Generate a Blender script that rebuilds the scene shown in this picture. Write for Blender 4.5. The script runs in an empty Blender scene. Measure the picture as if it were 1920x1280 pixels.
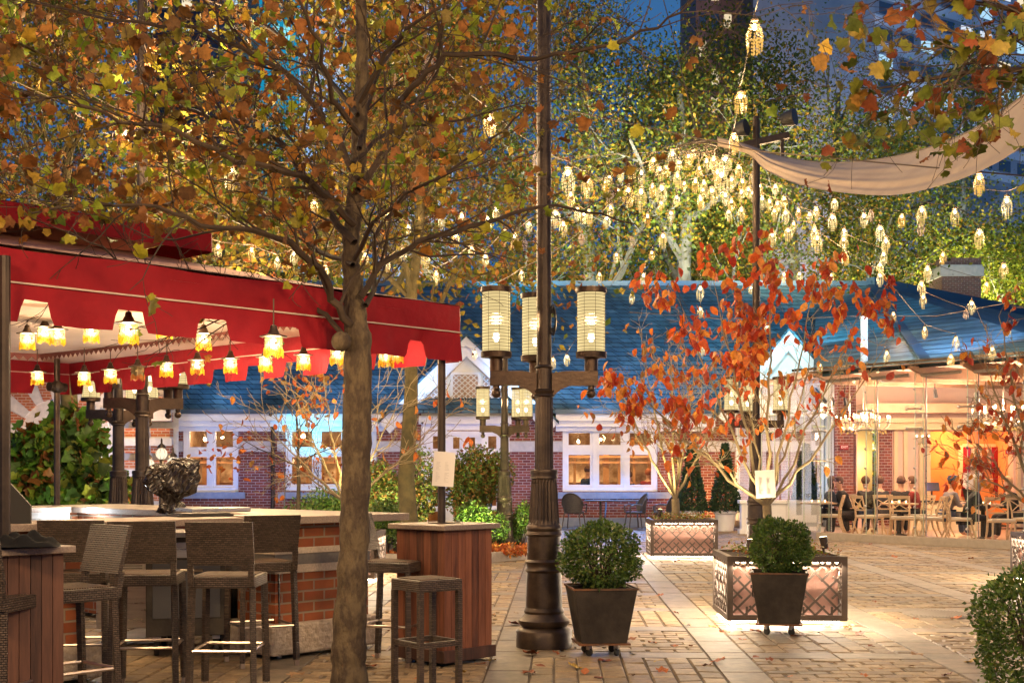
import bpy, math, random
import numpy as np
from mathutils import Vector, Matrix
S = bpy.context.scene
COL = S.collection
R = math.radians
F, CX, HY, CH = 2400.0, 960.0, 886.0, 1.45
def P(px, py, D): return Vector(((px-CX)/F*D, D, CH+(HY-py)/F*D))
def GP(px, py):
    D = CH*F/(py-HY); return Vector(((px-CX)/F*D, D, 0))
def gx(px, D): return (px-CX)/F*D
def gz(py, D): return CH+(HY-py)/F*D
# ------------------------------------------------------------------ materials
def newmat(name):
    m = bpy.data.materials.new(name); m.use_nodes = True
    nt = m.node_tree; b = nt.nodes['Principled BSDF']
    return m, nt, b
def nd(nt, t, **k):
    n = nt.nodes.new(t)
    for a, v in k.items():
        if a in n.inputs: n.inputs[a].default_value = v
        else: setattr(n, a, v)
    return n
def c4(c): return (c[0], c[1], c[2], 1)
def M(name, col, col2=None, scale=6, rough=.6, metal=0, bump=0, bscale=None, spec=.4, stretch=None, thresh=(.35, .65), detail=6, emit=None, es=0, coat=0):
    m, nt, b = newmat(name)
    b.inputs['Base Color'].default_value = c4(col)
    b.inputs['Roughness'].default_value = rough; b.inputs['Metallic'].default_value = metal
    b.inputs['Specular IOR Level'].default_value = spec
    tc = nd(nt, 'ShaderNodeTexCoord'); v = tc.outputs['Object']
    if stretch:
        mp = nd(nt, 'ShaderNodeMapping'); mp.inputs['Scale'].default_value = stretch
        nt.links.new(v, mp.inputs['Vector']); v = mp.outputs['Vector']
    if col2 is not None:
        n = nd(nt, 'ShaderNodeTexNoise', Scale=scale, Detail=detail, Roughness=.65); nt.links.new(v, n.inputs['Vector'])
        r = nd(nt, 'ShaderNodeValToRGB'); e = r.color_ramp.elements
        e[0].position, e[1].position = thresh; e[0].color = c4(col); e[1].color = c4(col2)
        nt.links.new(n.outputs['Fac'], r.inputs['Fac']); nt.links.new(r.outputs['Color'], b.inputs['Base Color'])
        mr = nd(nt, 'ShaderNodeMapRange'); mr.inputs['To Min'].default_value = max(0, rough-.12); mr.inputs['To Max'].default_value = min(1, rough+.12)
        nt.links.new(n.outputs['Fac'], mr.inputs['Value']); nt.links.new(mr.outputs['Result'], b.inputs['Roughness'])
    if bump:
        n2 = nd(nt, 'ShaderNodeTexNoise', Scale=bscale or scale*4, Detail=5); nt.links.new(v, n2.inputs['Vector'])
        bp = nd(nt, 'ShaderNodeBump', Strength=bump, Distance=.02); nt.links.new(n2.outputs['Fac'], bp.inputs['Height'])
        nt.links.new(bp.outputs['Normal'], b.inputs['Normal'])
    if emit is not None:
        b.inputs['Emission Color'].default_value = c4(emit); b.inputs['Emission Strength'].default_value = es
    return m
def brickmat(name, c1, c2, mortar, patch=0, *,  bw=.215, bh=.075, ms=.008, vertical=True, rough=.8, bump=.5, offset=.5, rot=0, noisecol=None, axes='xz'):
    m, nt, b = newmat(name); b.inputs['Roughness'].default_value = rough; b.inputs['Specular IOR Level'].default_value = .25
    tc = nd(nt, 'ShaderNodeTexCoord'); sp = nd(nt, 'ShaderNodeSeparateXYZ'); nt.links.new(tc.outputs['Object'], sp.inputs[0])
    cb = nd(nt, 'ShaderNodeCombineXYZ')
    ad = nd(nt, 'ShaderNodeMath', operation='ADD'); nt.links.new(sp.outputs['X'], ad.inputs[0]); nt.links.new(sp.outputs['Y'], ad.inputs[1])
    if axes == 'xz':
        nt.links.new(ad.outputs[0], cb.inputs['X']); nt.links.new(sp.outputs['Z'], cb.inputs['Y'])
    else:
        nt.links.new(sp.outputs['X'], cb.inputs['X']); nt.links.new(sp.outputs['Y'], cb.inputs['Y'])
    bt = nd(nt, 'ShaderNodeTexBrick', Scale=1.0, offset=offset)
    bt.inputs['Brick Width'].default_value = bw; bt.inputs['Row Height'].default_value = bh; bt.inputs['Mortar Size'].default_value = ms
    bt.inputs['Mortar Smooth'].default_value = .2; bt.inputs['Bias'].default_value = 0
    bt.inputs['Color1'].default_value = c4(c1); bt.inputs['Color2'].default_value = c4(c2); bt.inputs['Mortar'].default_value = c4(mortar)
    nt.links.new(cb.outputs[0], bt.inputs['Vector'])
    n = nd(nt, 'ShaderNodeTexNoise', Scale=14, Detail=6); nt.links.new(tc.outputs['Object'], n.inputs['Vector'])
    mx = nd(nt, 'ShaderNodeMix', data_type='RGBA', blend_type='MULTIPLY'); mx.inputs[0].default_value = .6
    nt.links.new(bt.outputs['Color'], mx.inputs[6]); nt.links.new(n.outputs['Color'], mx.inputs[7])
    hs = nd(nt, 'ShaderNodeMix', data_type='RGBA', blend_type='MIX'); hs.inputs[0].default_value = .5
    nt.links.new(bt.outputs['Color'], hs.inputs[6]); nt.links.new(mx.outputs[2], hs.inputs[7])
    fin = hs.outputs[2]
    if patch:
        n3 = nd(nt, 'ShaderNodeTexNoise', Scale=.9, Detail=7, Roughness=.7); nt.links.new(tc.outputs['Object'], n3.inputs['Vector'])
        m3 = nd(nt, 'ShaderNodeMapRange'); m3.inputs['From Min'].default_value = .3; m3.inputs['From Max'].default_value = .7; m3.inputs['To Min'].default_value = 1-patch; m3.inputs['To Max'].default_value = 1+patch
        nt.links.new(n3.outputs['Fac'], m3.inputs['Value']); sc3 = nd(nt, 'ShaderNodeVectorMath', operation='SCALE'); nt.links.new(fin, sc3.inputs[0]); nt.links.new(m3.outputs['Result'], sc3.inputs['Scale']); fin = sc3.outputs['Vector']
    nt.links.new(fin, b.inputs['Base Color'])
    iv = nd(nt, 'ShaderNodeMath', operation='SUBTRACT'); iv.inputs[0].default_value = 1; nt.links.new(bt.outputs['Fac'], iv.inputs[1])
    a2 = nd(nt, 'ShaderNodeMath', operation='MULTIPLY_ADD'); a2.inputs[1].default_value = .25
    nt.links.new(n.outputs['Fac'], a2.inputs[0]); nt.links.new(iv.outputs[0], a2.inputs[2])
    bp = nd(nt, 'ShaderNodeBump', Strength=bump, Distance=.01); nt.links.new(a2.outputs[0], bp.inputs['Height']); nt.links.new(bp.outputs['Normal'], b.inputs['Normal'])
    return m
def islandmat(name, cols, rough=.6, transl=.35, spec=.3, noise=0, nscale=30, stain=0):
    """colour picked per leaf / per stone"""
    m, nt, b = newmat(name); b.inputs['Roughness'].default_value = rough; b.inputs['Specular IOR Level'].default_value = spec
    g = nd(nt, 'ShaderNodeNewGeometry'); r = nd(nt, 'ShaderNodeValToRGB'); cr = r.color_ramp; cr.interpolation = 'CONSTANT'
    k = len(cols)
    while len(cr.elements) < k: cr.elements.new(.5)
    for i, c in enumerate(cols): cr.elements[i].position = i/k; cr.elements[i].color = c4(c)
    nt.links.new(g.outputs['Random Per Island'], r.inputs['Fac'])
    out = r.outputs['Color']
    tc = nd(nt, 'ShaderNodeTexCoord')
    n = nd(nt, 'ShaderNodeTexNoise', Scale=nscale, Detail=5, Roughness=.7); nt.links.new(tc.outputs['Object'], n.inputs['Vector'])
    mr = nd(nt, 'ShaderNodeMapRange'); mr.inputs['From Min'].default_value = .3; mr.inputs['From Max'].default_value = .7
    mr.inputs['To Min'].default_value = 1-.45; mr.inputs['To Max'].default_value = 1.35; nt.links.new(n.outputs['Fac'], mr.inputs['Value'])
    mx = nd(nt, 'ShaderNodeVectorMath', operation='SCALE'); nt.links.new(out, mx.inputs[0]); nt.links.new(mr.outputs['Result'], mx.inputs['Scale'])
    if stain:
        n4 = nd(nt, 'ShaderNodeTexNoise', Scale=.8, Detail=8, Roughness=.72); nt.links.new(tc.outputs['Object'], n4.inputs['Vector'])
        m4 = nd(nt, 'ShaderNodeMapRange'); m4.inputs['From Min'].default_value = .3; m4.inputs['From Max'].default_value = .7; m4.inputs['To Min'].default_value = 1-stain; m4.inputs['To Max'].default_value = 1+stain*.6
        nt.links.new(n4.outputs['Fac'], m4.inputs['Value']); nt.links.new(m4.outputs['Result'], mr.inputs['To Max']) if False else None
        x4 = nd(nt, 'ShaderNodeVectorMath', operation='SCALE'); nt.links.new(mx.outputs['Vector'], x4.inputs[0]); nt.links.new(m4.outputs['Result'], x4.inputs['Scale']); mx = x4
    nt.links.new(mx.outputs['Vector'], b.inputs['Base Color'])
    if noise:
        bp = nd(nt, 'ShaderNodeBump', Strength=noise, Distance=.01); n2 = nd(nt, 'ShaderNodeTexNoise', Scale=nscale*3, Detail=6)
        nt.links.new(tc.outputs['Object'], n2.inputs['Vector']); nt.links.new(n2.outputs['Fac'], bp.inputs['Height']); nt.links.new(bp.outputs['Normal'], b.inputs['Normal'])
    if transl:
        t = nd(nt, 'ShaderNodeBsdfTranslucent'); nt.links.new(mx.outputs['Vector'], t.inputs['Color'])
        ms = nd(nt, 'ShaderNodeMixShader'); ms.inputs[0].default_value = transl
        nt.links.new(b.outputs[0], ms.inputs[1]); nt.links.new(t.outputs[0], ms.inputs[2])
        nt.links.new(ms.outputs[0], nt.nodes['Material Output'].inputs['Surface'])
    return m
LS = .42
def lampmat(name, col, strength, transp=0.0, sample=True, gloss=0):
    strength *= LS
    m, nt, b = newmat(name); nt.nodes.remove(b)
    e = nd(nt, 'ShaderNodeEmission'); e.inputs['Color'].default_value = c4(col); e.inputs['Strength'].default_value = strength
    s = e.outputs[0]
    if gloss:
        g = nd(nt, 'ShaderNodeBsdfGlossy'); g.inputs['Roughness'].default_value = .1
        ad = nd(nt, 'ShaderNodeMixShader'); ad.inputs[0].default_value = gloss; nt.links.new(s, ad.inputs[1]); nt.links.new(g.outputs[0], ad.inputs[2]); s = ad.outputs[0]
    if transp:
        t = nd(nt, 'ShaderNodeBsdfTransparent'); mx = nd(nt, 'ShaderNodeMixShader'); mx.inputs[0].default_value = transp
        nt.links.new(s, mx.inputs[1]); nt.links.new(t.outputs[0], mx.inputs[2]); s = mx.outputs[0]
    nt.links.new(s, nt.nodes['Material Output'].inputs['Surface'])
    if not sample:
        try: m.cycles.emission_sampling = 'NONE'
        except Exception: pass
    return m
def glassmat(name, tint=(1, 1, 1), refl=.5, rough=0.0):
    m, nt, b = newmat(name); nt.nodes.remove(b)
    t = nd(nt, 'ShaderNodeBsdfTransparent'); t.inputs['Color'].default_value = c4(tint)
    g = nd(nt, 'ShaderNodeBsdfGlossy'); g.inputs['Roughness'].default_value = rough
    fr = nd(nt, 'ShaderNodeFresnel', IOR=1.5); mu = nd(nt, 'ShaderNodeMath', operation='MULTIPLY'); mu.inputs[1].default_value = refl
    nt.links.new(fr.outputs[0], mu.inputs[0])
    mx = nd(nt, 'ShaderNodeMixShader'); nt.links.new(mu.outputs[0], mx.inputs[0]); nt.links.new(t.outputs[0], mx.inputs[1]); nt.links.new(g.outputs[0], mx.inputs[2])
    nt.links.new(mx.outputs[0], nt.nodes['Material Output'].inputs['Surface'])
    return m
WARM = (1, .70, .36)
m_bronze = M('bronze', (.055, .037, .028), (.10, .065, .045), 5, .42, .75, .15, 40)
m_bronze_dark = M('dark_bronze', (.04, .03, .025), (.07, .05, .04), 6, .5, .6, .1)
m_pole = M('pole_paint', (.038, .027, .022), (.075, .052, .038), 8, .4, .6, .08, 60)
m_brick = brickmat('red_brick', (.30, .085, .055), (.16, .045, .04), (.42, .36, .34), patch=.2)
m_brick_bar = brickmat('bar_brick', (.34, .10, .04), (.24, .07, .03), (.30, .22, .16), bw=.21, bh=.085, ms=.009, bump=.9)
m_stone = M('pale_stone', (.42, .42, .44), (.55, .53, .52), 7, .8, 0, .3, 50)
m_bluestone = M('sill_stone', (.20, .24, .32), (.28, .31, .38), 8, .7, 0, .25, 60)
m_rock = M('rough_granite', (.30, .24, .19), (.46, .38, .31), 25, .85, 0, 1.0, 30)
m_granite = M('counter_granite', (.16, .12, .10), (.28, .22, .18), 90, .35, 0, .05, 120, spec=.5)
m_granite_band = M('band_granite', (.42, .35, .27), (.6, .5, .4), 60, .6, 0, .2)
m_greyband = M('grey_band', (.13, .12, .11), (.18, .165, .15), 20, .5)
m_white = M('white_paint', (.72, .73, .76), (.80, .80, .82), 3, .45, 0, .04)
m_cream = M('cream_paint', (.72, .66, .55), (.8, .74, .62), 3, .5)
m_roof = brickmat('slate_roof', (.04, .10, .15), (.09, .18, .24), (.01, .02, .03), patch=.55, bw=.34, bh=.15, ms=.012, rough=.55, bump=1.0, axes='xz')
m_red = M('red_canvas', (.19, .005, .012), (.29, .010, .018), 2.2, .75, 0, .55, 9, spec=.2, thresh=(.3, .7))
m_redtop = M('faded_canvas_top', (.34, .15, .12), (.50, .27, .21), 1.5, .8, 0, .15, 20, spec=.2, stretch=(1, 1, 1))
m_liner = M('ceiling_liner', (.62, .47, .40), (.72, .56, .48), 2, .8, 0, .2, 8)
m_trim = M('white_piping', (.50, .38, .32), rough=.8)
m_steel = M('steel', (.45, .44, .43), (.6, .58, .56), 3, .3, .9, .05, stretch=(1, 1, 12))
m_tube = M('brushed_tube', (.5, .42, .36), rough=.28, metal=.95)
m_black = M('black_plastic', (.015, .014, .014), (.03, .027, .025), 8, .5)
m_darkmetal = M('zinc_planter', (.028, .025, .024), (.085, .072, .06), 3.5, .42, .45, .25, 14, thresh=(.3, .7))
m_rust = M('rusty_rim', (.06, .045, .035), (.20, .085, .035), 7, .7, .3, .2)
m_rubber = M('rubber', (.02, .02, .02), rough=.6)
m_soil = M('soil', (.03, .02, .012), (.06, .04, .025), 20, .95, 0, .6)
m_wood = None
def woodmat(name, c1, c2, plank=.07, vertical=True):
    m, nt, b = newmat(name); b.inputs['Roughness'].default_value = .6
    tc = nd(nt, 'ShaderNodeTexCoord'); mp = nd(nt, 'ShaderNodeMapping'); mp.inputs['Scale'].default_value = (14, 14, 1.2) if vertical else (1.2, 14, 14)
    nt.links.new(tc.outputs['Object'], mp.inputs['Vector'])
    n = nd(nt, 'ShaderNodeTexNoise', Scale=1.6, Detail=8, Roughness=.7); nt.links.new(mp.outputs[0], n.inputs['Vector'])
    g = nd(nt, 'ShaderNodeNewGeometry'); r = nd(nt, 'ShaderNodeValToRGB'); e = r.color_ramp.elements
    e[0].position, e[1].position = .3, .72; e[0].color = c4(c1); e[1].color = c4(c2)
    mth = nd(nt, 'ShaderNodeMath', operation='MULTIPLY_ADD'); mth.inputs[1].default_value = .35
    nt.links.new(g.outputs['Random Per Island'], mth.inputs[0]); nt.links.new(n.outputs['Fac'], mth.inputs[2])
    sb = nd(nt, 'ShaderNodeMath', operation='SUBTRACT'); sb.inputs[1].default_value = .17; nt.links.new(mth.outputs[0], sb.inputs[0])
    nt.links.new(sb.outputs[0], r.inputs['Fac']); nt.links.new(r.outputs['Color'], b.inputs['Base Color'])
    bp = nd(nt, 'ShaderNodeBump', Strength=.3, Distance=.005); nt.links.new(n.outputs['Fac'], bp.inputs['Height']); nt.links.new(bp.outputs['Normal'], b.inputs['Normal'])
    return m
m_wood = woodmat('red_plank_wood', (.035, .010, .006), (.23, .08, .038))
m_wood2 = woodmat('dark_plank_wood', (.022, .009, .006), (.12, .05, .03))
m_chairwood = M('pale_beech', (.55, .40, .24), (.66, .50, .32), 6, .45, stretch=(1, 1, 6))
def wickermat():
    m, nt, b = newmat('woven_wicker'); b.inputs['Roughness'].default_value = .42; b.inputs['Specular IOR Level'].default_value = .5
    tc = nd(nt, 'ShaderNodeTexCoord'); sp = nd(nt, 'ShaderNodeSeparateXYZ'); nt.links.new(tc.outputs['Object'], sp.inputs[0])
    ad = nd(nt, 'ShaderNodeMath', operation='ADD'); nt.links.new(sp.outputs['X'], ad.inputs[0]); nt.links.new(sp.outputs['Y'], ad.inputs[1])
    cb = nd(nt, 'ShaderNodeCombineXYZ'); nt.links.new(ad.outputs[0], cb.inputs['X']); nt.links.new(sp.outputs['Z'], cb.inputs['Y'])
    bt = nd(nt, 'ShaderNodeTexBrick', Scale=1.0)
    bt.inputs['Brick Width'].default_value = .030; bt.inputs['Row Height'].default_value = .0125; bt.inputs['Mortar Size'].default_value = .0030; bt.inputs['Mortar Smooth'].default_value = 1
    bt.inputs['Color1'].default_value = (.115, .08, .058, 1); bt.inputs['Color2'].default_value = (.055, .038, .028, 1); bt.inputs['Mortar'].default_value = (.012, .009, .007, 1)
    nt.links.new(cb.outputs[0], bt.inputs['Vector']); nt.links.new(bt.outputs['Color'], b.inputs['Base Color'])
    iv = nd(nt, 'ShaderNodeMath', operation='SUBTRACT'); iv.inputs[0].default_value = 1; nt.links.new(bt.outputs['Fac'], iv.inputs[1])
    bp = nd(nt, 'ShaderNodeBump', Strength=1, Distance=.008); nt.links.new(iv.outputs[0], bp.inputs['Height']); nt.links.new(bp.outputs['Normal'], b.inputs['Normal'])
    return m
m_wicker = wickermat()
m_seatweave = brickmat('seat_weave', (.20, .13, .085), (.15, .10, .07), (.02, .014, .01), bw=.5, bh=.016, ms=.004, axes='xy')
m_bark = M('plane_bark', (.060, .040, .025), (.125, .09, .05), 13, .88, 0, 1.0, 45, thresh=(.44, .58), stretch=(1, 1, .45), detail=12)
m_moss = M('mossy_bark', (.05, .042, .018), (.11, .085, .035), 6, .9, 0, .9, 20)
m_twig = M('twig_bark', (.028, .018, .012), (.065, .042, .027), 6, .85)
m_barkpale = M('pale_bark', (.11, .11, .10), (.20, .20, .18), 3, .8, 0, .3)
m_barkyel = M('dogwood_bark', (.20, .15, .085), (.32, .25, .14), 9, .75, 0, .3)
m_glass = glassmat('clear_glass', (1, 1, 1), .55)
m_finglass = glassmat('fin_glass', (.97, 1, .97), .12)
m_wglass = glassmat('window_glass', (.95, .93, .9), .7)
m_bulb = lampmat('bulb', (1, .72, .33), 30)
m_bulb_hot = lampmat('bulb_white', (1, .82, .5), 30)
m_cr_gold = lampmat('crystal_gold', (1, .54, .11), 1.3, transp=.5, sample=False, gloss=.15)
m_cr_pale = lampmat('crystal_pale', (1, .64, .20), 1.3, transp=.5, sample=False, gloss=.15)
m_cr_white = lampmat('crystal_white', (1, .72, .29), 1.35, transp=.5, sample=False, gloss=.15)
m_cr_off = M('crystal_unlit', (.45, .38, .36), rough=.15, metal=.3)
m_wire = M('wire', (.10, .07, .045), rough=.6)
m_shade = lampmat('lantern_glass', (1, .76, .34), 1.15, transp=.35, sample=False)
m_skin = M('skin', (.52, .30, .21)); 
# ------------------------------------------------------------------ mesh builder
class MB:
    def __init__(s): s.v = []; s.f = []
    def add(s, vs, fs):
        o = len(s.v); s.v.extend([tuple(v) for v in vs]); s.f.extend([tuple(i+o for i in f) for f in fs]); return s
    def box(s, c, d, rz=0, mat=None):
        hx, hy, hz = d[0]/2, d[1]/2, d[2]/2
        vs = [Vector((x, y, z)) for z in (-hz, hz) for x, y in ((-hx, -hy), (hx, -hy), (hx, hy), (-hx, hy))]
        m = mat if mat is not None else Matrix.Rotation(rz, 4, 'Z')
        c = Vector(c); vs = [m @ v + c for v in vs]
        return s.add(vs, [(0, 3, 2, 1), (4, 5, 6, 7), (0, 1, 5, 4), (1, 2, 6, 5), (2, 3, 7, 6), (3, 0, 4, 7)])
    def bx(s, x0, x1, y0, y1, z0, z1): return s.box(((x0+x1)/2, (y0+y1)/2, (z0+z1)/2), (x1-x0, y1-y0, z1-z0))
    def beam(s, a, b, w, h=None, up=(0, 0, 1)):
        a, b = Vector(a), Vector(b); d = (b-a); L = d.length; d.normalize(); h = h or w
        u = Vector(up); sd = d.cross(u)
        if sd.length < 1e-4: sd = d.cross(Vector((1, 0, 0)))
        sd.normalize(); u = sd.cross(d)
        vs = []
        for p in (a, b):
            for i, j in ((-1, -1), (1, -1), (1, 1), (-1, 1)): vs.append(p+sd*i*w/2+u*j*h/2)
        return s.add(vs, [(0, 3, 2, 1), (4, 5, 6, 7), (0, 1, 5, 4), (1, 2, 6, 5), (2, 3, 7, 6), (3, 0, 4, 7)])
    def tube(s, pts, rad, n=8, caps=True):
        pts = [Vector(p) for p in pts]
        if not hasattr(rad, '__len__'): rad = [rad]*len(pts)
        o = len(s.v); k = len(pts); ref = None
        for i, p in enumerate(pts):
            d = (pts[min(i+1, k-1)]-pts[max(i-1, 0)])
            if d.length < 1e-9: d = Vector((0, 0, 1))
            d.normalize()
            if ref is None:
                ref = d.orthogonal().normalized()
            else:
                ref = (ref-d*ref.dot(d))
                if ref.length < 1e-6: ref = d.orthogonal()
                ref.normalize()
            b2 = d.cross(ref)
            for j in range(n):
                a = 2*math.pi*j/n; s.v.append(tuple(p+(ref*math.cos(a)+b2*math.sin(a))*rad[i]))
        for i in range(k-1):
            for j in range(n):
                j2 = (j+1) % n; s.f.append((o+i*n+j, o+i*n+j2, o+(i+1)*n+j2, o+(i+1)*n+j))
        if caps and n > 2:
            s.f.append(tuple(o+j for j in reversed(range(n)))); s.f.append(tuple(o+(k-1)*n+j for j in range(n)))
        return s
    def lathe(s, prof, c=(0, 0, 0), n=24, flute=None):
        o = len(s.v); k = len(prof)
        for i, (r, z) in enumerate(prof):
            for j in range(n):
                a = 2*math.pi*j/n; rr = r
                if flute and flute[0] <= z <= flute[1] and j % 2: rr = r*flute[2]
                s.v.append((c[0]+rr*math.cos(a), c[1]+rr*math.sin(a), c[2]+z))
        for i in range(k-1):
            for j in range(n):
                j2 = (j+1) % n; s.f.append((o+i*n+j, o+i*n+j2, o+(i+1)*n+j2, o+(i+1)*n+j))
        if prof[0][0] > 0: s.f.append(tuple(o+j for j in reversed(range(n))))
        if prof[-1][0] > 0: s.f.append(tuple(o+(k-1)*n+j for j in range(n)))
        return s
    def ball(s, c, r, n=10, m=6, sz=1):
        prof = [(max(1e-4, r*math.sin(math.pi*i/m)), -r*sz*math.cos(math.pi*i/m)) for i in range(m+1)]
        return s.lathe(prof, c, n)
    def poly(s, pts, y0, y1, plane='xz'):
        """extrude 2D polygon between y0 and y1"""
        k = len(pts)
        if plane == 'xz':
            vs = [(x, y0, z) for x, z in pts]+[(x, y1, z) for x, z in pts]
        elif plane == 'xy': vs = [(x, y, y0) for x, y in pts]+[(x, y, y1) for x, y in pts]
        else: vs = [(y0, x, z) for x, z in pts]+[(y1, x, z) for x, z in pts]
        return s.add(vs, [tuple(range(k)), tuple(reversed(range(k, 2*k)))]+[(i, (i+1) % k, k+(i+1) % k, k+i) for i in range(k)])
    def build(s, name, mat, parent=None, smooth=False, world=False, bevel=0):
        vs = s.v
        if world and parent is not None:
            o = Vector((0, 0, 0)); q = parent
            while q: o += q.location; q = q.parent
            vs = [(v[0]-o.x, v[1]-o.y, v[2]-o.z) for v in vs]
        me = bpy.data.meshes.new(name); me.from_pydata(vs, [], s.f); me.validate()
        if smooth:
            me.polygons.foreach_set('use_smooth', [True]*len(me.polygons))
            try: me.set_sharp_from_angle(angle=R(40))
            except Exception: pass
        me.materials.append(mat)
        o = bpy.data.objects.new(name, me); COL.objects.link(o); o.parent = parent
        if bevel:
            b = o.modifiers.new('bevel', 'BEVEL'); b.width = bevel; b.segments = 2; b.limit_method = 'ANGLE'
        return o
def tag(o, label=None, cat=None, group=None, kind=None):
    if label: o['label'] = label
    if cat: o['category'] = cat
    if group: o['group'] = group
    if kind: o['kind'] = kind
    return o
def thing(name, label, cat, loc=(0, 0, 0), rz=0, group=None, sc=None):
    o = bpy.data.objects.new(name, None); COL.objects.link(o); o.location = loc; o.rotation_euler = (0, 0, rz)
    if sc: o.scale = (sc, sc, sc)
    o.empty_display_size = .1
    return tag(o, label, cat, group)
def copy_tree(o, parent=None, label=None):
    c = o.copy(); COL.objects.link(c); c.parent = parent
    for ch in list(o.children): copy_tree(ch, c)
    if label: c['label'] = label
    return c
def structure(name, mb, mat, **k):
    return tag(mb.build(name, mat, **k), kind='structure')
def plight(loc, power, col=WARM, r=.05, parent=None, name='point_light'):
    l = bpy.data.lights.new(name, 'POINT'); l.energy = power; l.color = col; l.shadow_soft_size = r
    o = bpy.data.objects.new(name, l); COL.objects.link(o); o.location = loc; o.parent = parent; return o
def spot(loc, target, power, col, ang=70, blend=.6, r=.08, parent=None):
    l = bpy.data.lights.new('spot_light', 'SPOT'); l.energy = power; l.color = col; l.spot_size = R(ang); l.spot_blend = blend; l.shadow_soft_size = r
    o = bpy.data.objects.new('spot_light', l); COL.objects.link(o); o.location = loc
    o.rotation_euler = (Vector(target)-Vector(loc)).to_track_quat('-Z', 'Y').to_euler(); return o
def nice(name, vs, fs_tris, mat, parent, off=(0, 0, 0), smooth=False):
    """numpy mesh: vs (N,3), faces (K,3)"""
    me = bpy.data.meshes.new(name); n = len(vs); k = len(fs_tris); w = fs_tris.shape[1]
    vs = vs-np.array(off)
    me.vertices.add(n); me.vertices.foreach_set('co', vs.astype(np.float32).ravel())
    me.loops.add(k*w); me.loops.foreach_set('vertex_index', fs_tris.astype(np.int32).ravel())
    me.polygons.add(k); me.polygons.foreach_set('loop_start', (np.arange(k)*w).astype(np.int32))
    try: me.polygons.foreach_set('loop_total', np.full(k, w, np.int32))
    except Exception: pass
    me.update(calc_edges=True); me.materials.append(mat)
    o = bpy.data.objects.new(name, me); COL.objects.link(o); o.parent = parent; return o
# ------------------------------------------------------------------ leaves
def fan(outline, centre):
    v = [centre]+outline; k = len(outline)
    return np.array(v, float), np.array([(0, 1+i, 1+(i+1) % k) for i in range(k)])
def _mir(h): return h+[(-x, y, z) for x, y, z in reversed(h) if abs(x) > 1e-6]
_pl = _mir([(0, 0, 0), (.26, -.10, .03), (.52, .06, .14), (.44, .26, .02), (.62, .50, .20), (.40, .58, .0), (.26, .80, .10), (0, 1, -.22)])
T_PLANE = fan(_pl, (0, .35, -.05))
_ov = _mir([(0, 0, 0), (.20, .15, .07), (.31, .42, .12), (.22, .74, .06), (0, 1, -.14)])
T_OVAL = fan(_ov, (0, .45, -.04))
T_SMALL = (np.array([(0, 0, 0), (.30, .45, .06), (0, 1, 0), (-.30, .45, .06)], float), np.array([(0, 1, 2), (0, 2, 3)]))
T_CRUMPLE = fan(_mir([(0, 0, 0), (.30, .05, .25), (.42, .35, -.12), (.30, .5, .22), (.38, .75, .28), (.1, .8, -.1), (0, 1, .2)]), (0, .4, -.12))
def leaves(name, pts, size, tmpl, mat, parent, rng, droop=.3, jitter=.35, off=(0, 0, 0), out=None):
    pts = np.asarray(pts, float); N = len(pts)
    if N == 0: return
    a = rng.normal(size=(N, 3)); a /= np.linalg.norm(a, axis=1)[:, None]
    a[:, 2] -= droop
    if out is not None: a += out
    a /= np.linalg.norm(a, axis=1)[:, None]
    q = rng.normal(size=(N, 3)); sd = np.cross(a, q); sd /= np.linalg.norm(sd, axis=1)[:, None]; nn = np.cross(sd, a)
    sz = size*(1+jitter*rng.uniform(-1, 1, N))
    tv, tf = tmpl; k = len(tv)
    V = pts[:, None, :]+sz[:, None, None]*(tv[None, :, 0:1]*sd[:, None, :]+tv[None, :, 1:2]*a[:, None, :]+tv[None, :, 2:3]*nn[:, None, :])
    Fc = (tf[None]+(np.arange(N)*k)[:, None, None]).reshape(-1, 3)
    return nice(name, V.reshape(-1, 3), Fc, mat, parent, off)
m_lf_rust = islandmat('autumn_plane_leaf', [(0.230, 0.086, 0.021), (0.170, 0.067, 0.018), (0.281, 0.122, 0.024), (0.110, 0.051, 0.015), (0.307, 0.192, 0.021), (0.221, 0.274, 0.021), (0.255, 0.101, 0.028), (0.136, 0.202, 0.018), (0.152, 0.070, 0.021), (0.289, 0.262, 0.021), (0.203, 0.086, 0.021), (0.127, 0.091, 0.021), (0.188, 0.163, 0.021)], .6, .35, nscale=25)
m_lf_bg = islandmat('autumn_gold_leaf', [(0.204, 0.145, 0.015), (0.140, 0.119, 0.015), (0.235, 0.103, 0.015), (0.078, 0.103, 0.015), (0.117, 0.076, 0.015), (0.266, 0.204, 0.023), (0.055, 0.085, 0.013), (0.172, 0.051, 0.015)], .6, .3, nscale=6)
m_lf_green = islandmat('turning_green_leaf', [(0.079, 0.129, 0.013), (0.123, 0.139, 0.015), (0.180, 0.170, 0.015), (0.057, 0.085, 0.013), (0.246, 0.182, 0.015), (0.100, 0.107, 0.015), (0.292, 0.149, 0.015), (0.051, 0.076, 0.015)], .6, .3, nscale=4)
m_lf_yel = islandmat('yellow_green_leaf', [(.24, .26, .02), (.32, .30, .03), (.14, .20, .02), (.20, .24, .02), (.10, .14, .02)], .6, .35, nscale=4)
m_lf_red = islandmat('dogwood_red_leaf', [(0.562, 0.101, 0.022), (0.432, 0.054, 0.018), (0.626, 0.162, 0.028), (0.324, 0.034, 0.015), (0.583, 0.230, 0.033), (0.518, 0.081, 0.020), (0.670, 0.270, 0.055), (0.497, 0.121, 0.024), (0.389, 0.068, 0.033)], .45, .4, spec=.4, nscale=30)
m_lf_orange = islandmat('sparse_orange_leaf', [(.50, .14, .025), (.42, .09, .02), (.30, .07, .02), (.55, .22, .05), (.25, .12, .03)], .5, .35)
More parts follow.
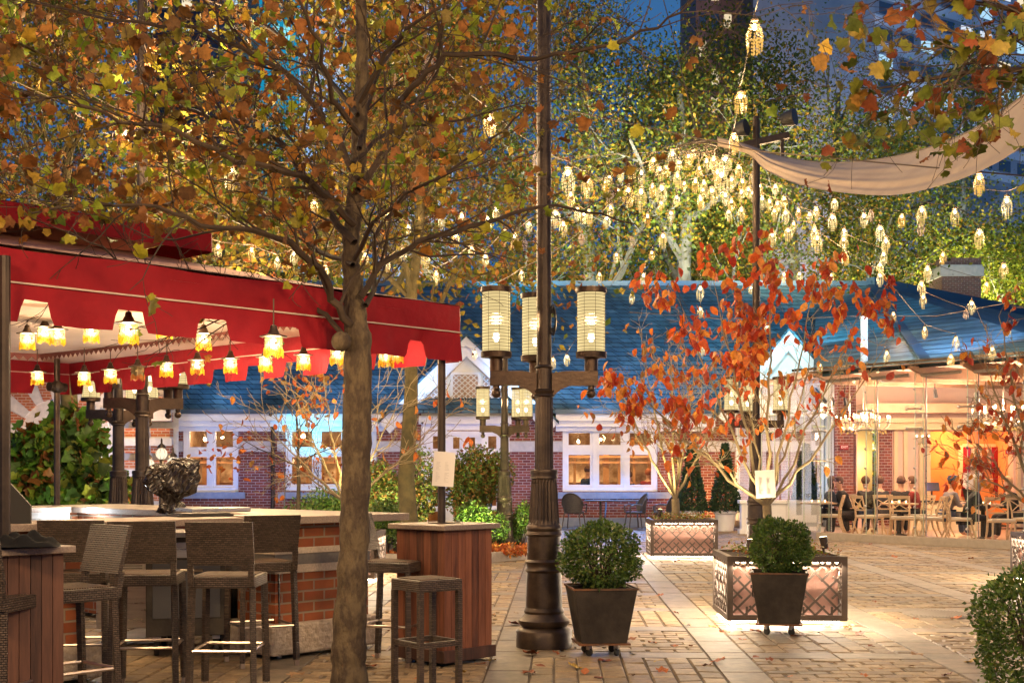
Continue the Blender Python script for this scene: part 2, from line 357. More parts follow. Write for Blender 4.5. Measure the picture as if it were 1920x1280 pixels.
m_lf_box = islandmat('boxwood_leaf', [(.045, .10, .015), (.08, .15, .02), (.11, .17, .025), (.035, .07, .014), (.15, .18, .035), (.06, .12, .018)], .45, .25, spec=.45, nscale=9)
m_lf_shrub = islandmat('shrub_leaf', [(.08, .14, .025), (.11, .19, .03), (.16, .19, .035), (.20, .14, .03), (.06, .09, .02), (.24, .11, .03)], .5, .3, nscale=10)
m_lf_oak = islandmat('broad_shrub_leaf', [(0.043, 0.111, 0.017), (0.076, 0.162, 0.017), (0.119, 0.204, 0.025), (0.043, 0.068, 0.015), (0.170, 0.187, 0.025), (0.170, 0.060, 0.017), (0.060, 0.119, 0.017)], .5, .4, nscale=12)
m_lf_cone = islandmat('dark_conifer_leaf', [(.02, .05, .03), (.03, .07, .035), (.04, .08, .03)], .6, .2)
m_flower = islandmat('bed_flower', [(.30, .32, .03), (.20, .26, .03), (.40, .16, .05), (.12, .18, .03), (.5, .45, .25), (.35, .12, .03)], .6, .3)
# ------------------------------------------------------------------ trees
def grow(rng, start, d, L, r, lvl, maxl, out, tips, up=.06, spread=.8, nch=4, wob=.16, shrink=.6, seg=None, tmin=.25, flat=1.0, rend=.3):
    n = max(3, int(5 if seg is None else L/seg)); st = L/n; p = Vector(start); d = Vector(d).normalized(); pts = [p.copy()]; rr = [r]; dirs = [d.copy()]
    for i in range(n):
        d = (d+Vector(rng.normal(size=3))*wob+Vector((0, 0, up))).normalized(); p = p+d*st
        pts.append(p.copy()); rr.append(r*(1-(1-rend)*(i+1)/n)); dirs.append(d.copy())
    out.append((pts, rr, lvl))
    if lvl >= maxl-1:
        for i in range(1, n+1): tips.append((pts[i], lvl))
    if lvl < maxl:
        for k in range(nch):
            t = tmin+(1-tmin)*(k+rng.uniform(.2, .9))/nch; i = min(n, max(1, int(t*n)))
            dd = dirs[i]; perp = Vector(rng.normal(size=3)); perp.z *= flat; perp = perp-dd*perp.dot(dd)
            if perp.length < 1e-3: continue
            perp.normalize(); an = spread*rng.uniform(.7, 1.2)
            grow(rng, pts[i], dd*math.cos(an)+perp*math.sin(an), L*shrink*rng.uniform(.7, 1.15), rr[i]*.62, lvl+1, maxl, out, tips, up, spread, nch, wob, shrink, seg, tmin, flat, rend)
def branch_mesh(out, name, mat, parent, off, sides=(7, 6, 5, 4, 3, 3)):
    mb = MB()
    for pts, rr, lvl in out: mb.tube(pts, rr, sides[min(lvl, len(sides)-1)], caps=False)
    mb.v = [(v[0]-off[0], v[1]-off[1], v[2]-off[2]) for v in mb.v]
    return mb.build(name, mat, parent, smooth=True)
def tip_points(rng, tips, n, spread, keep=None):
    T = np.array([tuple(t[0]) for t in tips]); idx = rng.integers(0, len(T), n)
    p = T[idx]+rng.normal(size=(n, 3))*spread
    if keep is not None: p = p[keep(p)]
    return p
# ------------------------------------------------------------------ camera, world
cam = bpy.data.cameras.new('camera'); cam.lens = 45; cam.sensor_width = 36; cam.shift_y = (HY-640)/1920; cam.clip_end = 2000
co = bpy.data.objects.new('camera', cam); COL.objects.link(co); co.location = (0, 0, CH); co.rotation_euler = (R(90), 0, 0); S.camera = co
w = bpy.data.worlds.new('World'); S.world = w; w.use_nodes = True; nt = w.node_tree; bg = nt.nodes['Background']
sky = nt.nodes.new('ShaderNodeTexSky'); sky.sky_type = 'NISHITA'; sky.sun_disc = False; sky.sun_elevation = R(-3.0); sky.sun_rotation = R(150); sky.air_density = 1.0; sky.ozone_density = 6; sky.dust_density = .3
mxs = nd(nt, 'ShaderNodeMix', data_type='RGBA', blend_type='MIX'); mxs.inputs[0].default_value = .5
mxs.inputs[7].default_value = (.35, 1.25, 3.0, 1)
nt.links.new(sky.outputs[0], mxs.inputs[6]); nt.links.new(mxs.outputs[2], bg.inputs['Color']); bg.inputs['Strength'].default_value = .085
S.view_settings.view_transform = 'Standard'; S.view_settings.look = 'None'; S.view_settings.exposure = 1.4; S.view_settings.gamma = 1
cy = S.cycles; cy.use_denoising = True; cy.max_bounces = 6; cy.diffuse_bounces = 3; cy.glossy_bounces = 3; cy.transmission_bounces = 4; cy.transparent_max_bounces = 24
cy.sample_clamp_indirect = 2.0; cy.sample_clamp_direct = 12; cy.use_light_tree = True; cy.caustics_reflective = False; cy.caustics_refractive = False
rs = random.Random(5); rg = np.random.default_rng(7)
# ------------------------------------------------------------------ ground
m_ground = M('joint_sand', (.07, .05, .032), (.11, .08, .055), 6, .95)
structure('ground', MB().bx(-120, 120, -40, 260, -.3, -.012), m_ground)
PH = -.036  # paving grid rotated slightly
O0 = Vector((-.16, 10.1)); ex = Vector((math.cos(PH), math.sin(PH))); ey = Vector((-math.sin(PH), math.cos(PH)))
def paver(mb, a0, a1, b0, b1, z, g=.006, ch=.006, jit=.002):
    z += rs.uniform(-jit, jit); a0 += g; a1 -= g; b0 += g; b1 -= g
    tl = [rs.uniform(-jit, jit) for _ in range(4)]
    vs = []
    for (a, b) in ((a0, b0), (a1, b0), (a1, b1), (a0, b1)):
        p = O0+ex*a+ey*b; vs.append((p.x, p.y, z-.012))
    for i, (a, b) in enumerate(((a0+ch, b0+ch), (a1-ch, b0+ch), (a1-ch, b1-ch), (a0+ch, b1-ch))):
        p = O0+ex*a+ey*b; vs.append((p.x, p.y, z+tl[i]))
    mb.add(vs, [(4, 5, 6, 7), (0, 1, 5, 4), (1, 2, 6, 5), (2, 3, 7, 6), (3, 0, 4, 7)])
T = 1.71; BW = .32; pv = MB(); bd = MB()
for i in range(-7, 9):
    for j in range(-4, 14):
        A, B = i*T, j*T
        c = O0+ex*(A+T/2)+ey*(B+T/2)
        if c.y > 33 or c.y < 3 or abs(c.x) > .46*c.y+3: continue
        # bands
        b = B
        paver(bd, A, A+BW, B-.02, B+BW-.0, 0, jit=.001, ch=.004)
        nn = 2
        for k in range(nn):
            L = (T-BW)/nn; paver(bd, A, A+BW, B+BW+k*L, B+BW+(k+1)*L, 0, jit=.001, ch=.004)
            paver(bd, A+BW+k*L, A+BW+(k+1)*L, B, B+BW, 0, jit=.001, ch=.004)
        a0, a1, b0, b1 = A+BW, A+T, B+BW, B+T; W = T-BW
        if (i+j) % 2 == 0:
            nr = 9; nc = 6
            for r_ in range(nr):
                off = .5 if r_ % 2 else 0
                for c_ in range(-1, nc+1):
                    x0 = a0+(c_+off+rs.uniform(-.1, .1))*W/nc; x1 = a0+(c_+1+off)*W/nc
                    x0, x1 = max(x0, a0), min(x1, a1)
                    if x1-x0 > .05: paver(pv, x0, x1, b0+r_*W/nr, b0+(r_+1)*W/nr, 0, g=.0055, ch=.009, jit=.0035)
        else:
            nc = 8; nr = 5
            for c_ in range(nc):
                off = .5 if c_ % 2 else 0
                for r_ in range(-1, nr+1):
                    y0 = max(b0+(r_+off)*W/nr, b0); y1 = min(b0+(r_+1+off)*W/nr, b1)
                    if y1-y0 > .05: paver(pv, a0+c_*W/nc, a0+(c_+1)*W/nc, y0, y1, 0, g=.0055, ch=.009, jit=.0035)
m_paver = islandmat('paver_stone', [(0.240, 0.161, 0.083), (0.280, 0.193, 0.101), (0.180, 0.129, 0.072), (0.310, 0.221, 0.119), (0.250, 0.171, 0.086), (0.210, 0.147, 0.086)], .62, 0, spec=.5, noise=.6, nscale=12, stain=.35)
m_band = islandmat('band_stone', [(0.160, 0.123, 0.084), (0.190, 0.147, 0.101), (0.135, 0.106, 0.076), (0.175, 0.131, 0.088)], .55, 0, spec=.5, noise=.3, nscale=7, stain=.3)
structure('pavement', pv, m_paver); structure('paving_band', bd, m_band)
# manhole cover
p = GP(1760, 1151); t = thing('manhole_cover', 'round ribbed metal manhole cover set flush in the paving right of the near lattice planter', 'manhole cover', (p.x, p.y, 0))
mb = MB().lathe([(.36, -.01), (.36, .006), (.34, .008)], n=40); mb.build('cover', M('cover_iron', (.16, .13, .10), (.22, .18, .14), 20, .6, .2), t)
mb = MB()
for i in range(-10, 11): h = math.sqrt(max(.001, .32**2-(i*.031)**2)); mb.bx(i*.031-.006, i*.031+.006, -h, h, .0085, .014)
mb.build('ribs', M('cover_rib', (.2, .165, .13), rough=.55, metal=.2), t)
# ------------------------------------------------------------------ facade
FD = 35.0; fx = lambda px: gx(px, FD); fz = lambda py: gz(py, FD)
def wall_holes(mb, x0, x1, z0, z1, y, holes, th=.3):
    xs = sorted({x0, x1, *[h[0] for h in holes], *[h[1] for h in holes]}); zs = sorted({z0, z1, *[h[2] for h in holes], *[h[3] for h in holes]})
    for a, b in zip(xs, xs[1:]):
        for c, d in zip(zs, zs[1:]):
            mx, mz = (a+b)/2, (c+d)/2
            if mx < x0 or mx > x1 or mz < z0 or mz > z1: continue
            if any(h[0] < mx < h[1] and h[2] < mz < h[3] for h in holes): continue
            mb.add([(a, y, c), (b, y, c), (b, y, d), (a, y, d)], [(0, 1, 2, 3)])
    for h in holes:
        a, b, c, d = h[:4]
        mb.add([(a, y, c), (a, y+th, c), (a, y+th, d), (a, y, d)], [(0, 1, 2, 3)]); mb.add([(b, y, c), (b, y+th, c), (b, y+th, d), (b, y, d)], [(3, 2, 1, 0)])
        mb.add([(a, y, d), (b, y, d), (b, y+th, d), (a, y+th, d)], [(3, 2, 1, 0)]); mb.add([(a, y, c), (b, y, c), (b, y+th, c), (a, y+th, c)], [(0, 1, 2, 3)])
def winframe(par, x0, x1, z0, z1, y, cols, zsp, name='window', fw=.10, mat=None, mul=.12):
    """white frame with cols columns and a transom at zsp; panes as children"""
    mb = MB(); mat = mat or m_white
    mb.bx(x0, x0+fw, y, y+.09, z0, z1); mb.bx(x1-fw, x1, y, y+.09, z0, z1); mb.bx(x0+fw, x1-fw, y, y+.09, z1-fw, z1); mb.bx(x0+fw, x1-fw, y-.04, y+.09, z0, z0+fw*1.2)
    W = (x1-x0-2*fw-mul*(cols-1))/cols; xs = [x0+fw+i*(W+mul) for i in range(cols)]
    for i in range(1, cols): mb.bx(xs[i]-mul, xs[i], y-.01, y+.09, z0+fw*1.2, z1-fw)
    rows = [(z0+fw*1.2, zsp-.07), (zsp+.07, z1-fw)] if zsp else [(z0+fw*1.2, z1-fw)]
    for a in xs:
        if zsp: mb.bx(a, a+W, y+.01, y+.09, zsp-.07, zsp+.07)
        for (c, d) in rows:   # inner sash
            s = .065
            mb.bx(a, a+s, y+.03, y+.075, c, d); mb.bx(a+W-s, a+W, y+.03, y+.075, c, d); mb.bx(a+s, a+W-s, y+.03, y+.075, d-s, d); mb.bx(a+s, a+W-s, y+.03, y+.075, c, c+s)
    o = mb.build(name, mat, par, world=True)
    for a in xs:
        for (c, d) in rows: MB().add([(a, y+.055, c), (a+W, y+.055, c), (a+W, y+.055, d), (a, y+.055, d)], [(0, 1, 2, 3)]).build('pane', m_wglass, o, world=False) if False else MB_pane(o, par, a, a+W, y+.055, c, d)
    return o
def MB_pane(o, par, a, b, y, c, d):
    off = par.location
    q = MB().add([(a, y, c), (b, y, c), (b, y, d), (a, y, d)], [(0, 1, 2, 3)])
    q.v = [(v[0]-off.x, v[1]-off.y, v[2]-off.z) for v in q.v]; return q.build('pane', m_wglass, o)
bl = thing('brick_restaurant', 'long low brick restaurant with blue slate roof and a pale lattice gable', 'building', (fx(700), FD, 0))
GX0, GX1 = fx(790), fx(955)         # bay under gable
W1 = (fx(343), fx(447), fz(922), fz(796)); W2 = (fx(535), fx(706), fz(920), fz(797)); W3 = (fx(1055), fx(1233), fz(921), fz(800))
BD = (fx(790), fx(955), 0.0, fz(792))
BG = (fx(1378), fx(1560), 0.0, fz(770))
holes = [W1, W2, W3, BD, BG]
wl = MB(); X0, X1, ZT = fx(325), fx(1585), fz(792)
wall_holes(wl, X0, X1, -.2, ZT, FD, holes)
# brick gable shoulders (left/right of bay, beneath bargeboards)
wl.poly([(fx(955), ZT), (fx(1047), ZT), (fx(955), fz(700))], FD-.02, FD+.2); wl.poly([(fx(790), ZT), (fx(790), fz(715)), (fx(715), ZT)], FD-.02, FD+.2)
wl.poly([(fx(1300), ZT), (fx(1340), fz(775)), (fx(1378), fz(730)), (fx(1378), ZT)], FD-.02, FD+.2)
wl.build('brick_wall', m_brick, bl, world=True)
for a, b in ((325, 343), (447, 513), (520, 535), (706, 790), (955, 1055), (1233, 1378)):
    MB().bx(fx(a), fx(b), FD-.035, FD-.001, fz(846), fz(827)).build('stone_band', m_stone, bl, world=True)
for a, b in ((338, 460), (522, 716), (1046, 1262)): MB().bx(fx(a), fx(b), FD-.10, FD-.001, fz(934), fz(922)).build('window_sill', m_bluestone, bl, world=True)
for a, b in ((325, 790), (955, 1378)): MB().bx(fx(a), fx(b), FD-.08, FD-.0015, -.1, .22).build('plinth', m_bluestone, bl, world=True)
# eaves: soffit + fascia + gutter
for a, b in ((325, 722), (1042, 1338)):
    fs = MB()
    fs.bx(fx(a), fx(b), FD-.28, FD-.003, fz(800), fz(790)); fs.bx(fx(a), fx(b), FD-.42, FD-.003, fz(790)+.001, fz(777))
    fs.bx(fx(a), fx(b), FD-.10, FD-.002, fz(800)-.12, fz(800)-.001)
    fs.build('eave_fascia', m_white, bl, world=True)
m_gut = M('gutter_metal', (.06, .10, .16), rough=.4, metal=.4)
for a, b in ((322, 724), (1040, 1340)): MB().bx(fx(a), fx(b), FD-.56, FD-.40, fz(777)+.002, fz(769)).build('gutter', m_gut, bl, world=True)
MB().tube([(fx(513), FD-.45, fz(776)), (fx(513), FD-.12, fz(790)), (fx(513), FD-.12, fz(945)), (fx(511), FD-.2, fz(975))], .055, 10).build('downpipe', m_bronze_dark, bl, smooth=True, world=True)
RD = 40.5; RZ = gz(535, RD); rf = MB(); ez = fz(769)+.02; ed = FD-.55
def roofquad(mb, pts, th=.12):
    k = len(pts); c = sum((Vector(p) for p in pts), Vector())/k
    mb.add(pts+[(p[0], p[1], p[2]-th) for p in pts], [tuple(range(k)), tuple(reversed(range(k, 2*k)))]+[(i, k+i, k+(i+1) % k, (i+1) % k) for i in range(k)])
A_ = P(1632, 535, RD); Cc = P(1735, 677.5, 25.85)
roofquad(rf, [(fx(322), ed, ez), (fx(1340), ed, ez), (fx(1400), ed, ez), tuple(P(1440, 535, RD)), (gx(250, RD), RD, RZ)])
Pq = P(1525, 697, 27.9); nB = (Cc-A_).cross(Pq-A_); zB = lambda x, y: A_.z-(nB.x*(x-A_.x)+nB.y*(y-A_.y))/nB.z
Vq = (9.387, 39.52, zB(9.387, 39.52)-.02)
roofquad(rf, [tuple(A_), tuple(Vq), tuple(Pq), tuple(Cc)])
roofquad(rf, [tuple(P(1440, 535, RD)), (fx(1400), ed, ez), (fx(1625), ed, ez), tuple(A_)])
roofquad(rf, [tuple(A_), tuple(Cc), (10.35, 23.5, 3.72)])
roofquad(rf, [tuple(A_), (10.35, 23.5, 3.72), tuple(P(2080, 620, 53))])
rf.build('slate_roof', m_roof, bl, world=True)
rd = MB(); rd.beam((gx(250, RD), RD, RZ+.05), A_+Vector((0, 0, .05)), .25, .16); rd.beam(A_+Vector((0, 0, .05)), P(2080, 617, 53), .3, .4); rd.beam(A_+Vector((0, 0, .02)), Cc+Vector((0, 0, .03)), .22, .05)
rd.build('ridge_cap', M('ridge_lead', (.04, .08, .13), rough=.5, metal=.3), bl, world=True)
# gable over the bay
def gable(par, ax, ay, lx, rx, by, y, bay0, bay1, bayt, th=.35, full=True):
    A = Vector((fx(ax), y, fz(ay))); L = Vector((fx(lx), y, fz(by))); Q = Vector((fx(rx), y, fz(by)))
    g = MB()
    for E in (L, Q):
        d = (E-A).normalized(); n = Vector((-d.z, 0, d.x)) if E is L else Vector((d.z, 0, -d.x))
        if n.z > 0: n = -n
        g.add([A+Vector((0, -.35, 0)), E+Vector((0, -.35, 0)), E+n*.16+Vector((0, -.35, 0)), A+Vector((0, -.35, -.22))], [(0, 1, 2, 3)])
        g.poly([(A.x, A.z), (E.x, E.z), ((E+n*.22).x, (E+n*.22).z), (A.x, A.z-.30)], y-.36, y-.28)
        g.poly([(A.x, A.z-.30), ((E+n*.22).x, (E+n*.22).z), ((E+n*.42).x, (E+n*.42).z), (A.x, A.z-.58)], y-.28, y-.10)
    g.build('bargeboard', m_white, par, world=True)
    s = MB()
    for E in (L, Q):
        bk = Vector((0, 3.2, 0)); o2 = Vector((0, -.42, .03))
        s.add([A+o2, E+o2, E+bk, A+bk+Vector((0, 1.2, 0)), A+o2-Vector((0, 0, .08)), E+o2-Vector((0, 0, .08)), E+bk-Vector((0, 0, .08)), A+bk+Vector((0, 1.2, -.08))], [(0, 1, 2, 3), (7, 6, 5, 4), (0, 4, 5, 1), (1, 5, 6, 2), (2, 6, 7, 3), (3, 7, 4, 0)])
    s.build('gable_roof', m_roof, par, world=True)
    return A
m_lattice = M('lattice_board', (.42, .28, .21), (.48, .33, .25), 4, .6)
gable(bl, 875, 630, 712, 1047, 792, FD, 790, 955, 792)
gw = MB(); gw.poly([(fx(790), fz(792)), (fx(955), fz(792)), (fx(955), fz(722)), (fx(875), fz(640)), (fx(790), fz(726))], FD-.06, FD+.1); gw.build('gable_panel', m_cream, bl, world=True)
def latt(x0, x1, z0, z1, y, ztopfn, name='lattice_vent'):
    bb = MB(); bb.add([(x0, y, z0), (x1, y, z0), (x1, y, ztopfn(x1)), (x0, y, ztopfn(x0))], [(0, 1, 2, 3)]); o = bb.build(name, m_lattice, bl, world=True)
    l = MB(); s = .145
    for sg in (1, -1):
        for k in range(-30, 31):
            c = k*s; pts = []
            for i in range(41):
                x = x0+(x1-x0)*i/40; z = z0+sg*(x-x0)*.9+c
                if z0 <= z <= ztopfn(x): pts.append((x, y-.02, z))
            if len(pts) > 1: l.beam(pts[0], pts[-1], .028, .022, up=(0, -1, 0))
    off = bl.location; l.v = [(v[0]-off.x, v[1], v[2]) for v in l.v]; l.v = [(v[0], v[1]-off.y, v[2]) for v in l.v]
    l.build('lattice_bars', m_white, o)
sl = (fz(640)-fz(726))/(fx(875)-fx(790))
latt(fx(850), fx(896), fz(773), fz(703), FD-.075, lambda x: fz(703))
latt(fx(906), fx(950), fz(770), 0, FD-.075, lambda x: min(fz(705), fz(655)-(x-fx(885))*sl*.95))
latt(fx(796), fx(838), fz(770), 0, FD-.075, lambda x: min(fz(705), fz(655)-(fx(870)-x)*sl*.95))
fr = MB(); x0, x1, z0, z1 = fx(845), fx(901), fz(778), fz(698)
fr.bx(x0, x0+.07, FD-.12, FD-.061, z0, z1); fr.bx(x1-.07, x1, FD-.12, FD-.061, z0, z1); fr.bx(x0+.07, x1-.07, FD-.12, FD-.061, z1-.07, z1); fr.bx(x0+.07, x1-.07, FD-.12, FD-.061, z0, z0+.07)
fr.bx(fx(786), fx(959), FD-.20, FD-.061, fz(795), fz(782)); fr.bx(fx(786), fx(959), FD-.14, FD-.061, fz(782)+.001, fz(779))
fr.build('vent_frame', m_white, bl, world=True)
# bay: doors and side lights
bf = MB(); y = FD
bx0, bx1 = fx(790), fx(955)
bf.bx(bx0, bx0+.16, y-.05, y+.12, 0, fz(795)); bf.bx(bx1-.16, bx1, y-.05, y+.12, 0, fz(795)); bf.bx(bx0+.16, bx1-.16, y-.05, y+.12, fz(806), fz(795))
bf.build('bay_frame', m_white, bl, world=True)
for a, b in ((802, 834), (906, 940)): winframe(bl, fx(a), fx(b), 0.4, fz(808), FD+.02, 1, fz(850), fw=.07)
dr = winframe(bl, fx(838), fx(902), .05, fz(808), FD+.02, 2, fz(850), name='door', fw=.10)
hd = MB(); hd.tube([(fx(868), FD-.03, 1.0), (fx(868), FD-.05, 1.25)], .018, 6); hd.v = [(v[0]-bl.location.x, v[1]-bl.location.y, v[2]) for v in hd.v]; hd.build('handle', m_tube, dr)
pf = MB(); pf.bx(bx0+.16, fx(802), y-.02, y+.1, 0, fz(806)); pf.bx(fx(834), fx(838), y-.02, y+.1, 0, fz(806)); pf.bx(fx(902), fx(906), y-.02, y+.1, 0, fz(806)); pf.bx(fx(940), bx1-.16, y-.02, y+.1, 0, fz(806)); pf.build('pilaster', m_white, bl, world=True)
winframe(bl, W1[0], W1[1], W1[2], W1[3], FD+.05, 2, fz(847)); winframe(bl, W2[0], W2[1], W2[2], W2[3], FD+.05, 3, fz(847)); winframe(bl, W3[0], W3[1], W3[2], W3[3], FD+.05, 3, fz(843))
# second gable above the glass wing entrance
gable(bl, 1461, 625, 1330, 1592, 782, FD-.9, 1378, 1545, 770)
gw = MB(); gw.poly([(fx(1392), fz(760)), (fx(1530), fz(760)), (fx(1461), fz(650))], FD-.95, FD-.8); gw.poly([(fx(1395), fz(783)), (fx(1550), fz(783)), (fx(1550), fz(760)), (fx(1395), fz(760))], FD-1.0, FD-.8); gw.build('gable_panel', m_white, bl, world=True)
winframe(bl, fx(1490), fx(1545), fz(772), fz(720), FD-1.05, 1, None, fw=.10)
bf = MB(); bf.bx(fx(1378), fx(1392), FD-.2, FD+.1, 0, fz(770)); bf.bx(fx(1545), fx(1560), FD-.2, FD+.1, 0, fz(770)); bf.bx(fx(1392), fx(1545), FD-.2, FD+.1, fz(782), fz(770)); bf.bx(fx(1462), fx(1478), FD-.18, FD+.1, 0, fz(782)); bf.build('bay_frame', m_white, bl, world=True)
d2 = winframe(bl, fx(1480), fx(1543), .1, fz(784), FD-.1, 2, fz(835), name='door', fw=.11); winframe(bl, fx(1394), fx(1460), .1, fz(784), FD-.1, 2, fz(835), fw=.11)
# interiors behind the windows (real rooms)
m_room = M('room_wall', (.22, .13, .07), (.50, .36, .24), 2.2, .8, thresh=(.42, .6)); m_oak = M('interior_oak', (.45, .22, .08), (.6, .33, .14), 4, .5); m_pinkwall = M('pink_wall', (.72, .50, .42), (.76, .55, .47), 1, .8)
rooms = MB()
def room(x0, x1, z0, z1, y0, y1):
    for q in ([(x0, y1, z0), (x1, y1, z0), (x1, y1, z1), (x0, y1, z1)], [(x0, y0, z0), (x0, y1, z0), (x0, y1, z1), (x0, y0, z1)], [(x1, y0, z0), (x1, y1, z0), (x1, y1, z1), (x1, y0, z1)], [(x0, y0, z1), (x1, y0, z1), (x1, y1, z1), (x0, y1, z1)], [(x0, y0, z0), (x1, y0, z0), (x1, y1, z0), (x0, y1, z0)]):
        rooms.add(q, [(0, 1, 2, 3)])
room(X0+.1, fx(1375), .02, ZT-.02, FD+.31, FD+3.6)
rooms.build('dining_room_wall', m_room, bl, world=True)
ok = MB()
for k in range(46):
    xx = X0+.5+k*.42
    if xx > fx(1360): break
    ok.bx(xx, xx+(.07 if k % 3 else .16), FD+1.2, FD+1.3, .1, fz(858 if k % 3 else 850))
ok.bx(X0+.2, fx(1360), FD+1.14, FD+1.32, fz(868), fz(864)); ok.bx(X0+.2, fx(1360), FD+1.12, FD+1.34, fz(857), fz(853)); ok.bx(X0+.2, fx(1360), FD+1.7, FD+2.2, .1, fz(905))
ok.build('interior_screen', m_oak, bl, world=True)
for px in (370, 420, 560, 640, 830, 900, 1085, 1140, 1205, 1290): plight((fx(px), FD+.8, fz(815)), 15, (1, .66, .34), .12)
plight((fx(1100), FD+3.2, 1.0), 12, WARM, .2); plight((fx(600), FD+3.2, 1.0), 12, WARM, .2); plight((fx(400), FD+3.2, 1.0), 12, WARM, .2)
for px, py in ((1130, 822), (405, 818), (372, 822), (1087, 826), (560, 816)):
    c = thing('ceiling_pendant', {1130: 'clear glass globe pendant glowing in the middle upper pane of the right restaurant window', 405: 'small warm lamp in the second upper pane of the leftmost restaurant window', 372: 'small warm lamp in the first upper pane of the leftmost restaurant window', 1087: 'small warm candle lamp in the first upper pane of the right restaurant window', 560: 'pale shaded lamp in the window behind the little standard trees'}[px], 'lamp', (fx(px), FD+.75, fz(py)), 0)
    MB().tube([(0, 0, .1), (0, 0, ZT-fz(py)-.03)], .01, 5).build('cord', m_wire, c); MB().ball((0, 0, 0), .04).build('bulb', m_bulb, c); MB().ball((0, 0, 0), .13 if px == 1130 else .07, 14, 10).build('globe', m_wglass, c, smooth=True)
# chimney
t = thing('chimney', 'square brick chimney with stone cap rising behind the right hand roof', 'chimney', (gx(1790, 49), 49, 0))
w2 = gx(1790+38, 49)-gx(1790, 49)
MB().box((0, 0, 4.2+1.8), (w2*1.9, 1.5, 8.1-1.0), R(0)).build('brick_stack', brickmat('chimney_brick', (.20, .10, .09), (.13, .07, .07), (.30, .26, .26)), t)
MB().box((0, 0, gz(515, 49)), (w2*2.12, 1.66, .35)).box((0, 0, gz(506, 49)), (w2*2.0, 1.56, .14)).build('cap', m_stone, t)
# CCTV camera
t = thing('security_camera', 'small round security camera fixed to the brick left of the gable bay', 'camera', (fx(793), FD-.12, fz(790)))
MB().tube([(0, .12, 0), (0, 0, 0)], .05, 10).build('mount', m_white, t); MB().ball((0, -.03, -.03), .065).build('housing', m_white, t, smooth=True); MB().tube([(0, -.07, -.04), (0, -.10, -.05)], .03, 10).build('lens', m_black, t)
# ------------------------------------------------------------------ Victorian pavilion, left
PD = 34.0; qx = lambda px: gx(px, PD); qz = lambda py: gz(py, PD)
pv_ = thing('stone_pavilion', 'pale stone Victorian pavilion with striped arches and a fanlight door at the left', 'building', (qx(180), PD, 0))
st = MB(); wall_holes(st, qx(-60), qx(335), -.1, 6.2, PD, [(qx(154), qx(202), 0, qz(800)), (qx(62), qx(162-12), 0, qz(850))], .4)
st.build('stone_wall', m_stone, pv_, world=True)
def arch(cx, cz, r0, r1, y, n, mats, a0=0, a1=180, names=('voussoir_stone', 'voussoir_brick')):
    for m_i in (0, 1):
        mb = MB()
        for k in range(n):
            if k % 2 != m_i: continue
            p = []
            for s in range(4): a = R(a0+(a1-a0)*(k+s/3)/n); p.append((cx+r1*math.cos(a), cz+r1*math.sin(a)))
            for s in range(3, -1, -1): a = R(a0+(a1-a0)*(k+s/3)/n); p.append((cx+r0*math.cos(a), cz+r0*math.sin(a)))
            mb.poly(p, y-.10-.02*m_i, y-.002)
        mb.build(names[m_i], mats[m_i], pv_, world=True)
m_obrick = brickmat('orange_brick', (.42, .14, .06), (.34, .10, .05), (.5, .42, .36))
arch(qx(108), qz(815), .95, 1.75, PD, 13, (m_stone, m_obrick)); arch(qx(178), qz(805), .44, .62, PD-.02, 15, (m_stone, m_bluestone), names=('arch_stone', 'arch_tile'))
# fan light and doors
fn = MB(); cx, cz = qx(178), qz(800)
for k in range(6): a = R(10+160*k/5); fn.beam((cx+.12*math.cos(a), PD-.08, cz+.12*math.sin(a)), (cx+.40*math.cos(a), PD-.08, cz+.40*math.sin(a)), .035)
for r_ in (.12, .40): fn.tube([(cx+r_*math.cos(R(a)), PD-.08, cz+r_*math.sin(R(a))) for a in range(0, 181, 15)], .03, 6)
fn.bx(cx-.46, cx+.46, PD-.12, PD-.01, cz-.08, cz); fn.build('fanlight_bars', m_white, pv_, world=True)
MB().poly([(cx+.40*math.cos(R(a)), cz+.40*math.sin(R(a))) for a in range(0, 181, 12)], PD-.05, PD-.04).build('fanlight', lampmat('lit_fanlight', (1, .55, .20), .75, sample=False), pv_, world=True)
dd = MB(); dd.bx(cx-.36, cx+.36, PD+.05, PD+.12, 0, cz-.08); dd.bx(cx-.30, cx-.05, PD+.02, PD+.05, .3, 1.2); dd.bx(cx+.05, cx+.30, PD+.02, PD+.05, .3, 1.2); dd.build('door', m_white, pv_, world=True)
MB().bx(cx-.30, cx+.02, PD+.03, PD+.045, 1.1, 2.0).build('door_pane', lampmat('lit_door', (1, .5, .16), .6, sample=False), pv_, world=True)
for px in (258, 307):   # banded pilasters
    a = MB(); b = MB()
    for k in range(12):
        zz = .1+k*.42; (a if k % 2 else b).bx(qx(px-18), qx(px+18), PD-.36 if k % 2 else PD-.33, PD-.001, zz, zz+(.19 if k % 2 else .228))
    for k in range(12): pass
    a.build('pilaster_stone', m_stone, pv_, world=True)
    b2 = MB()
    for k in range(12):
        zz = .1+k*.42+.19; b2.bx(qx(px-18), qx(px+18), PD-.33, PD-.001, zz+.0, zz+.23)
    b2.build('pilaster_brick', m_obrick, pv_, world=True)
cn = MB(); cn.bx(qx(-60), qx(335), PD-.55, PD-.002, qz(792), qz(782)) if False else None
cn.bx(qx(236), qx(330), PD-.5, PD-.37, qz(790), qz(772)); cn.bx(qx(236), qx(330), PD-.45, PD-.37, qz(836), qz(822)); cn.build('cornice', m_stone, pv_, world=True)
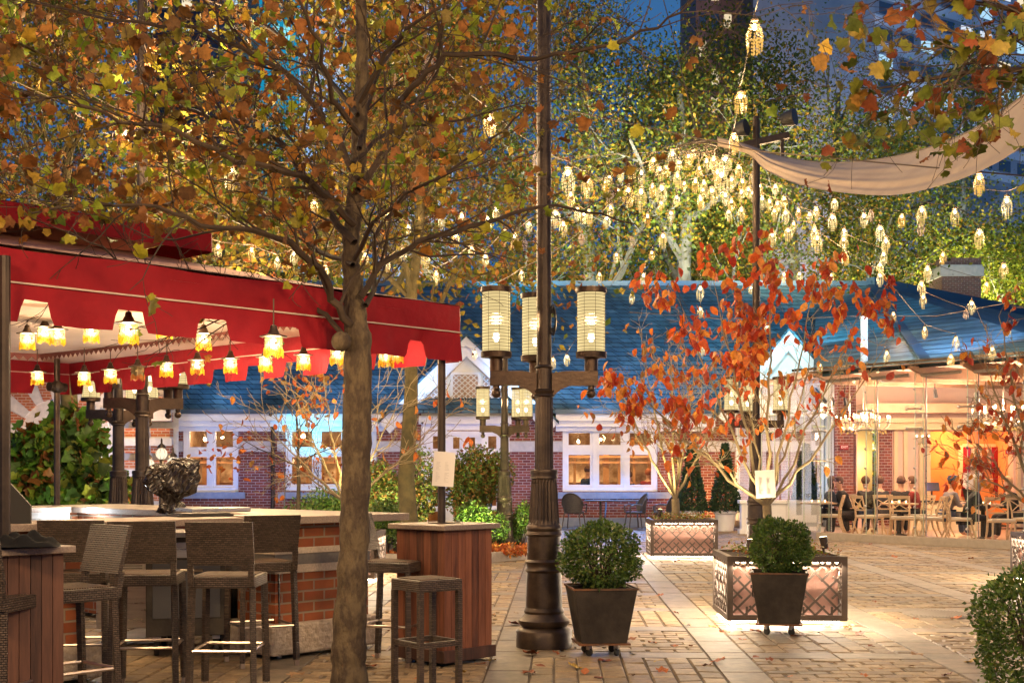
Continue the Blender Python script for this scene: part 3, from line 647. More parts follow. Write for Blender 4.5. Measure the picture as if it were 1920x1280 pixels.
for i, (px, py, c) in enumerate(((146, 741, (.10, .30, .26)), (164, 744, (.12, .16, .40)), (146, 761, (.12, .18, .4)), (99, 741, (.08, .16, .45)), (122, 730, (.1, .16, .4)))):
    mt = M('glazed_tile', c, rough=.3); s = .14; x, z = qx(px), qz(py)
    tl = MB().poly([(x-s, z), (x, z-s), (x+s, z), (x, z+s)], PD-.06, PD-.002); o = tl.build('tile', mt, pv_, world=True)
    fl = MB(); off = pv_.location
    for k in range(4): a = k*math.pi/2+math.pi/4; fl.lathe([(.03, 0), (.03, .01)], (0, 0, 0), 8); 
    fl = MB().poly([(x+.05*math.cos(a*math.pi/4+.2)*(1 if a % 2 else .5)-off.x, z+.05*math.sin(a*math.pi/4+.2)*(1 if a % 2 else .5)) for a in range(8)], PD-.066-off.y, PD-.061-off.y); fl.build('tile_flower', m_white, o)
plight((qx(60), PD-1.6, 1.2), 60, (1, .55, .22), .1); plight((qx(250), PD-1.5, 3.2), 50, (1, .6, .3), .1)
# ------------------------------------------------------------------ glass dining wing
G0 = Vector((6.7, 27.8, 0)); ga = math.atan2(-3.6, 2.97)
gh = thing('glass_dining_wing', 'curving frameless glass dining room full of warm light along the right of the court', 'building', G0, ga)
m_ghfloor = M('dining_floor', (.42, .30, .20), (.5, .37, .26), 4, .35, spec=.5); m_sill = M('concrete_sill', (.30, .25, .19), (.36, .3, .23), 10, .7)
m_beam = M('ceiling_timber', (.46, .27, .17), (.56, .35, .23), 3, .6, stretch=(1, 1, 1)); m_ceil = M('dining_ceiling', (.62, .42, .33), (.68, .48, .38), 2, .8)
wx = Vector((math.cos(ga), math.sin(ga))); wy = Vector((-math.sin(ga), math.cos(ga)))
def W2G(x, y): d = Vector((x-G0.x, y-G0.y)); return d.dot(wx), d.dot(wy)
PWD = 1.17; NP = 6; EH = 3.62
sl = MB(); sl.bx(-.02, NP*PWD, -.12, .12, 0, .16); sl.build('sill', m_sill, gh)
# left return: from G0 back to the facade
E0 = Vector(W2G(6.15, 34.8)); rl = E0.length; rdv = E0.normalized()
rs_ = MB(); rs_.beam((0, 0, .08), (E0.x, E0.y, .08), .2, .159); rs_.build('return_sill', m_sill, gh)
fl = MB(); fl.add([(0, .1, .03), (NP*PWD, .1, .03), (NP*PWD, 10, .03), (E0.x, E0.y, .03)], [(0, 1, 2, 3)]); fl.build('floor', m_ghfloor, gh)
for k in range(NP):
    MB().bx(k*PWD+.012, (k+1)*PWD-.012, -.006, .006, .16, EH).build('glass_panel', m_glass, gh)
for k in range(6):
    a = rdv*(rl*k/6+.01); b = rdv*(rl*(k+1)/6-.01); MB().beam((a.x, a.y, (.16+EH)/2), (b.x, b.y, (.16+EH)/2), .012, EH-.16).build('glass_panel', m_glass, gh)
m_fin = M('glass_edge', (.50, .58, .46), rough=.4, spec=.3); 
for k in range(NP+1):
    f = MB(); f.bx(k*PWD-.012, k*PWD+.012, .02, .30, .16, EH); o = f.build('glass_fin', m_finglass, gh)
    e = MB(); e.bx(k*PWD-.006, k*PWD+.006, .295, .31, .16, EH); e.bx(k*PWD-.006, k*PWD+.006, -.012, .0, .16, EH); e.build('fin_edge', m_fin, o)
    s = MB()
    for zz in (.35, .75, 1.15, 1.55, 1.95, 2.35, 2.75, 3.15):
        if zz in (2.35, 2.75):
            s.tube([(k*PWD-.16, -.05, zz), (k*PWD+.16, -.05, zz)], .018, 6)
            for sx in (-.16, .16): s.ball((k*PWD+sx, -.05, zz), .038, 8, 5)
        else:
            s.ball((k*PWD, -.03, zz), .03, 8, 5)
    s.tube([(k*PWD+.04, .33, .16), (k*PWD+.04, .33, EH)], .014, 6); s.build('clamp', m_steel, o, smooth=True)
for k in range(7):
    a = rdv*(rl*k/6); e = MB(); e.beam((a.x, a.y, .16), (a.x, a.y, EH), .02, .02, up=(1, 0, 0))
    for zz in (2.45, 2.85): e.tube([(a.x-.15, a.y-.03, zz), (a.x+.15, a.y-.03, zz)], .016, 6)
    e.build('corner_fin', m_fin, gh)
# roof edge, ceiling, beams
ef = MB(); ef.bx(-.35, NP*PWD, -.55, -.50, 3.64, 3.69); ef.build('roof_edge', m_bronze_dark, gh)
cl = MB(); cl.add([(-.35, -.52, 3.62), (NP*PWD, -.52, 3.62), (NP*PWD, 9, 4.1), (E0.x-.1, E0.y+.1, 3.75)], [(0, 1, 2, 3)]); cl.build('ceiling', m_ceil, gh)
for k in range(NP*1+1):
    b = MB(); x = k*PWD+.03
    b.poly([(-.25, 3.60), (-.25, 3.55), (.5, 3.38), (8.2, 3.60), (8.2, 3.85)], x-.045, x+.045, plane='yz'); b.build('beam', m_beam, gh)
    if k < NP:
        q = MB(); q.tube([(x+.12, -.02, 3.42), (x+PWD*.86, -.02, 3.44)], .035, 8); q.build('top_rail', m_steel, gh, smooth=True)
# interior walls, back (world aligned)
m_orange = M('orange_wall', (.74, .30, .10), (.80, .36, .13), 1, .7); m_ivory = M('ivory_trim', (.75, .56, .34), (.8, .62, .40), 2, .6)
def gobj(name, mb, mat, par=None):
    """world-coordinate mesh under the rotated wing"""
    q = []
    for v in mb.v: a, b = W2G(v[0], v[1]); q.append((a, b, v[2]))
    mb.v = q; return mb.build(name, mat, par or gh)
BDW = 33.2; bx_ = lambda px: gx(px, BDW); bz_ = lambda py: gz(py, BDW)
mb = MB(); wall_holes(mb, bx_(1600), bx_(2150), .03, 4.3, BDW, [(bx_(1742), bx_(1900), .03, bz_(808)), (bx_(1608), bx_(1650), .3, bz_(800)), (bx_(1905), bx_(1915), .03, .04)], .35); gobj('back_wall', mb, m_pinkwall)
mb = MB(); mb.bx(bx_(1648), bx_(1672), BDW-.04, BDW-.002, .1, bz_(797)); gobj('brick_pier', mb, m_brick)
mb = MB(); mb.bx(bx_(1570), bx_(1605), BDW+.0, BDW+.3, .1, 4.2); gobj('brick_return', mb, m_brick)
mb = MB(); mb.bx(bx_(1575), bx_(2150), BDW-.55, BDW-.05, bz_(793), bz_(785)); mb.bx(bx_(1575), bx_(2150), BDW-.35, BDW-.05, bz_(806), bz_(793)-.001); gobj('cornice', mb, m_ivory)
mb = MB(); mb.bx(bx_(1590), bx_(2100), BDW-1.6, BDW-1.5, bz_(779), bz_(762)); gobj('ceiling_duct', mb, m_beam)
mb = MB()
for px in (1675, 1693, 1722, 1735, 1905): mb.bx(bx_(px), bx_(px+7), BDW-.09, BDW-.001, .05, bz_(800))
mb.bx(bx_(1735), bx_(1742), BDW-.12, BDW-.092, .05, bz_(800)); gobj('wall_pilaster', mb, m_ivory)
# orange room
mb = MB(); x0, x1 = bx_(1715), bx_(1925); y1 = BDW+2.2; zt = bz_(800)
for q in ([(x0, y1, .04), (x1, y1, .04), (x1, y1, zt), (x0, y1, zt)], [(x0, BDW+.36, .04), (x0, y1, .04), (x0, y1, zt), (x0, BDW+.36, zt)], [(x1, BDW+.36, .04), (x1, y1, .04), (x1, y1, zt), (x1, BDW+.36, zt)], [(x0, BDW+.36, zt), (x1, BDW+.36, zt), (x1, y1, zt), (x0, y1, zt)]): mb.add(q, [(0, 1, 2, 3)])
gobj('orange_room_wall', mb, m_orange)
y = y1-.05; ox = lambda px: gx(px, y1); oz = lambda py: gz(py, y1)
mb = MB(); mb.bx(ox(1795), ox(1803), y-.06, y, .04, oz(835)); mb.bx(ox(1866), ox(1874), y-.06, y, .04, oz(835)); mb.bx(ox(1803), ox(1866), y-.06, y, oz(838), oz(832)); gobj('niche_frame', mb, m_ivory)
mb = MB()
for py in (855, 876, 897): mb.bx(ox(1806), ox(1862), y-.12, y-.01, oz(py+1.5), oz(py))
gobj('shelf', mb, m_white)
for s, (pa, pb) in enumerate(((1803, 1812), (1855, 1866))):
    mb = MB(); n = 6
    for k in range(n):
        xx = ox(pa)+(ox(pb)-ox(pa))*(k+.5)/n; top = oz(838); mb.tube([(xx, y-.16, top), (xx+(.05 if s else -.03)*math.sin(k), y-.17, oz(870)), (xx+(.10 if s else -.08), y-.16, oz(930))], [.03, .04, .03], 8)
    gobj('curtain', mb, m_red)
bkc = islandmat('book_spine', [(.6, .05, .03), (.7, .6, .5), (.25, .2, .16), (.7, .12, .05), (.75, .72, .66)], .5, 0)
for r_, py in enumerate((854, 875)):
    mb = MB(); xx = ox(1812)
    while xx < ox(1856):
        wv = rs.uniform(.035, .07); h = rs.uniform(.16, .22)
        mb.bx(xx, xx+wv*.9, y-.11, y-.03, oz(py)+.002, oz(py)+h); xx += wv
    gobj('book_row', mb, bkc)['kind'] = 'stuff'
for (px, py, D, pw) in ((1590, 765, 30, 70), (1650, 765, 29, 70), (1720, 760, 30, 70), (1800, 760, 29, 70), (1880, 755, 28, 70), (1480, 770, 33, 50), (1950, 760, 27, 70)): plight(tuple(P(px, py, D)), pw*.95, (1, .68, .42), .2)
plight((bx_(1820), BDW+1.3, 2.4), 60, (1, .50, .18), .2); plight((bx_(1625), BDW+.9, 1.8), 16, (1, .75, .3), .2)
mb = MB(); mb.add([(bx_(1600), BDW+1.2, 0), (bx_(1660), BDW+1.2, 0), (bx_(1660), BDW+1.2, 2.8), (bx_(1600), BDW+1.2, 2.8)], [(0, 1, 2, 3)]); gobj('side_room_wall', mb, M('yellow_wall', (.7, .55, .26), rough=.7))
# exit sign
t = thing('exit_sign', 'small red illuminated exit sign on the wall right of the orange room', 'exit sign', P(1893, 847, BDW-.1), 0)
MB().box((0, 0, 0), (.20, .05, .12)).build('housing', lampmat('exit_red', (.8, .05, .04), .7, sample=False), t)
def text(s, size, mat, par, loc, rot=(R(90), 0, 0), name='lettering', ext=.002):
    cu = bpy.data.curves.new(name, 'FONT'); cu.body = s; cu.size = size; cu.extrude = ext; cu.align_x = 'CENTER'; cu.align_y = 'CENTER'
    o = bpy.data.objects.new(name, cu); COL.objects.link(o); dg = bpy.context.evaluated_depsgraph_get(); me = bpy.data.meshes.new_from_object(o.evaluated_get(dg)); bpy.data.objects.remove(o)
    me.materials.clear(); me.materials.append(mat); o = bpy.data.objects.new(name, me); COL.objects.link(o); o.parent = par; o.location = loc; o.rotation_euler = rot; return o
text('EXIT', .085, m_white, t, (0, -.03, 0))
t = thing('exit_sign', 'small red exit sign seen through the glass above the narrow interior window', 'exit sign', P(1583, 838, 33.0), 0)
MB().box((0, 0, 0), (.20, .05, .12)).build('housing', lampmat('exit_red2', (.8, .05, .04), .7, sample=False), t); text('EXIT', .085, m_white, t, (0, -.03, 0))
# chandeliers
def chandelier(px, py, D, label, sc=1, top=3.55):
    p = P(px, py, D); t = thing('chandelier', label, 'chandelier', p, rs.uniform(0, 3), 'chandeliers in the glass dining room'); t.scale = (sc, sc, sc)
    MB().tube([(0, 0, -.15), (0, 0, (top-p.z)/sc)], .014, 6).ball((0, 0, -.18), .05).ball((0, 0, .05), .04).build('stem', m_tube, t, smooth=True)
    for k in range(6):
        a = k*math.pi/3; c, s = math.cos(a), math.sin(a)
        o = MB().tube([(0, 0, -.12), (.14*c, .14*s, -.20), (.28*c, .28*s, -.10), (.30*c, .30*s, -.02)], .012, 5).lathe([(.04, -.02), (.045, 0)], (.30*c, .30*s, 0), 8).tube([(.30*c, .30*s, 0), (.30*c, .30*s, .09)], .014, 6).build('arm', m_tube, t, smooth=True)
        MB().ball((.30*c, .30*s, .12), .018, 8, 6, 1.6).build('candle_bulb', m_bulb, o)
    cr = MB()
    for k in range(14): a = k*math.pi/7; cr.ball((.2*math.cos(a), .2*math.sin(a), -.22-.04*(k % 2)), .02, 4, 2, 1.8)
    cr.build('crystals', m_cr_gold, t)
chandelier(1593, 791, 30, 'leftmost gilt chandelier with lit candle bulbs behind the glass')
chandelier(1619, 784, 31.5, 'smaller middle chandelier between the two lit ones behind the glass', .8)
chandelier(1645, 791, 29.8, 'gilt chandelier with lit candle bulbs just right of the small middle one')
chandelier(1850, 778, 29, 'wide chandelier with lit bulbs over the tables near the orange room', 1.0)
chandelier(1882, 776, 28, 'large crystal chandelier nearest the right edge of the glass room', 1.3)
chandelier(1730, 822, 32.6, 'small low gilt chandelier left of the orange room opening', .55, 3.6)
# track spotlights
for i, (px, py, wh) in enumerate(((1560, 745, 'first'), (1584, 745, 'second'), (1753, 730, 'third'), (1830, 735, 'fourth'))):
    p = P(px, py, 29.5); t = thing('track_spotlight', f'small black ceiling spotlight, {wh} from the left in the glass dining room', 'spotlight', p, rs.uniform(-1, 1), 'ceiling spotlights in the dining room')
    MB().tube([(0, 0, 0), (.05, 0, -.18)], [.035, .05], 8).build('head', m_black, t); MB().tube([(0, 0, 0), (0, 0, 3.6-p.z)], .012, 5).build('stem', m_black, t)
# ------------------------------------------------------------------ towers
def tower(name, label, px0, px1, D0, D1, ytop, ybot, col, rows, cols, lit, z0=0, wcol=(.05, .07, .11), litcols=((1, .8, .5), (.6, .8, 1)), depth=14, wf=.6, hf=.55, band=None, es=1.2):
    a = P(px0, ybot, D0); b = P(px1, ybot, D1); top = max(gz(ytop, D0), gz(ytop, D1)); bot = 0
    d = Vector((b.x-a.x, b.y-a.y)); L = d.length; an = math.atan2(d.y, d.x)
    t = thing(name, label, 'building', (a.x, a.y, 0), an)
    MB().bx(0, L, 0, depth, bot, top+12).build('facade', col, t)
    zb = gz(ybot, (D0+D1)/2); cw = L/cols; rh = (top-zb)/rows
    if band:
        q = MB()
        for r_ in range(rows): q.bx(0, L, -.08, -.01, zb+r_*rh-rh*.18, zb+r_*rh+rh*.18)
        q.build('spandrel_band', band, t)
    mats = [M('dark_window', wcol, rough=.15, spec=.8)]+[lampmat('lit_window', c, es, sample=False) for c in litcols]
    wm = MB().bx(0, cw*wf, -.05, -.012, 0, rh*hf); base = [wm.build('window', m, t) for m in mats]; used = [False]*len(mats)
    for r_ in range(rows):
        for c in range(cols):
            k = 0 if rs.random() > lit else 1+rs.randrange(len(litcols))
            if used[k]: o = base[k].copy(); COL.objects.link(o)
            else: o = base[k]; used[k] = True
            o.parent = t; o.location = (c*cw+cw*(1-wf)/2, -.02, zb+r_*rh+rh*.25)
    for k, u in enumerate(used):
        if not u: bpy.data.objects.remove(base[k])
    return t
c_slab = M('slab_concrete', (.22, .25, .32), (.28, .31, .38), .3, .8); c_pale = M('pale_tower_stone', (.40, .45, .55), (.46, .5, .6), .2, .8)
c_dark = M('dark_tower_glass', (.015, .022, .04), (.03, .035, .055), .3, .4); c_brown = M('brown_tower_brick', (.06, .045, .05), (.09, .065, .065), .4, .8); c_redb = M('reddish_tower_brick', (.16, .085, .08), (.2, .11, .1), .4, .8)
tower('apartment_tower', 'pale apartment slab with many window rows and lit rooms at the top right', 1640, 2060, 104, 121, -60, 330, c_slab, 10, 12, .36, band=M('white_band', (.55, .58, .66), rough=.8), wf=.62, hf=.45, litcols=((.75, .85, 1), (1, .85, .6), (.45, .75, 1)), es=.9)
tower('office_tower', 'dark brown high rise with a few lit windows left of the apartment slab', 1500, 1632, 130, 132, -400, 330, c_brown, 14, 5, .16, es=.9)
tower('office_tower', 'dark glass high rise with one bright row of windows at the top left', 272, 452, 140, 140, -300, 120, c_dark, 9, 8, .3, wf=.85, hf=.3, litcols=((1, .85, .6), (.5, .8, 1)), es=.9)
tower('office_tower', 'slender pale blue high rise behind the trees left of the tall lamp mast', 745, 850, 170, 172, 130, 700, c_pale, 16, 5, .25, litcols=((.5, .75, 1), (.8, .9, 1)), es=.8)
tower('office_tower', 'reddish brick high rise behind the trees under the topmost crystal lights', 1305, 1400, 150, 150, -300, 330, c_redb, 12, 4, .2, litcols=((1, .8, .5),), es=.8)
tower('office_tower', 'narrow tower washed in bright cyan light at the top of the picture', 468, 548, 150, 150, -300, 90, lampmat('cyan_glow_facade', (.02, .45, .75), .55, sample=False), 7, 4, .5, litcols=((.3, .9, 1),), es=.9)  # cyan wash is painted as emission on the facade itself
tower('office_tower', 'grey high rise with blue lit strips between the cyan tower and the main trunk', 560, 650, 155, 155, -300, 520, c_pale, 14, 4, .3, litcols=((.4, .7, 1), (.8, .9, 1)), es=.7)

# unseen spots added in place of city glow to brighten the towers
spot((gx(1700, 60), 60, 3), (gx(1820, 110), 110, 34), 190000, (.55, .72, 1), 70, .9, .5)
spot((gx(800, 90), 90, 3), (gx(800, 170), 170, 45), 160000, (.55, .75, 1), 50, .9, .5)
spot((gx(1350, 90), 90, 3), (gx(1450, 140), 140, 45), 30000, (1, .7, .5), 50, .9, .5)
# ------------------------------------------------------------------ lantern posts
m_lglow = M('frosted', (.8, .7, .5))
def lantern_post(label, px, D, top, arms, fluted_base=True, lp=60, armz=2.2, rot=0, upper=.058, wire=True):
    x = gx(px, D); t = thing('lantern_post', label, 'lamp post', (x, D, 0), rot, 'three-lantern bronze posts in the court')
    b = MB()
    b.lathe([(.235, 0), (.235, .13), (.225, .15), (.19, .17), (.215, .20), (.215, .225), (.185, .25), (.165, .28), (.17, .30), (.165, .31), (.155, .33)], n=40)
    b.lathe([(.155, .33), (.148, .56), (.142, .63)], n=32); b.lathe([(.145, .62), (.16, .64), (.148, .66), (.15, .69), (.16, .71), (.142, .73)], n=32)
    b.lathe([(.142, .73), (.138, .93)], n=32); b.lathe([(.138, .92), (.152, .94), (.14, .965), (.15, .98), (.15, 1.0), (.135, 1.02)], n=32)
    b.build('base', m_pole, t, smooth=True)
    MB().lathe([(.132, 1.02), (.130, 1.04), (.112, 1.80), (.105, 1.84), (.118, 1.85)] if False else [(.134, 1.02), (.128, 1.06), (.108, 1.36), (.104, 1.40)], n=44, flute=(1.05, 1.37, .90)).build('fluted_sleeve', m_pole, t)
    MB().lathe([(.10, 1.395), (.118, 1.405), (.11, 1.43), (.118, 1.45), (.112, 1.475), (.085, 1.48)], n=32).build('sleeve_ring', m_pole, t, smooth=True)
    MB().lathe([(.078, 1.48), (.074, armz-.06)], n=40, flute=(1.4, 3, .955)).lathe([(.074, armz-.12), (.092, armz-.11), (.08, armz-.09), (.092, armz-.07), (.07, armz-.05)], n=24).build('lower_pole', m_pole, t)
    MB().lathe([(.068, armz-.05), (.068, armz+.12), (.082, armz+.13), (.062, armz+.15)], n=24).lathe([(.062, armz+.15), (upper, top)], n=24).build('upper_pole', m_pole, t, smooth=True)
    MB().bx(-.012, .012, -upper-.012, -upper+.01, armz+.18, top).build('cable_channel', m_bronze_dark, t)
    r = .40
    for k, a in enumerate(arms):
        a = R(a); c, s = math.cos(a), math.sin(a)
        q = MB(); h = [(0.06, armz-.12), (.06, armz+.08), (.18, armz+.10), (r+.05, armz+.10), (r+.05, armz-.02), (.22, armz-.02), (.13, armz-.06)]
        m4 = Matrix.Rotation(a, 4, 'Z'); p0 = MB().poly(h, -.045, .045); p0.v = [tuple(m4 @ Vector(v)) for v in p0.v]; q.add(p0.v, p0.f)
        X, Y = r*c, r*s
        q.lathe([(.055, armz+.10), (.055, armz+.20), (.075, armz+.22)], (X, Y, 0), 16).lathe([(.03, armz-.05), (.028, armz-.02)], (X, Y, 0), 12).ball((X, Y, armz-.085), .04, 12, 8)
        arm = q.build('arm', m_bronze, t, smooth=True)
        z0, z1 = armz+.215, armz+.80
        hd = MB().lathe([(.127, z0), (.130, z0+.045), (.122, z0+.05)], (X, Y, 0), 28).build('lantern_base', m_bronze, arm, smooth=True)
        MB().lathe([(.125, z1-.045), (.13, z1-.04), (.13, z1), (.10, z1+.005)], (X, Y, 0), 28).build('lantern_cap', m_bronze, arm, smooth=True)
        g = MB()
        for i in range(18): z = z0+.05+(z1-z0-.1)*(i+.5)/18; g.lathe([(.1185, z-.0016), (.1205, z), (.1185, z+.0016)], (X, Y, 0), 24)
        for i in range(8): b_ = i*math.pi/4+.2; g.tube([(X+.122*math.cos(b_), Y+.122*math.sin(b_), z0+.04), (X+.122*math.cos(b_), Y+.122*math.sin(b_), z1-.03)], .002, 4)
        g.build('lantern_wire', m_bronze_dark, arm)
        sh = MB(); n = 24
        for i in range(n):
            a0, a1 = 2*math.pi*i/n, 2*math.pi*(i+1)/n; sh.add([(X+.116*math.cos(a0), Y+.116*math.sin(a0), z0+.045), (X+.116*math.cos(a1), Y+.116*math.sin(a1), z0+.045), (X+.116*math.cos(a1), Y+.116*math.sin(a1), z1-.04), (X+.116*math.cos(a0), Y+.116*math.sin(a0), z1-.04)], [(0, 1, 2, 3)])
        sh.build('lantern_shade', m_shade, arm); MB().tube([(X, Y, z0+.02), (X, Y, z0+.12)], .02, 8).build('lamp_holder', m_bronze_dark, arm)
        MB().ball((X, Y, z0+.17), .028, 10, 8, 1.4).build('bulb', m_bulb_hot, arm)
        plight((X, Y, z0+.30), lp, WARM, .06, t)
    return t
lp1 = lantern_post('largest bronze post with three lit lanterns and a tall mast, centre of court', 1020, 10.7, 6.2, (175, 5, 97), lp=62)
lp1.rotation_euler = (0, 0, R(2))
cb = MB()
for k in range(9): cb.tube([(.07+.03*math.cos(a*.7+k), -.04+.01*k*.5, 2.72+(.13-.008*k)*math.sin(a*.7+k)) for a in range(10)], .006, 4)
cb.build('coiled_cable', m_black, lp1)
lantern_post('middle distance bronze post with small lanterns in front of the lattice gable', 946, 23, 5.2, (168, 15, 52), lp=75)
lp3 = lantern_post('bronze post with lanterns and a tall floodlight mast behind the red leaved tree', 1418, 20.7, 7.2, (178, 5, 100), lp=75)
sp = MB(); sp.beam((-.38, 0, 6.7), (.52, 0, 6.9), .12, .10); sp.beam((.42, 0, 6.9), (.42, 0, 6.45), .05); sp.build('crossbar', m_bronze_dark, lp3)
for (x, z) in ((-.28, 6.98), (.50, 7.15), (.42, 6.36)):
    MB().tube([(x-.08, .0, z), (x+.10, -.12, z+.02)], [.10, .14], 12).build('floodlight', m_black, lp3, smooth=True)
lantern_post('bronze post rising through the red canopy behind the bagged tap', 267, 14.5, 7.0, (172, 28, 60), lp=45)
lantern_post('fluted bronze lantern post farthest left in front of the stone pavilion', 222, 17.2, 3.4, (170, 20, 75), lp=45)
# victorian three-globe lamp
t = thing('globe_lamp', 'ornate black lamp with three ribbed white globes before the stone pavilion', 'lamp post', (gx(303, 27), 27, 0))
MB().lathe([(.16, 0), (.14, .2), (.06, .3), (.05, 1.6), (.04, 1.75)], n=16).build('pole', m_bronze_dark, t, smooth=True)
for (dx, dz) in ((-.27, 1.62), (.0, 1.85), (.24, 1.66)):
    q = MB().tube([(0, 0, 1.3), (dx*.7, 0, dz-.32), (dx, 0, dz-.16)], .02, 6).lathe([(.06, dz-.15), (.09, dz-.12)], (dx, 0, 0), 12).lathe([(.10, dz+.12), (.07, dz+.18), (.02, dz+.22), (.02, dz+.30), (.001, dz+.34)], (dx, 0, 0), 12)
    o = q.build('arm', m_bronze_dark, t, smooth=True); g = MB().ball((dx, 0, dz), .125, 16, 10); g.build('globe', lampmat('milk_globe', (1, .86, .62), 1.15, transp=.3, sample=False), o, smooth=True)
    rb = MB()
    for k in range(8): a = k*math.pi/4; rb.tube([(dx+.128*math.cos(a)*math.sin(u), .128*math.sin(a)*math.sin(u), dz-.128*math.cos(u)) for u in (.3, .9, 1.57, 2.2, 2.8)], .005, 4)
    rb.build('globe_rib', m_bronze_dark, o); plight((dx, -.02, dz), 16, WARM, .06, t)
# bare fill lights added out of view overhead to brighten the near furniture
for (x, y) in ((-3.4, 2.2), (3.6, 1.2)):
    for dx in (-.4, .4): plight((x+dx, y, 4.4), 225, (1, .66, .32), .35)
plight((-.8, 3.6, 4.2), 110, (1, .66, .32), .4); plight((6.6, 5.0, 4.4), 170, (1, .67, .34), .4); plight((2.4, 6.0, 4.6), 130, (1, .67, .34), .4)
# ------------------------------------------------------------------ canopy
TH = R(47); CO = Vector((-.37, 9.95, 0)); CL = 6.2
cn = thing('bar_canopy', 'large red canvas canopy with scalloped valance over the outdoor bar', 'canopy', CO, TH)
# local: x in [-CL,0], y in [0,CL]; front edge is y=0, right corner at origin (chamfered)
ch = .05; ring = [(-ch, 0), (0, ch), (0, CL), (-CL, CL), (-CL, 0)]
def valance(name, ring_edges, z1, z0, mat, parent, off=0, notch=.13, per=.60, nw=.20, seed=0, fold=.02):
    mb = MB()
    for (a, b) in ring_edges:
        a = Vector(a); b = Vector(b); L = (b-a).length; d = (b-a)/L; nn = Vector((-d.y, d.x)); n = max(4, int(L/.02)); rows = 6
        o = len(mb.v)
        for i in range(n+1):
            s = L*i/n; ph = (s % per); half = abs(ph-per/2); e = half-nw/2
            k = 1 if e < -.015 else (0 if e > .015 else (.015-e)/.03)
            zb = z0+notch*k if L > .7 else z0
            for j in range(rows+1):
                f = j/rows; p = a+d*s+nn*(fold*f*(math.sin(s*9+seed)+.6*math.sin(s*23+1)))
                mb.v.append((p.x, p.y, z1+(zb-z1)*f))
        for i in range(n):
            for j in range(rows): mb.f.append((o+i*(rows+1)+j, o+(i+1)*(rows+1)+j, o+(i+1)*(rows+1)+j+1, o+i*(rows+1)+j+1))
    return mb.build(name, mat, parent, smooth=True)
edges = [(ring[4], ring[0]), (ring[0], ring[1]), (ring[1], ring[2]), (ring[2], ring[3]), (ring[3], ring[4])]
mb = MB()
for a, b in edges:
    L_ = math.dist(a, b); n = max(2, int(L_/.06)); o = len(mb.v); d = (Vector(b)-Vector(a)).normalized(); nn = Vector((d.y, -d.x))
    for i in range(n+1):
        p = Vector(a).lerp(Vector(b), i/n); s = L_*i/n; edge = min(1, s/.2, (L_-s)/.2)
        for j in range(5): f_ = j/4; q_ = p+nn*edge*math.sin(math.pi*f_)*(.012+.010*math.sin(s*3.1)+.007*math.sin(s*7.7+1)); mb.v.append((q_.x, q_.y, 2.53+.21*f_-edge*(f_ == 1)*(.008+.008*math.sin(s*5.2))))
    for i in range(n):
        for j in range(4): mb.f.append((o+i*5+j, o+(i+1)*5+j, o+(i+1)*5+j+1, o+i*5+j+1))
mb.build('fascia_band', m_red, cn, smooth=True)
valance('valance', edges, 2.532, 2.31, m_red, cn)
mb = MB()
for a, b in edges:
    d = (Vector(b)-Vector(a)).normalized(); nn = Vector((d.y, -d.x))*.006; mb.beam((a[0]+nn.x, a[1]+nn.y, 2.535), (b[0]+nn.x, b[1]+nn.y, 2.535), .012, .010)
mb.build('piping', m_trim, cn); mb = MB()
for k in range(1, 6): mb.beam((-k*1.05-.1, -.003, 2.55), (-k*1.05-.1, -.003, 2.73), .004, .004, up=(0, 1, 0))
mb.build('seam', M('seam_red', (.22, .004, .008), rough=.8), cn)
apex = (-3.1, 3.1, 3.42); f = .52
def lerp(a, b, t): return (a[0]+(b[0]-a[0])*t, a[1]+(b[1]-a[1])*t)
def roofring(mb, ring, z0, f, z1, sag=.05, n=10, m=8):
    for (a, b) in edges:
        o = len(mb.v)
        for i in range(n+1):
            p = lerp(a, b, i/n)
            for j in range(m+1):
                t = j/m*f; x, y = lerp(p, apex, t); mb.v.append((x, y, z0+(z1-z0)*(j/m)-sag*math.sin(math.pi*j/m)*(.4+.6*math.sin(math.pi*i/n))))
        for i in range(n):
            for j in range(m): mb.f.append((o+i*(m+1)+j, o+(i+1)*(m+1)+j, o+(i+1)*(m+1)+j+1, o+i*(m+1)+j+1))
mb = MB(); roofring(mb, ring, 2.745, .56, 3.14, .05); mb.build('roof_canvas', m_redtop, cn, smooth=True)
mb = MB(); roofring(mb, ring, 2.66, 1.0, 2.80, .06); o = mb.build('ceiling_liner', m_liner, cn, smooth=True)
mb = MB(); r2 = [lerp(p, apex, .44) for p in ring]
e2 = list(zip(r2, r2[1:]+r2[:1]))
for a, b in e2: mb.add([(a[0], a[1], 3.15), (b[0], b[1], 3.15), (b[0], b[1], 3.29), (a[0], a[1], 3.29)], [(0, 1, 2, 3)])
mb.build('upper_band', m_red, cn)
mb = MB()
for a, b in e2: mb.add([(a[0], a[1], 3.295), (b[0], b[1], 3.295), (apex[0], apex[1], 3.62)], [(0, 1, 2)])
mb.build('upper_roof', m_redtop, cn)
mb = MB()   # inner scalloped liner band
for a, b in edges:
    a2, b2 = lerp(a, apex, .22), lerp(b, apex, .22); n = int(math.dist(a2, b2)/.09)
    for i in range(n):
        p, q = lerp(a2, b2, i/n), lerp(a2, b2, (i+1)/n); m_ = lerp(p, q, .5); mb.add([(*p, 2.68), (*q, 2.68), (*q, 2.64), (*m_, 2.60), (*p, 2.64)], [(0, 1, 2, 3, 4)])
mb.build('liner_scallop', M('liner_edge', (.20, .06, .05), rough=.8), cn)
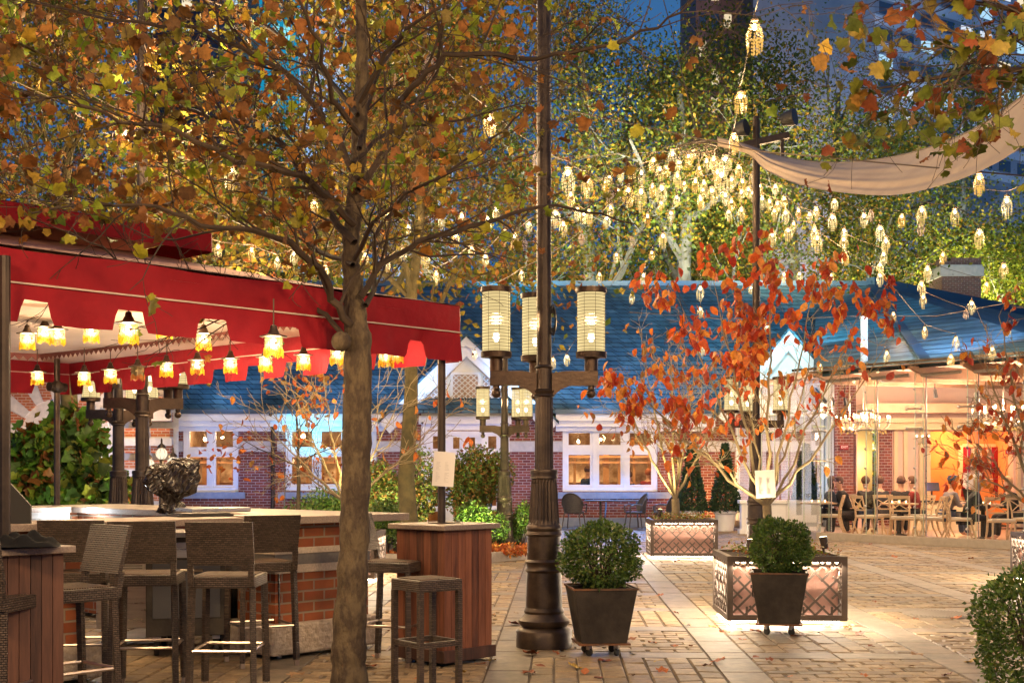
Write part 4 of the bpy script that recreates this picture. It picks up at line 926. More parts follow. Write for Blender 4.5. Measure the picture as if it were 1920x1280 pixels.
# frame and posts
fb = MB()
for a, b in edges:
    a3, b3 = lerp(a, apex, .03), lerp(b, apex, .03); fb.beam((*a3, 2.68), (*b3, 2.68), .025)
for a in ring: fb.beam((*lerp(a, apex, .03), 2.70), (*lerp(a, apex, .55), 3.05), .025)
fb.build('frame', m_liner, cn)
def c2l(p): d = Vector((p[0]-CO.x, p[1]-CO.y)); u = Vector((math.cos(TH), math.sin(TH))); v = Vector((-math.sin(TH), math.cos(TH))); return d.dot(u), d.dot(v)
posts = {'r': (gx(828, 9.9), 9.9), 'l': (gx(9, 7.15), 7.15), 'b': (gx(107, 13.6), 13.6)}
for k, (x, y) in posts.items():
    a, b = c2l((x, y)); MB().lathe([(.031, 1.0), (.031, 2.66)], (a, b, 0), 20, flute=(0, 3, .93)).lathe([(.05, 1.0), (.05, 1.02), (.036, 1.04)], (a, b, 0), 16).build('post', m_bronze_dark if k != 'b' else m_bronze, cn)
a, b = c2l(posts['b']); MB().ball((a, b, 2.36), .07, 12, 8).tube([(a-.1, b-.02, 2.36), (a+.1, b+.02, 2.36)], .05, 10).build('bracket', m_bronze_dark, cn, smooth=True)
# fringed lamps
m_fr_glass = lampmat('amber_fringe_glass', (1, .66, .20), 1.5, transp=.5, sample=False, gloss=.1)
m_fringe = islandmat('yellow_fringe', [(.9, .62, .03), (.85, .52, .02), (.92, .70, .06), (.88, .58, .03)], .5, .4)
m_bead = islandmat('bead_strand', [(.35, .30, .15), (.5, .42, .22), (.15, .2, .08), (.45, .2, .1)], .4, .3)
def fringe_lamp():
    t = thing('fringed_lamp', 'x', 'hanging lamp', (0, 0, 0), 0, 'fringed lamps hanging under the red canopy')
    MB().tube([(0, 0, 0), (0, 0, .30)], .006, 5).build('cord', m_wire, t)
    MB().lathe([(.112, -.012), (.112, -.004), (.05, .012), (.04, .035), (.03, .05), (.026, .08), (.008, .09)], n=24).build('cap', m_bronze, t, smooth=True)
    s = MB(); n = 20; r = .066
    for i in range(n):
        a0, a1 = 2*math.pi*i/n, 2*math.pi*(i+1)/n; s.add([(r*math.cos(a0), r*math.sin(a0), -.012), (r*math.cos(a1), r*math.sin(a1), -.012), (r*1.05*math.cos(a1), r*1.05*math.sin(a1), -.12), (r*1.05*math.cos(a0), r*1.05*math.sin(a0), -.12)], [(0, 1, 2, 3)])
    s.build('glass_shade', m_fr_glass, t)
    b = MB(); fr = MB(); n = 30; r = .073
    for i in range(n):
        a = 2*math.pi*i/n; dz = .028*abs(((i*5/n) % 1)-.5)*2; c, s_ = r*math.cos(a), r*math.sin(a)
        b.beam((c, s_, -.015), (c, s_, -.10-dz), .0035, .0035); fr.beam((c*1.02, s_*1.02, -.10-dz), (c*1.05, s_*1.05, -.155-dz), .0145, .004, up=(-s_, c, 0))
        if i % 6 == 0: b.ball((c*1.03, s_*1.03, -.065), .012, 6, 4)
    b.build('bead_strands', m_bead, t); fr.build('fringe', m_fringe, t); MB().ball((0, 0, -.045), .02, 8, 6, 1.3).build('bulb', m_bulb_hot, t)
    return t
fp = fringe_lamp(); first = True
ordn = ['first', 'second', 'third', 'fourth', 'fifth', 'sixth', 'seventh', 'eighth', 'ninth', 'tenth', 'eleventh', 'twelfth']
spots = []
for k, (px, py) in enumerate(((51, 640), (84, 628), (108, 632), (171, 626), (241, 620), (308, 618), (382, 640), (513, 645), (633, 668), (724, 672), (742, 664))): spots.append((px, py, None, 'front', k))
for k, (px, py) in enumerate(((70, 712), (158, 713), (207, 708), (258, 702), (312, 695), (370, 690), (432, 687), (498, 684), (569, 680))): spots.append((px, py, None, 'back', k))
for px, py, _, rw, k in spots:
    w_ = {'front': 34 if px in (241, 513) else 27, 'back': 22}[rw]; D = 2400*.114/w_
    if rw == 'front' and px < 130: D = 2400*.114/26
    if rw == 'back': D = 13.0-px*.0035
    o = fp if first else copy_tree(fp); first = False
    p = P(px, py-16, D); o.location = p; o.rotation_euler = (0, 0, rs.uniform(0, 1)); o.scale = (.77, .77, .77)
    o['label'] = f'fringed amber lamp, {ordn[k]} from the left in the {rw} row under the red canopy' if px != 258 else 'unlit dark fringed lamp between lit ones in the back row under the canopy'
    if px == 258:
        for c in o.children:
            if c.name.startswith(('bulb', 'glass')): c.data = c.data.copy(); c.data.materials[0] = M('dead_glass', (.12, .07, .04), rough=.3)
            if c.name.startswith('fringe'): c.data = c.data.copy(); c.data.materials[0] = M('dim_fringe', (.45, .18, .03))
    else: plight((p.x, p.y, p.z-.045), 15, (1, .72, .40), .04)
# ------------------------------------------------------------------ wooden post tables
def post_table(label, x, y, rz, side=.52, h=1.06):
    t = thing('post_table', label, 'table', (x, y, 0), rz, None); s = side/2
    pl = MB(); n = 7
    for f_ in range(4):
        m4 = Matrix.Rotation(f_*math.pi/2, 4, 'Z')
        for k in range(n):
            w_ = side/n; x0 = -s+k*w_; vs = MB().bx(x0+.002, x0+w_-.002, -s-.001*rs.random(), -s+.02, .10, h-.04); pl.add([tuple(m4 @ Vector(v)) for v in vs.v], vs.f)
    pl.build('plank_body', m_wood, t)
    MB().bx(-s+.022, s-.022, -s+.022, s-.022, .04, h-.05).build('core', m_black, t)
    MB().box((0, 0, .075), (side+.05, side+.05, .09)).build('kick_board', m_wood2, t, bevel=.005)
    MB().box((0, 0, h-.02), (side+.10, side+.10, .04)).build('top', m_granite, t, bevel=.006)
    MB().bx(-.10, .10, -.08, .08, h+.001, h+.008).build('post_plate', m_bronze_dark, t)
    return t
post_table('square redwood plank table around the right canopy post', posts['r'][0]+.02, posts['r'][1]+.02, R(48))
tb = post_table('dark plank table around the near left canopy post with a black cover on top', posts['l'][0]-.02, posts['l'][1]+.05, R(48), .46, 1.04)
for c in tb.children:
    if c.name.startswith('plank'): c.data.materials[0] = m_wood2
# black cover on it
t = thing('folded_cover', 'crumpled black fabric cover lying on the left plank table', 'cover', (posts['l'][0]+.15, posts['l'][1]-.08, 1.045), R(20))
mb = MB(); n, m = 24, 16
for i in range(n+1):
    for j in range(m+1):
        u, v = i/n-.5, j/m-.5; e = max(0, 1-(2*abs(u))**3)*max(0, 1-(2*abs(v))**3)
        mb.v.append((u*.36, v*.34, .004+e*(.05+.022*math.sin(9*u+14*v)+.018*math.sin(17*u-6*v))))
for i in range(n):
    for j in range(m): mb.f.append((i*(m+1)+j, (i+1)*(m+1)+j, (i+1)*(m+1)+j+1, i*(m+1)+j+1))
mb.build('cloth', M('black_cloth', (.008, .008, .009), rough=.9, spec=.15), t, smooth=True)
# ------------------------------------------------------------------ menus
m_paper = M('paper', (.80, .76, .72), rough=.8); m_ink = M('ink', (.42, .40, .40))
def menu(label, px, py, D, w_, h_, rot, rx=0):
    p = P(px, py, D); t = thing('menu_sheet', label, 'menu', p, 0, None); t.rotation_euler = (0, rot, rx)
    MB().box((0, 0, 0), (w_, .003, h_)).build('sheet', m_paper, t)
    q = MB(); r_ = random.Random(int(px))
    for cx in (-.2, .2):
        z = .28
        for k in range(15):
            z -= .036+(.05 if k in (0, 7) else 0)
            if z < -.36: break
            L = r_.uniform(.06, .22); x0 = cx-.15; q.bx(x0*w_, (x0+L)*w_, -.0032, -.0018, z*h_-(.0008 if px < 1000 else .0004), z*h_+(.0008 if px < 1000 else .0004))
    q.build('text_lines', m_ink if px < 1000 else M('faint_ink', (.66, .63, .60)), t); return t
menu('white menu sheet with two printed columns tied to the right canopy post', 832, 879, 9.80, .165, .265, R(4))
menu('blank looking white menu sheet hung on the trunk of the red leaved tree', 1435, 907, 12.35, .19, .27, R(-3))
# ------------------------------------------------------------------ bar
BO = CO; bt = R(48)
def barpt(px, py, D): x, y = gx(px, D), D; return c2l((x, y))
bar = thing('bar_counter', 'brick and granite outdoor bar counter forming a ring under the red canopy', 'bar counter', CO, TH)
# pier at right: front-left corner at px 515, D 10
a0, b0 = barpt(516, 0, 10.0); a1 = a0+.95
def lb(name, x0, x1, y0, y1, z0, z1, mat, bev=0, par=None): return MB().bx(x0, x1, y0, y1, z0, z1).build(name, mat, par or bar, bevel=bev)
TOPZ = 1.11
lb('brick_pier', a0, a1, b0, b0+.5, .27, .66, m_brick_bar); lb('brick_pier', a0, a1, b0, b0+.5, .86, TOPZ-.06, m_brick_bar)
lb('granite_band', a0-.02, a1+.02, b0-.02, b0+.52, .81, .86, m_granite_band, .004); lb('grey_band', a0-.01, a1+.01, b0-.01, b0+.51, .725, .81, m_greyband); lb('granite_band', a0-.02, a1+.02, b0-.02, b0+.52, .66, .725, m_granite_band, .004)
lb('rough_stone_foot', a0-.10, a1+.08, b0-.10, b0+.6, .03, .27, m_rock, .02)
lb('granite_top', a0-.08, a1+.34, b0-.14, b0+.62, TOPZ-.06, TOPZ, m_granite, .006)
# right arm (along local y) and back arm
lb('brick_back', a1-.5, a1, b0+.5, b0+4.4, .05, TOPZ-.06, m_brick_bar); lb('granite_top', a1-.62, a1+.34, b0+.63, b0+4.6, TOPZ-.06, TOPZ-.001, m_granite, .006)
lb('brick_back', a1-4.6, a1-.51, b0+3.9, b0+4.4, .05, TOPZ-.06, m_brick_bar); lb('granite_top', a1-4.9, a1-.63, b0+3.8, b0+4.6, TOPZ-.06, TOPZ-.001, m_granite, .006)
# left front arm
aL, bL = barpt(150, 0, 8.9)
lb('brick_pier', aL-.30, aL, bL, bL+.45, .27, TOPZ-.06, m_brick_bar); lb('rough_stone_foot', aL-.36, aL+.12, bL-.1, bL+.55, .03, .27, m_rock, .02)
a2, b2 = barpt(345, 0, 10.3)
lb('granite_top', aL-1.4, a2, bL-.12, bL+.52, TOPZ-.05, TOPZ, m_granite, .006); lb('brick_back', aL-1.4, aL-.31, bL+.05, bL+.45, .1, TOPZ-.05, m_brick_bar)
# steel work inside the ring
st = MB(); lb('steel_backsplash', a1-4.4, a1-.7, b0+3.72, b0+3.79, .6, 1.06, m_steel)
lb('steel_shelf', a1-4.4, a1-.7, b0+3.3, b0+3.71, .86, .90, m_steel)
p = c2l((gx(150, 13), 13.0)); plight(tuple(P(165, 955, 12.6)), 14, (.85, .95, 1), .1)
MB().bx(a1-3.9, a1-2.6, b0+3.6, b0+3.66, 1.0, 1.03).build('strip_light', lampmat('led_strip', (.75, .9, 1), 2.2), bar)
for q_ in ((-1.6, 1.8), (-3.0, 1.6)): plight((q_[0], q_[1], 2.25), 16, (1, .68, .36), .2, bar)  # bare lights added to brighten the bar ring, no lamp modelled here
# equipment carts in the opening
def cart(label, px, D, w_, d_, h_, rz, style):
    t = thing('equipment_cart', label, 'cart', (gx(px, D), D, 0), rz, None)
    MB().bx(-w_/2, w_/2, -d_/2, d_/2, .16, h_-.04).build('cabinet', m_steel if style == 'steel' else m_darkmetal, t, bevel=.006)
    MB().bx(-w_/2-.02, w_/2+.02, -d_/2-.02, d_/2+.02, h_-.04, h_).build('top', m_steel, t, bevel=.004)
    f = MB(); 
    if style == 'steel':
        for k in range(10): f.bx(-w_*.32, w_*.10, -d_/2-.006, -d_/2-.0005, .52+k*.022, .532+k*.022)
        f.build('vent', m_greyband, t); MB().bx(w_*.2, w_*.44, -d_/2-.01, -d_/2-.0005, .2, .85).build('side_panel', M('brown_panel', (.20, .07, .04), rough=.5), t)
    else:
        MB().bx(-w_*.42, w_*.42, -d_/2-.012, -d_/2-.0005, .30, h_-.22).build('drawer_front', M('dark_steel', (.12, .12, .125), rough=.35, metal=.7), t, bevel=.004)
        MB().tube([(-w_*.2, -d_/2-.04, h_-.30), (w_*.2, -d_/2-.04, h_-.30)], .012, 6).build('handle', m_tube, t)
        MB().bx(-w_*.42, w_*.42, -d_/2-.008, -d_/2-.0005, h_-.2, h_-.08).build('control_panel', m_steel, t)
    for sx in (-1, 1):
        for sy in (-1, 1):
            c = MB().lathe([(.055, -.02), (.06, -.012), (.06, .012), (.055, .02)], n=16); c.v = [(sx*(w_/2-.08)+z, sy*(d_/2-.08)+x, .062+y) for x, y, z in c.v]; o = c.build('caster', m_rubber, t, smooth=True)
            MB().bx(sx*(w_/2-.08)-.03, sx*(w_/2-.08)+.03, sy*(d_/2-.08)-.03, sy*(d_/2-.08)+.03, .125, .16).build('fork', m_steel, o)
    return t
cart('steel refrigerated cart with a white vent grille behind the second bar stool', 262, 10.9, .62, .55, .96, R(8), 'steel')
cart('dark grey drawer cart on casters in the bar opening between the stools', 350, 10.4, .62, .55, .98, R(14), 'dark')
cart('grey equipment cart on casters beside the brick pier', 462, 10.9, .52, .5, .98, R(40), 'dark')
# lowboy steel stuff on counter: tap tower under bin bag
p = P(322, 958, 11.6); t = thing('bagged_tap', 'beer tap tower wrapped in a shiny black plastic bag on the bar', 'wrapped tap', (p.x, p.y, 1.10))
MB().tube([(0, 0, 0), (0, 0, .25)], .035, 10).build('column', m_tube, t)
mb = MB(); n, m = 72, 40; rr = random.Random(3)
ph = [rr.uniform(0, 6) for _ in range(9)]
prof = [(.06, .0), (.13, .01), (.11, .05), (.05, .09), (.10, .15), (.18, .19), (.20, .28), (.205, .36), (.20, .41), (.12, .44), (.001, .43)]
for i in range(m+1):
    f_ = i/m*(len(prof)-1); k = min(len(prof)-2, int(f_)); q = f_-k; r0 = prof[k][0]*(1-q)+prof[k+1][0]*q; z0 = prof[k][1]*(1-q)+prof[k+1][1]*q
    for j in range(n):
        a = 2*math.pi*j/n; cr = .10*abs(math.sin(a*4+ph[0]+z0*6))+.09*abs(math.sin(a*7+ph[1]-z0*13))+.06*abs(math.sin(a*13+ph[2]+z0*21))+.04*math.sin(a*21+z0*37)
        r_ = r0*(1.05-cr)*(1+rr.uniform(-.035, .035)); mb.v.append((r_*1.15*math.cos(a)*(1.12 if z0 > .15 else 1), r_*.8*math.sin(a), z0+.02*math.sin(a*5+z0*20)+.03*math.cos(a)*(z0 > .2)+rr.uniform(-.006, .006)))
for i in range(m):
    for j in range(n): mb.f.append((i*n+j, i*n+(j+1) % n, (i+1)*n+(j+1) % n, (i+1)*n+j))
mb.build('plastic_bag', M('bag_plastic', (.018, .013, .011), rough=.24, spec=.6), t)
t = thing('side_screen', 'dark slanted side panel standing on the bar at the far left', 'panel', (gx(32, 8.6), 8.6, 1.11), R(10))
MB().poly([(-.12, 0), (.09, 0), (.09, .12), (-.12, .36)], -.02, .02).build('panel', M('side_panel_grey', (.018, .016, .015), rough=.6), t)
for i, (px, py, c, h_, lb_) in enumerate(((155, 0, (.7, .7, .68), .13, 'white squeeze bottle standing on the lit steel shelf of the bar'), (172, 0, (.5, .12, .05), .11, 'red topped sauce bottle on the lit steel shelf of the bar'), (190, 0, (.8, .8, .76), .12, 'pale bottle right of the red topped one on the bar shelf'))):
    D = 13.3; t = thing('bottle', lb_, 'bottle', (gx(px, D), D, .9), 0, 'bottles on the bar shelf'); MB().lathe([(.03, 0), (.032, .01), (.032, h_*.7), (.012, h_*.9), (.012, h_)], n=12).build('body', M('bottle_plastic', c, rough=.3), t, smooth=True); MB().lathe([(.014, h_), (.012, h_+.02)], n=8).build('cap', m_black, t)
# trays / hoses on counter
t = thing('steel_tray', 'flat steel tray lying on the bar counter beside the bagged tap', 'tray', (gx(400, 11.2), 11.2, 1.112), R(40)); MB().bx(-.28, .28, -.16, .16, 0, .035).build('rim', m_steel, t, bevel=.006)
t = thing('counter_mat', 'dark ribbed bar mat folded on the counter behind the stools', 'mat', (gx(375, 10.0), 10.0, 1.112), R(35)); MB().bx(-.22, .22, -.14, .14, 0, .015).build('mat', m_black, t); MB().bx(-.20, .20, -.12, .10, .0152, .026).build('fold', m_darkmetal, t)
# ------------------------------------------------------------------ stools
def stool():
    t = thing('bar_stool', 'x', 'bar stool', (0, 0, 0), 0, 'brown woven wicker bar stools')
    h = .78; s = .215
    MB().bx(-s, s, -s, s, h-.075, h).build('seat_frame', m_wicker, t, bevel=.008)
    MB().bx(-s+.03, s-.03, -s+.03, s-.03, h+.0005, h+.006).build('seat', m_seatweave, t)
    b = MB(); zb, zt = h+.075, 1.135
    nx, nz = 10, 6
    for k in range(2):
        o = len(b.v)
        for i in range(nx+1):
            for j in range(nz+1):
                x = -s+2*s*i/nx; z = zb+(zt-zb)*j/nz; y = -s-.02-.07*(j/nz)-.02*math.cos(x/s*1.4)*(j/nz)+(.028 if k else 0); b.v.append((x, y, z))
        for i in range(nx):
            for j in range(nz):
                q = (o+i*(nz+1)+j, o+(i+1)*(nz+1)+j, o+(i+1)*(nz+1)+j+1, o+i*(nz+1)+j+1); b.f.append(q if not k else q[::-1])
    N = (nx+1)*(nz+1); idx = [i*(nz+1) for i in range(nx+1)]
    for i in range(nx):
        b.f.append((i*(nz+1), N+i*(nz+1), N+(i+1)*(nz+1), (i+1)*(nz+1))); b.f.append((i*(nz+1)+nz, (i+1)*(nz+1)+nz, N+(i+1)*(nz+1)+nz, N+i*(nz+1)+nz))
    for j in range(nz): b.f.append((j, j+1, N+j+1, N+j)); e = nx*(nz+1); b.f.append((e+j, N+e+j, N+e+j+1, e+j+1))
    b.build('backrest', m_wicker, t)
    for sx in (-1, 1):
        MB().beam((sx*(s-.02), -s+.0, h-.06), (sx*(s-.02), -s-.022, zb+.01), .036).build('back_post', m_wicker, t)
        for sy in (-1, 1):
            l = MB().beam((sx*(s-.019)+sx*(.012), sy*(s-.019)+sy*(.03 if sy < 0 else .01), .04), (sx*(s-.019), sy*(s-.019), h-.074), .036).build('leg', m_wicker, t)
            MB().bx(sx*(s-.007)-.016, sx*(s-.007)+.016, sy*(s-.019)+sy*(.03 if sy < 0 else .01)-.016, sy*(s-.019)+sy*(.03 if sy < 0 else .01)+.016, 0, .04).build('foot', m_tube, l)
    z = .30; q = MB()
    for sx in (-1, 1): q.tube([(sx*(s-.02), -s+.01, z), (sx*(s-.02), s-.02, z)], .011, 8)
    q.tube([(-s+.02, -s+.0, z), (s-.02, -s+.0, z)], .011, 8); q.tube([(-s+.02, s-.02, z+.0), (s-.02, s-.02, z)], .011, 8); q.build('footrest', m_tube, t, smooth=True)
    return t
sp0 = stool(); done = False
for (px, D, yaw, lab) in ((122, 7.5, 138, 'wicker bar stool turned to the left plank table, nearest whole stool at bottom left'), (-22, 7.0, -8, 'wicker bar stool cut by the left edge of the picture'), (150, 8.75, 6, 'wicker bar stool mostly hidden behind the near left stool'), (277, 8.6, 7, 'wicker bar stool with brown seat showing, third back along the bar'), (428, 8.45, 0, 'wicker bar stool standing squarely back to the camera in front of the bar opening'), (488, 9.75, 28, 'wicker bar stool with pale front legs leaning against the brick pier'), (738, 9.75, -108, 'wicker bar stool half hidden behind the tree trunk facing the redwood table')):
    o = copy_tree(sp0) if done else sp0; done = True; o['label'] = lab; o.location = (gx(px, D), D+.02, 0); o.rotation_euler = (0, 0, R(yaw))
# backless stool
t = thing('backless_stool', 'square backless woven stool with lower rail ring beside the redwood table', 'stool', (gx(800, 8.45), 8.45, 0), R(38)); h = .755; s = .17
MB().bx(-s, s, -s, s, h-.075, h).build('seat_frame', m_wicker, t, bevel=.008); MB().bx(-s+.03, s-.03, -s+.03, s-.03, h+.0005, h+.006).build('seat', m_seatweave, t)
for sx in (-1, 1):
    for sy in (-1, 1): MB().beam((sx*(s-.018), sy*(s-.018), 0), (sx*(s-.018), sy*(s-.018), h-.074), .035).build('leg', m_wicker, t)
q = MB()
for a, b in (((-s+.03, -s+.018), (s-.03, -s+.018)), ((-s+.03, s-.018), (s-.03, s-.018)), ((-s+.018, -s+.03), (-s+.018, s-.03)), ((s-.018, -s+.03), (s-.018, s-.03))): q.beam((*a, .335), (*b, .335), .03, .035)
q.build('footrest', m_wicker, t)
# ------------------------------------------------------------------ lattice planters
m_plpanel = M('planter_panel', (.26, .14, .11), (.36, .20, .16), 6, .7, 0, .1); m_plframe = M('planter_frame', (.075, .055, .045), (.10, .075, .06), 8, .5, .5)
def planter(label, x, y, rz=R(-2), W=1.13, H=.66, lights=70):
    t = thing('lattice_planter', label, 'planter', (x, y, 0), rz, 'square lattice planters with lights under the rim'); s = W/2
    f = MB(); b = .055
    for z0, z1 in ((.05, .05+b), (H-b, H)):
        f.bx(-s, s, -s, -s+b, z0, z1); f.bx(-s, s, s-b, s, z0, z1); f.bx(-s, -s+b, -s+b, s-b, z0, z1); f.bx(s-b, s, -s+b, s-b, z0, z1)
    for sx in (-1, 1):
        for sy in (-1, 1): f.box((sx*(s-b/2), sy*(s-b/2), (.05+H)/2), (b, b, H-.05-2*b)); f.box((sx*(s-.12), sy*(s-.12), .025), (.05, .05, .05))
    f.build('frame', m_plframe, t)
    i_ = s-.075; MB().bx(-i_, i_, -i_, i_, .08, H-.085).build('box', m_plpanel, t)
    MB().bx(-s+b, s-b, -s+b, s-b, H-.085, H-.02).build('soil', m_soil, t)
    w = W-2*b; hh = H-.05-2*b; cell = w/7.8
    for a in range(4):
        m4 = Matrix.Rotation(a*math.pi/2, 4, 'Z'); l = MB(); x0, x1, z0, z1 = -w/2, w/2, .05+b, H-b
        def seg(ax, az, bx_2, bz_2):
            l.beam((ax, -s+.022, az), (bx_2, -s+.022, bz_2), .02, .02, up=(0, 1, 0))
        for sg in (1, -1):
            for k in range(-12, 13):
                if k % 3 == 0 and False: continue
                c = k*cell*1.02; # line x = c + sg*(z-z0)
                zs = z0; ze = z1; xs = c+sg*0; xe = c+sg*(z1-z0)
                if sg*(x0-xs) > 0 and sg > 0: zs = z0+(x0-xs); xs = x0
                if sg < 0 and xs > x1: zs = z0+(xs-x1); xs = x1
                if sg > 0 and xe > x1: ze = z1-(xe-x1); xe = x1
                if sg < 0 and xe < x0: ze = z1-(x0-xe); xe = x0
                if ze-zs > .02 and x0-.001 <= xs <= x1+.001:
                    if k % 2: seg(xs, zs, xe, ze)
                    else:   # broken lines: open into Y motifs
                        mz = (zs+ze)/2; L1 = .36; seg(xs, zs, xs+(xe-xs)*L1, zs+(ze-zs)*L1); seg(xs+(xe-xs)*(1-L1), zs+(ze-zs)*(1-L1), xe, ze)
        k = -w/2+cell
        while k < w/2: seg(k, z0, k, z0+cell*.62); seg(k, z1-cell*.62, k, z1); k += cell*2.04
        l.v = [tuple(m4 @ Vector(v)) for v in l.v]; l.build('lattice', m_plframe, t)
        q = MB().bx(-w/2+.02, w/2-.02, -s+.035, -s+.050, H-b-.012, H-b-.002); q.v = [tuple(m4 @ Vector(v)) for v in q.v]; q.build('rim_light', lampmat('rim_led', (1, .74, .50), 80), t)
        al = bpy.data.lights.new('rim_glow', 'AREA'); al.shape = 'RECTANGLE'; al.size = 1.0; al.size_y = .02; al.energy = 19; al.color = (1, .82, .60); ao = bpy.data.objects.new('rim_glow', al); COL.objects.link(ao); ao.parent = t
        ao.matrix_local = m4 @ Matrix.Translation((0, -s-.012, H-b-.02)) @ Matrix.Rotation(R(32), 4, 'X').inverted()
        q = MB().bx(-w/2+.02, w/2-.02, -s+.06, -s+.075, .030, .046); q.v = [tuple(m4 @ Vector(v)) for v in q.v]; q.build('underglow_strip', lampmat('under_led', (1, .84, .64), 150), t)
    return t
PLC = {}
def put_planter(key, px, D, lab): s = planter(lab, gx(px, D+.565), D+.565); PLC[key] = s.location; return s
put_planter('near', 1457, 12.1, 'nearest lattice planter holding the red leaved tree, standing behind a zinc pot')
put_planter('far', 1277, 21.5, 'farther lattice planter with a thin many stemmed tree near the restaurant tables')
put_planter('left', 636, 16.9, 'lattice planter holding the bare branched tree, mostly hidden behind the bar')
put_planter('right', 2005, 16.2, 'lattice planter just past the right edge whose glow lights the paving')
# bed flowers in planters
for key, n, lab in (('near', 900, 'low yellow green bedding flowers filling the nearest lattice planter'), ('far', 900, 'low yellow and rust bedding flowers filling the farther lattice planter'), ('left', 400, 'low bedding plants filling the planter of the bare tree'), ('right', 400, 'low bedding plants in the planter past the right edge')):
    c = PLC[key]; o3 = (c.x, c.y, .64); t = thing('bedding_flowers', lab, 'flowers', o3, 0); pts = []
    for _ in range(70):
        cx, cyy, h = rs.uniform(-.46, .46), rs.uniform(-.46, .46), rs.uniform(.04, .14)
        for _ in range(n//70): pts.append((cx+rs.gauss(0, .045), cyy+rs.gauss(0, .045), h*rs.uniform(.2, 1.1)))
    leaves('foliage', pts, .035, T_SMALL, m_flower, t, rg, droop=-.4)['kind'] = 'stuff'
# small uplight in planters
def uplight(label, p, tgt, power, col=(1, .78, .42), ang=75):
    t = thing('garden_spotlight', label, 'spotlight', p, 0, None)
    d = (Vector(tgt)-Vector(p)).normalized(); MB().tube([-d*.09, d*.03], [.03, .042], 12).tube([(0, 0, 0), (0, 0, -.12)], .012, 5).build('housing', m_bronze_dark, t)
    MB().tube([d*.031, d*.034], .034, 12).build('lens', lampmat('spot_lens', col, 12, sample=False), t); spot(Vector(p)+d*.06, tgt, power, col, ang)
n_ = PLC['near']; f_ = PLC['far']; l_ = PLC['left']
uplight('small bronze spotlight in the nearest planter aimed up the red leaved tree', (n_.x-.33, n_.y-.38, .78), (n_.x-.3, n_.y, 3.2), 60)
uplight('small bright spotlight at the back right of the nearest planter', (n_.x+.40, n_.y-.25, .80), (n_.x+.1, n_.y, 3.0), 60)
uplight('small bright spotlight in the farther planter aimed up its thin stems', (f_.x-.40, f_.y-.30, .80), (f_.x, f_.y, 2.8), 110, (1, .82, .35))
uplight('small spotlight in the planter of the bare tree', (l_.x+.30, l_.y-.35, .80), (l_.x, l_.y, 2.8), 110, (1, .82, .35))
# ------------------------------------------------------------------ boxwood pots
def ball_pts(n, r, rx=1, rz=1, inner=.0, seed=1):
    d = rg.normal(size=(n, 3)); d /= np.linalg.norm(d, axis=1)[:, None]
    rad = r*(1-rg.random(n)**2.2*.35); bump = 1+.08*np.sin(d[:, 0]*5+seed)+.06*np.sin(d[:, 1]*9+seed*2)+.07*np.sin(d[:, 2]*6+seed*3)+.04*np.sin(d[:, 0]*17+d[:, 2]*13)+np.where(rg.random(n) < .05, rg.random(n)*.14, 0)
    p = d*(rad*bump)[:, None]; p[:, 2] *= rz; p[:, 0] *= rx; return p, d
def bush_twigs(par, r, base, n=26, mat=m_twig, top=.8):
    q = MB()
    for k in range(n):
        a = rs.uniform(0, 6.3); e = rs.uniform(.2, 1.4); d = Vector((math.cos(a)*math.cos(e), math.sin(a)*math.cos(e), math.sin(e)))*r*top
        q.tube([base, Vector(base)*.5+d*.5+Vector((0, 0, -.02)), (d.x, d.y, d.z)], [r*.04, r*.022, r*.008], 4, caps=False)
    return q.build('stems', mat, par, smooth=True)
def tapered_pot(par, w0, w1, z0, z1, mat=m_darkmetal):
    q = MB(); a, b = w0/2, w1/2; vs = [(-a, -a, z0), (a, -a, z0), (a, a, z0), (-a, a, z0), (-b, -b, z1), (b, -b, z1), (b, b, z1), (-b, b, z1)]; c = b-.02
    vs += [(-c, -c, z1), (c, -c, z1), (c, c, z1), (-c, c, z1), (-c, -c, z1-.05), (c, -c, z1-.05), (c, c, z1-.05), (-c, c, z1-.05)]
    q.add(vs, [(0, 3, 2, 1), (0, 1, 5, 4), (1, 2, 6, 5), (2, 3, 7, 6), (3, 0, 4, 7), (4, 5, 9, 8), (5, 6, 10, 9), (6, 7, 11, 10), (7, 4, 8, 11), (8, 9, 13, 12), (9, 10, 14, 13), (10, 11, 15, 14), (11, 8, 12, 15)])
    q.build('body', mat, par, bevel=.003); MB().bx(-c, c, -c, c, z1-.06, z1-.045).build('soil', m_soil, par)
    r = MB(); e = b+.008
    r.bx(-e, e, -e, -b+.004, z1-.004, z1+.012); r.bx(-e, e, b-.004, e, z1-.004, z1+.012); r.bx(-e, -b+.004, -b+.004, b-.004, z1-.004, z1+.012); r.bx(b-.004, e, -b+.004, b-.004, z1-.004, z1+.012); r.build('rim', m_rust, par)
    MB().box((0, 0, z0-.008), (w0+.05, w0+.05, .016)).build('skid', m_rust, par)
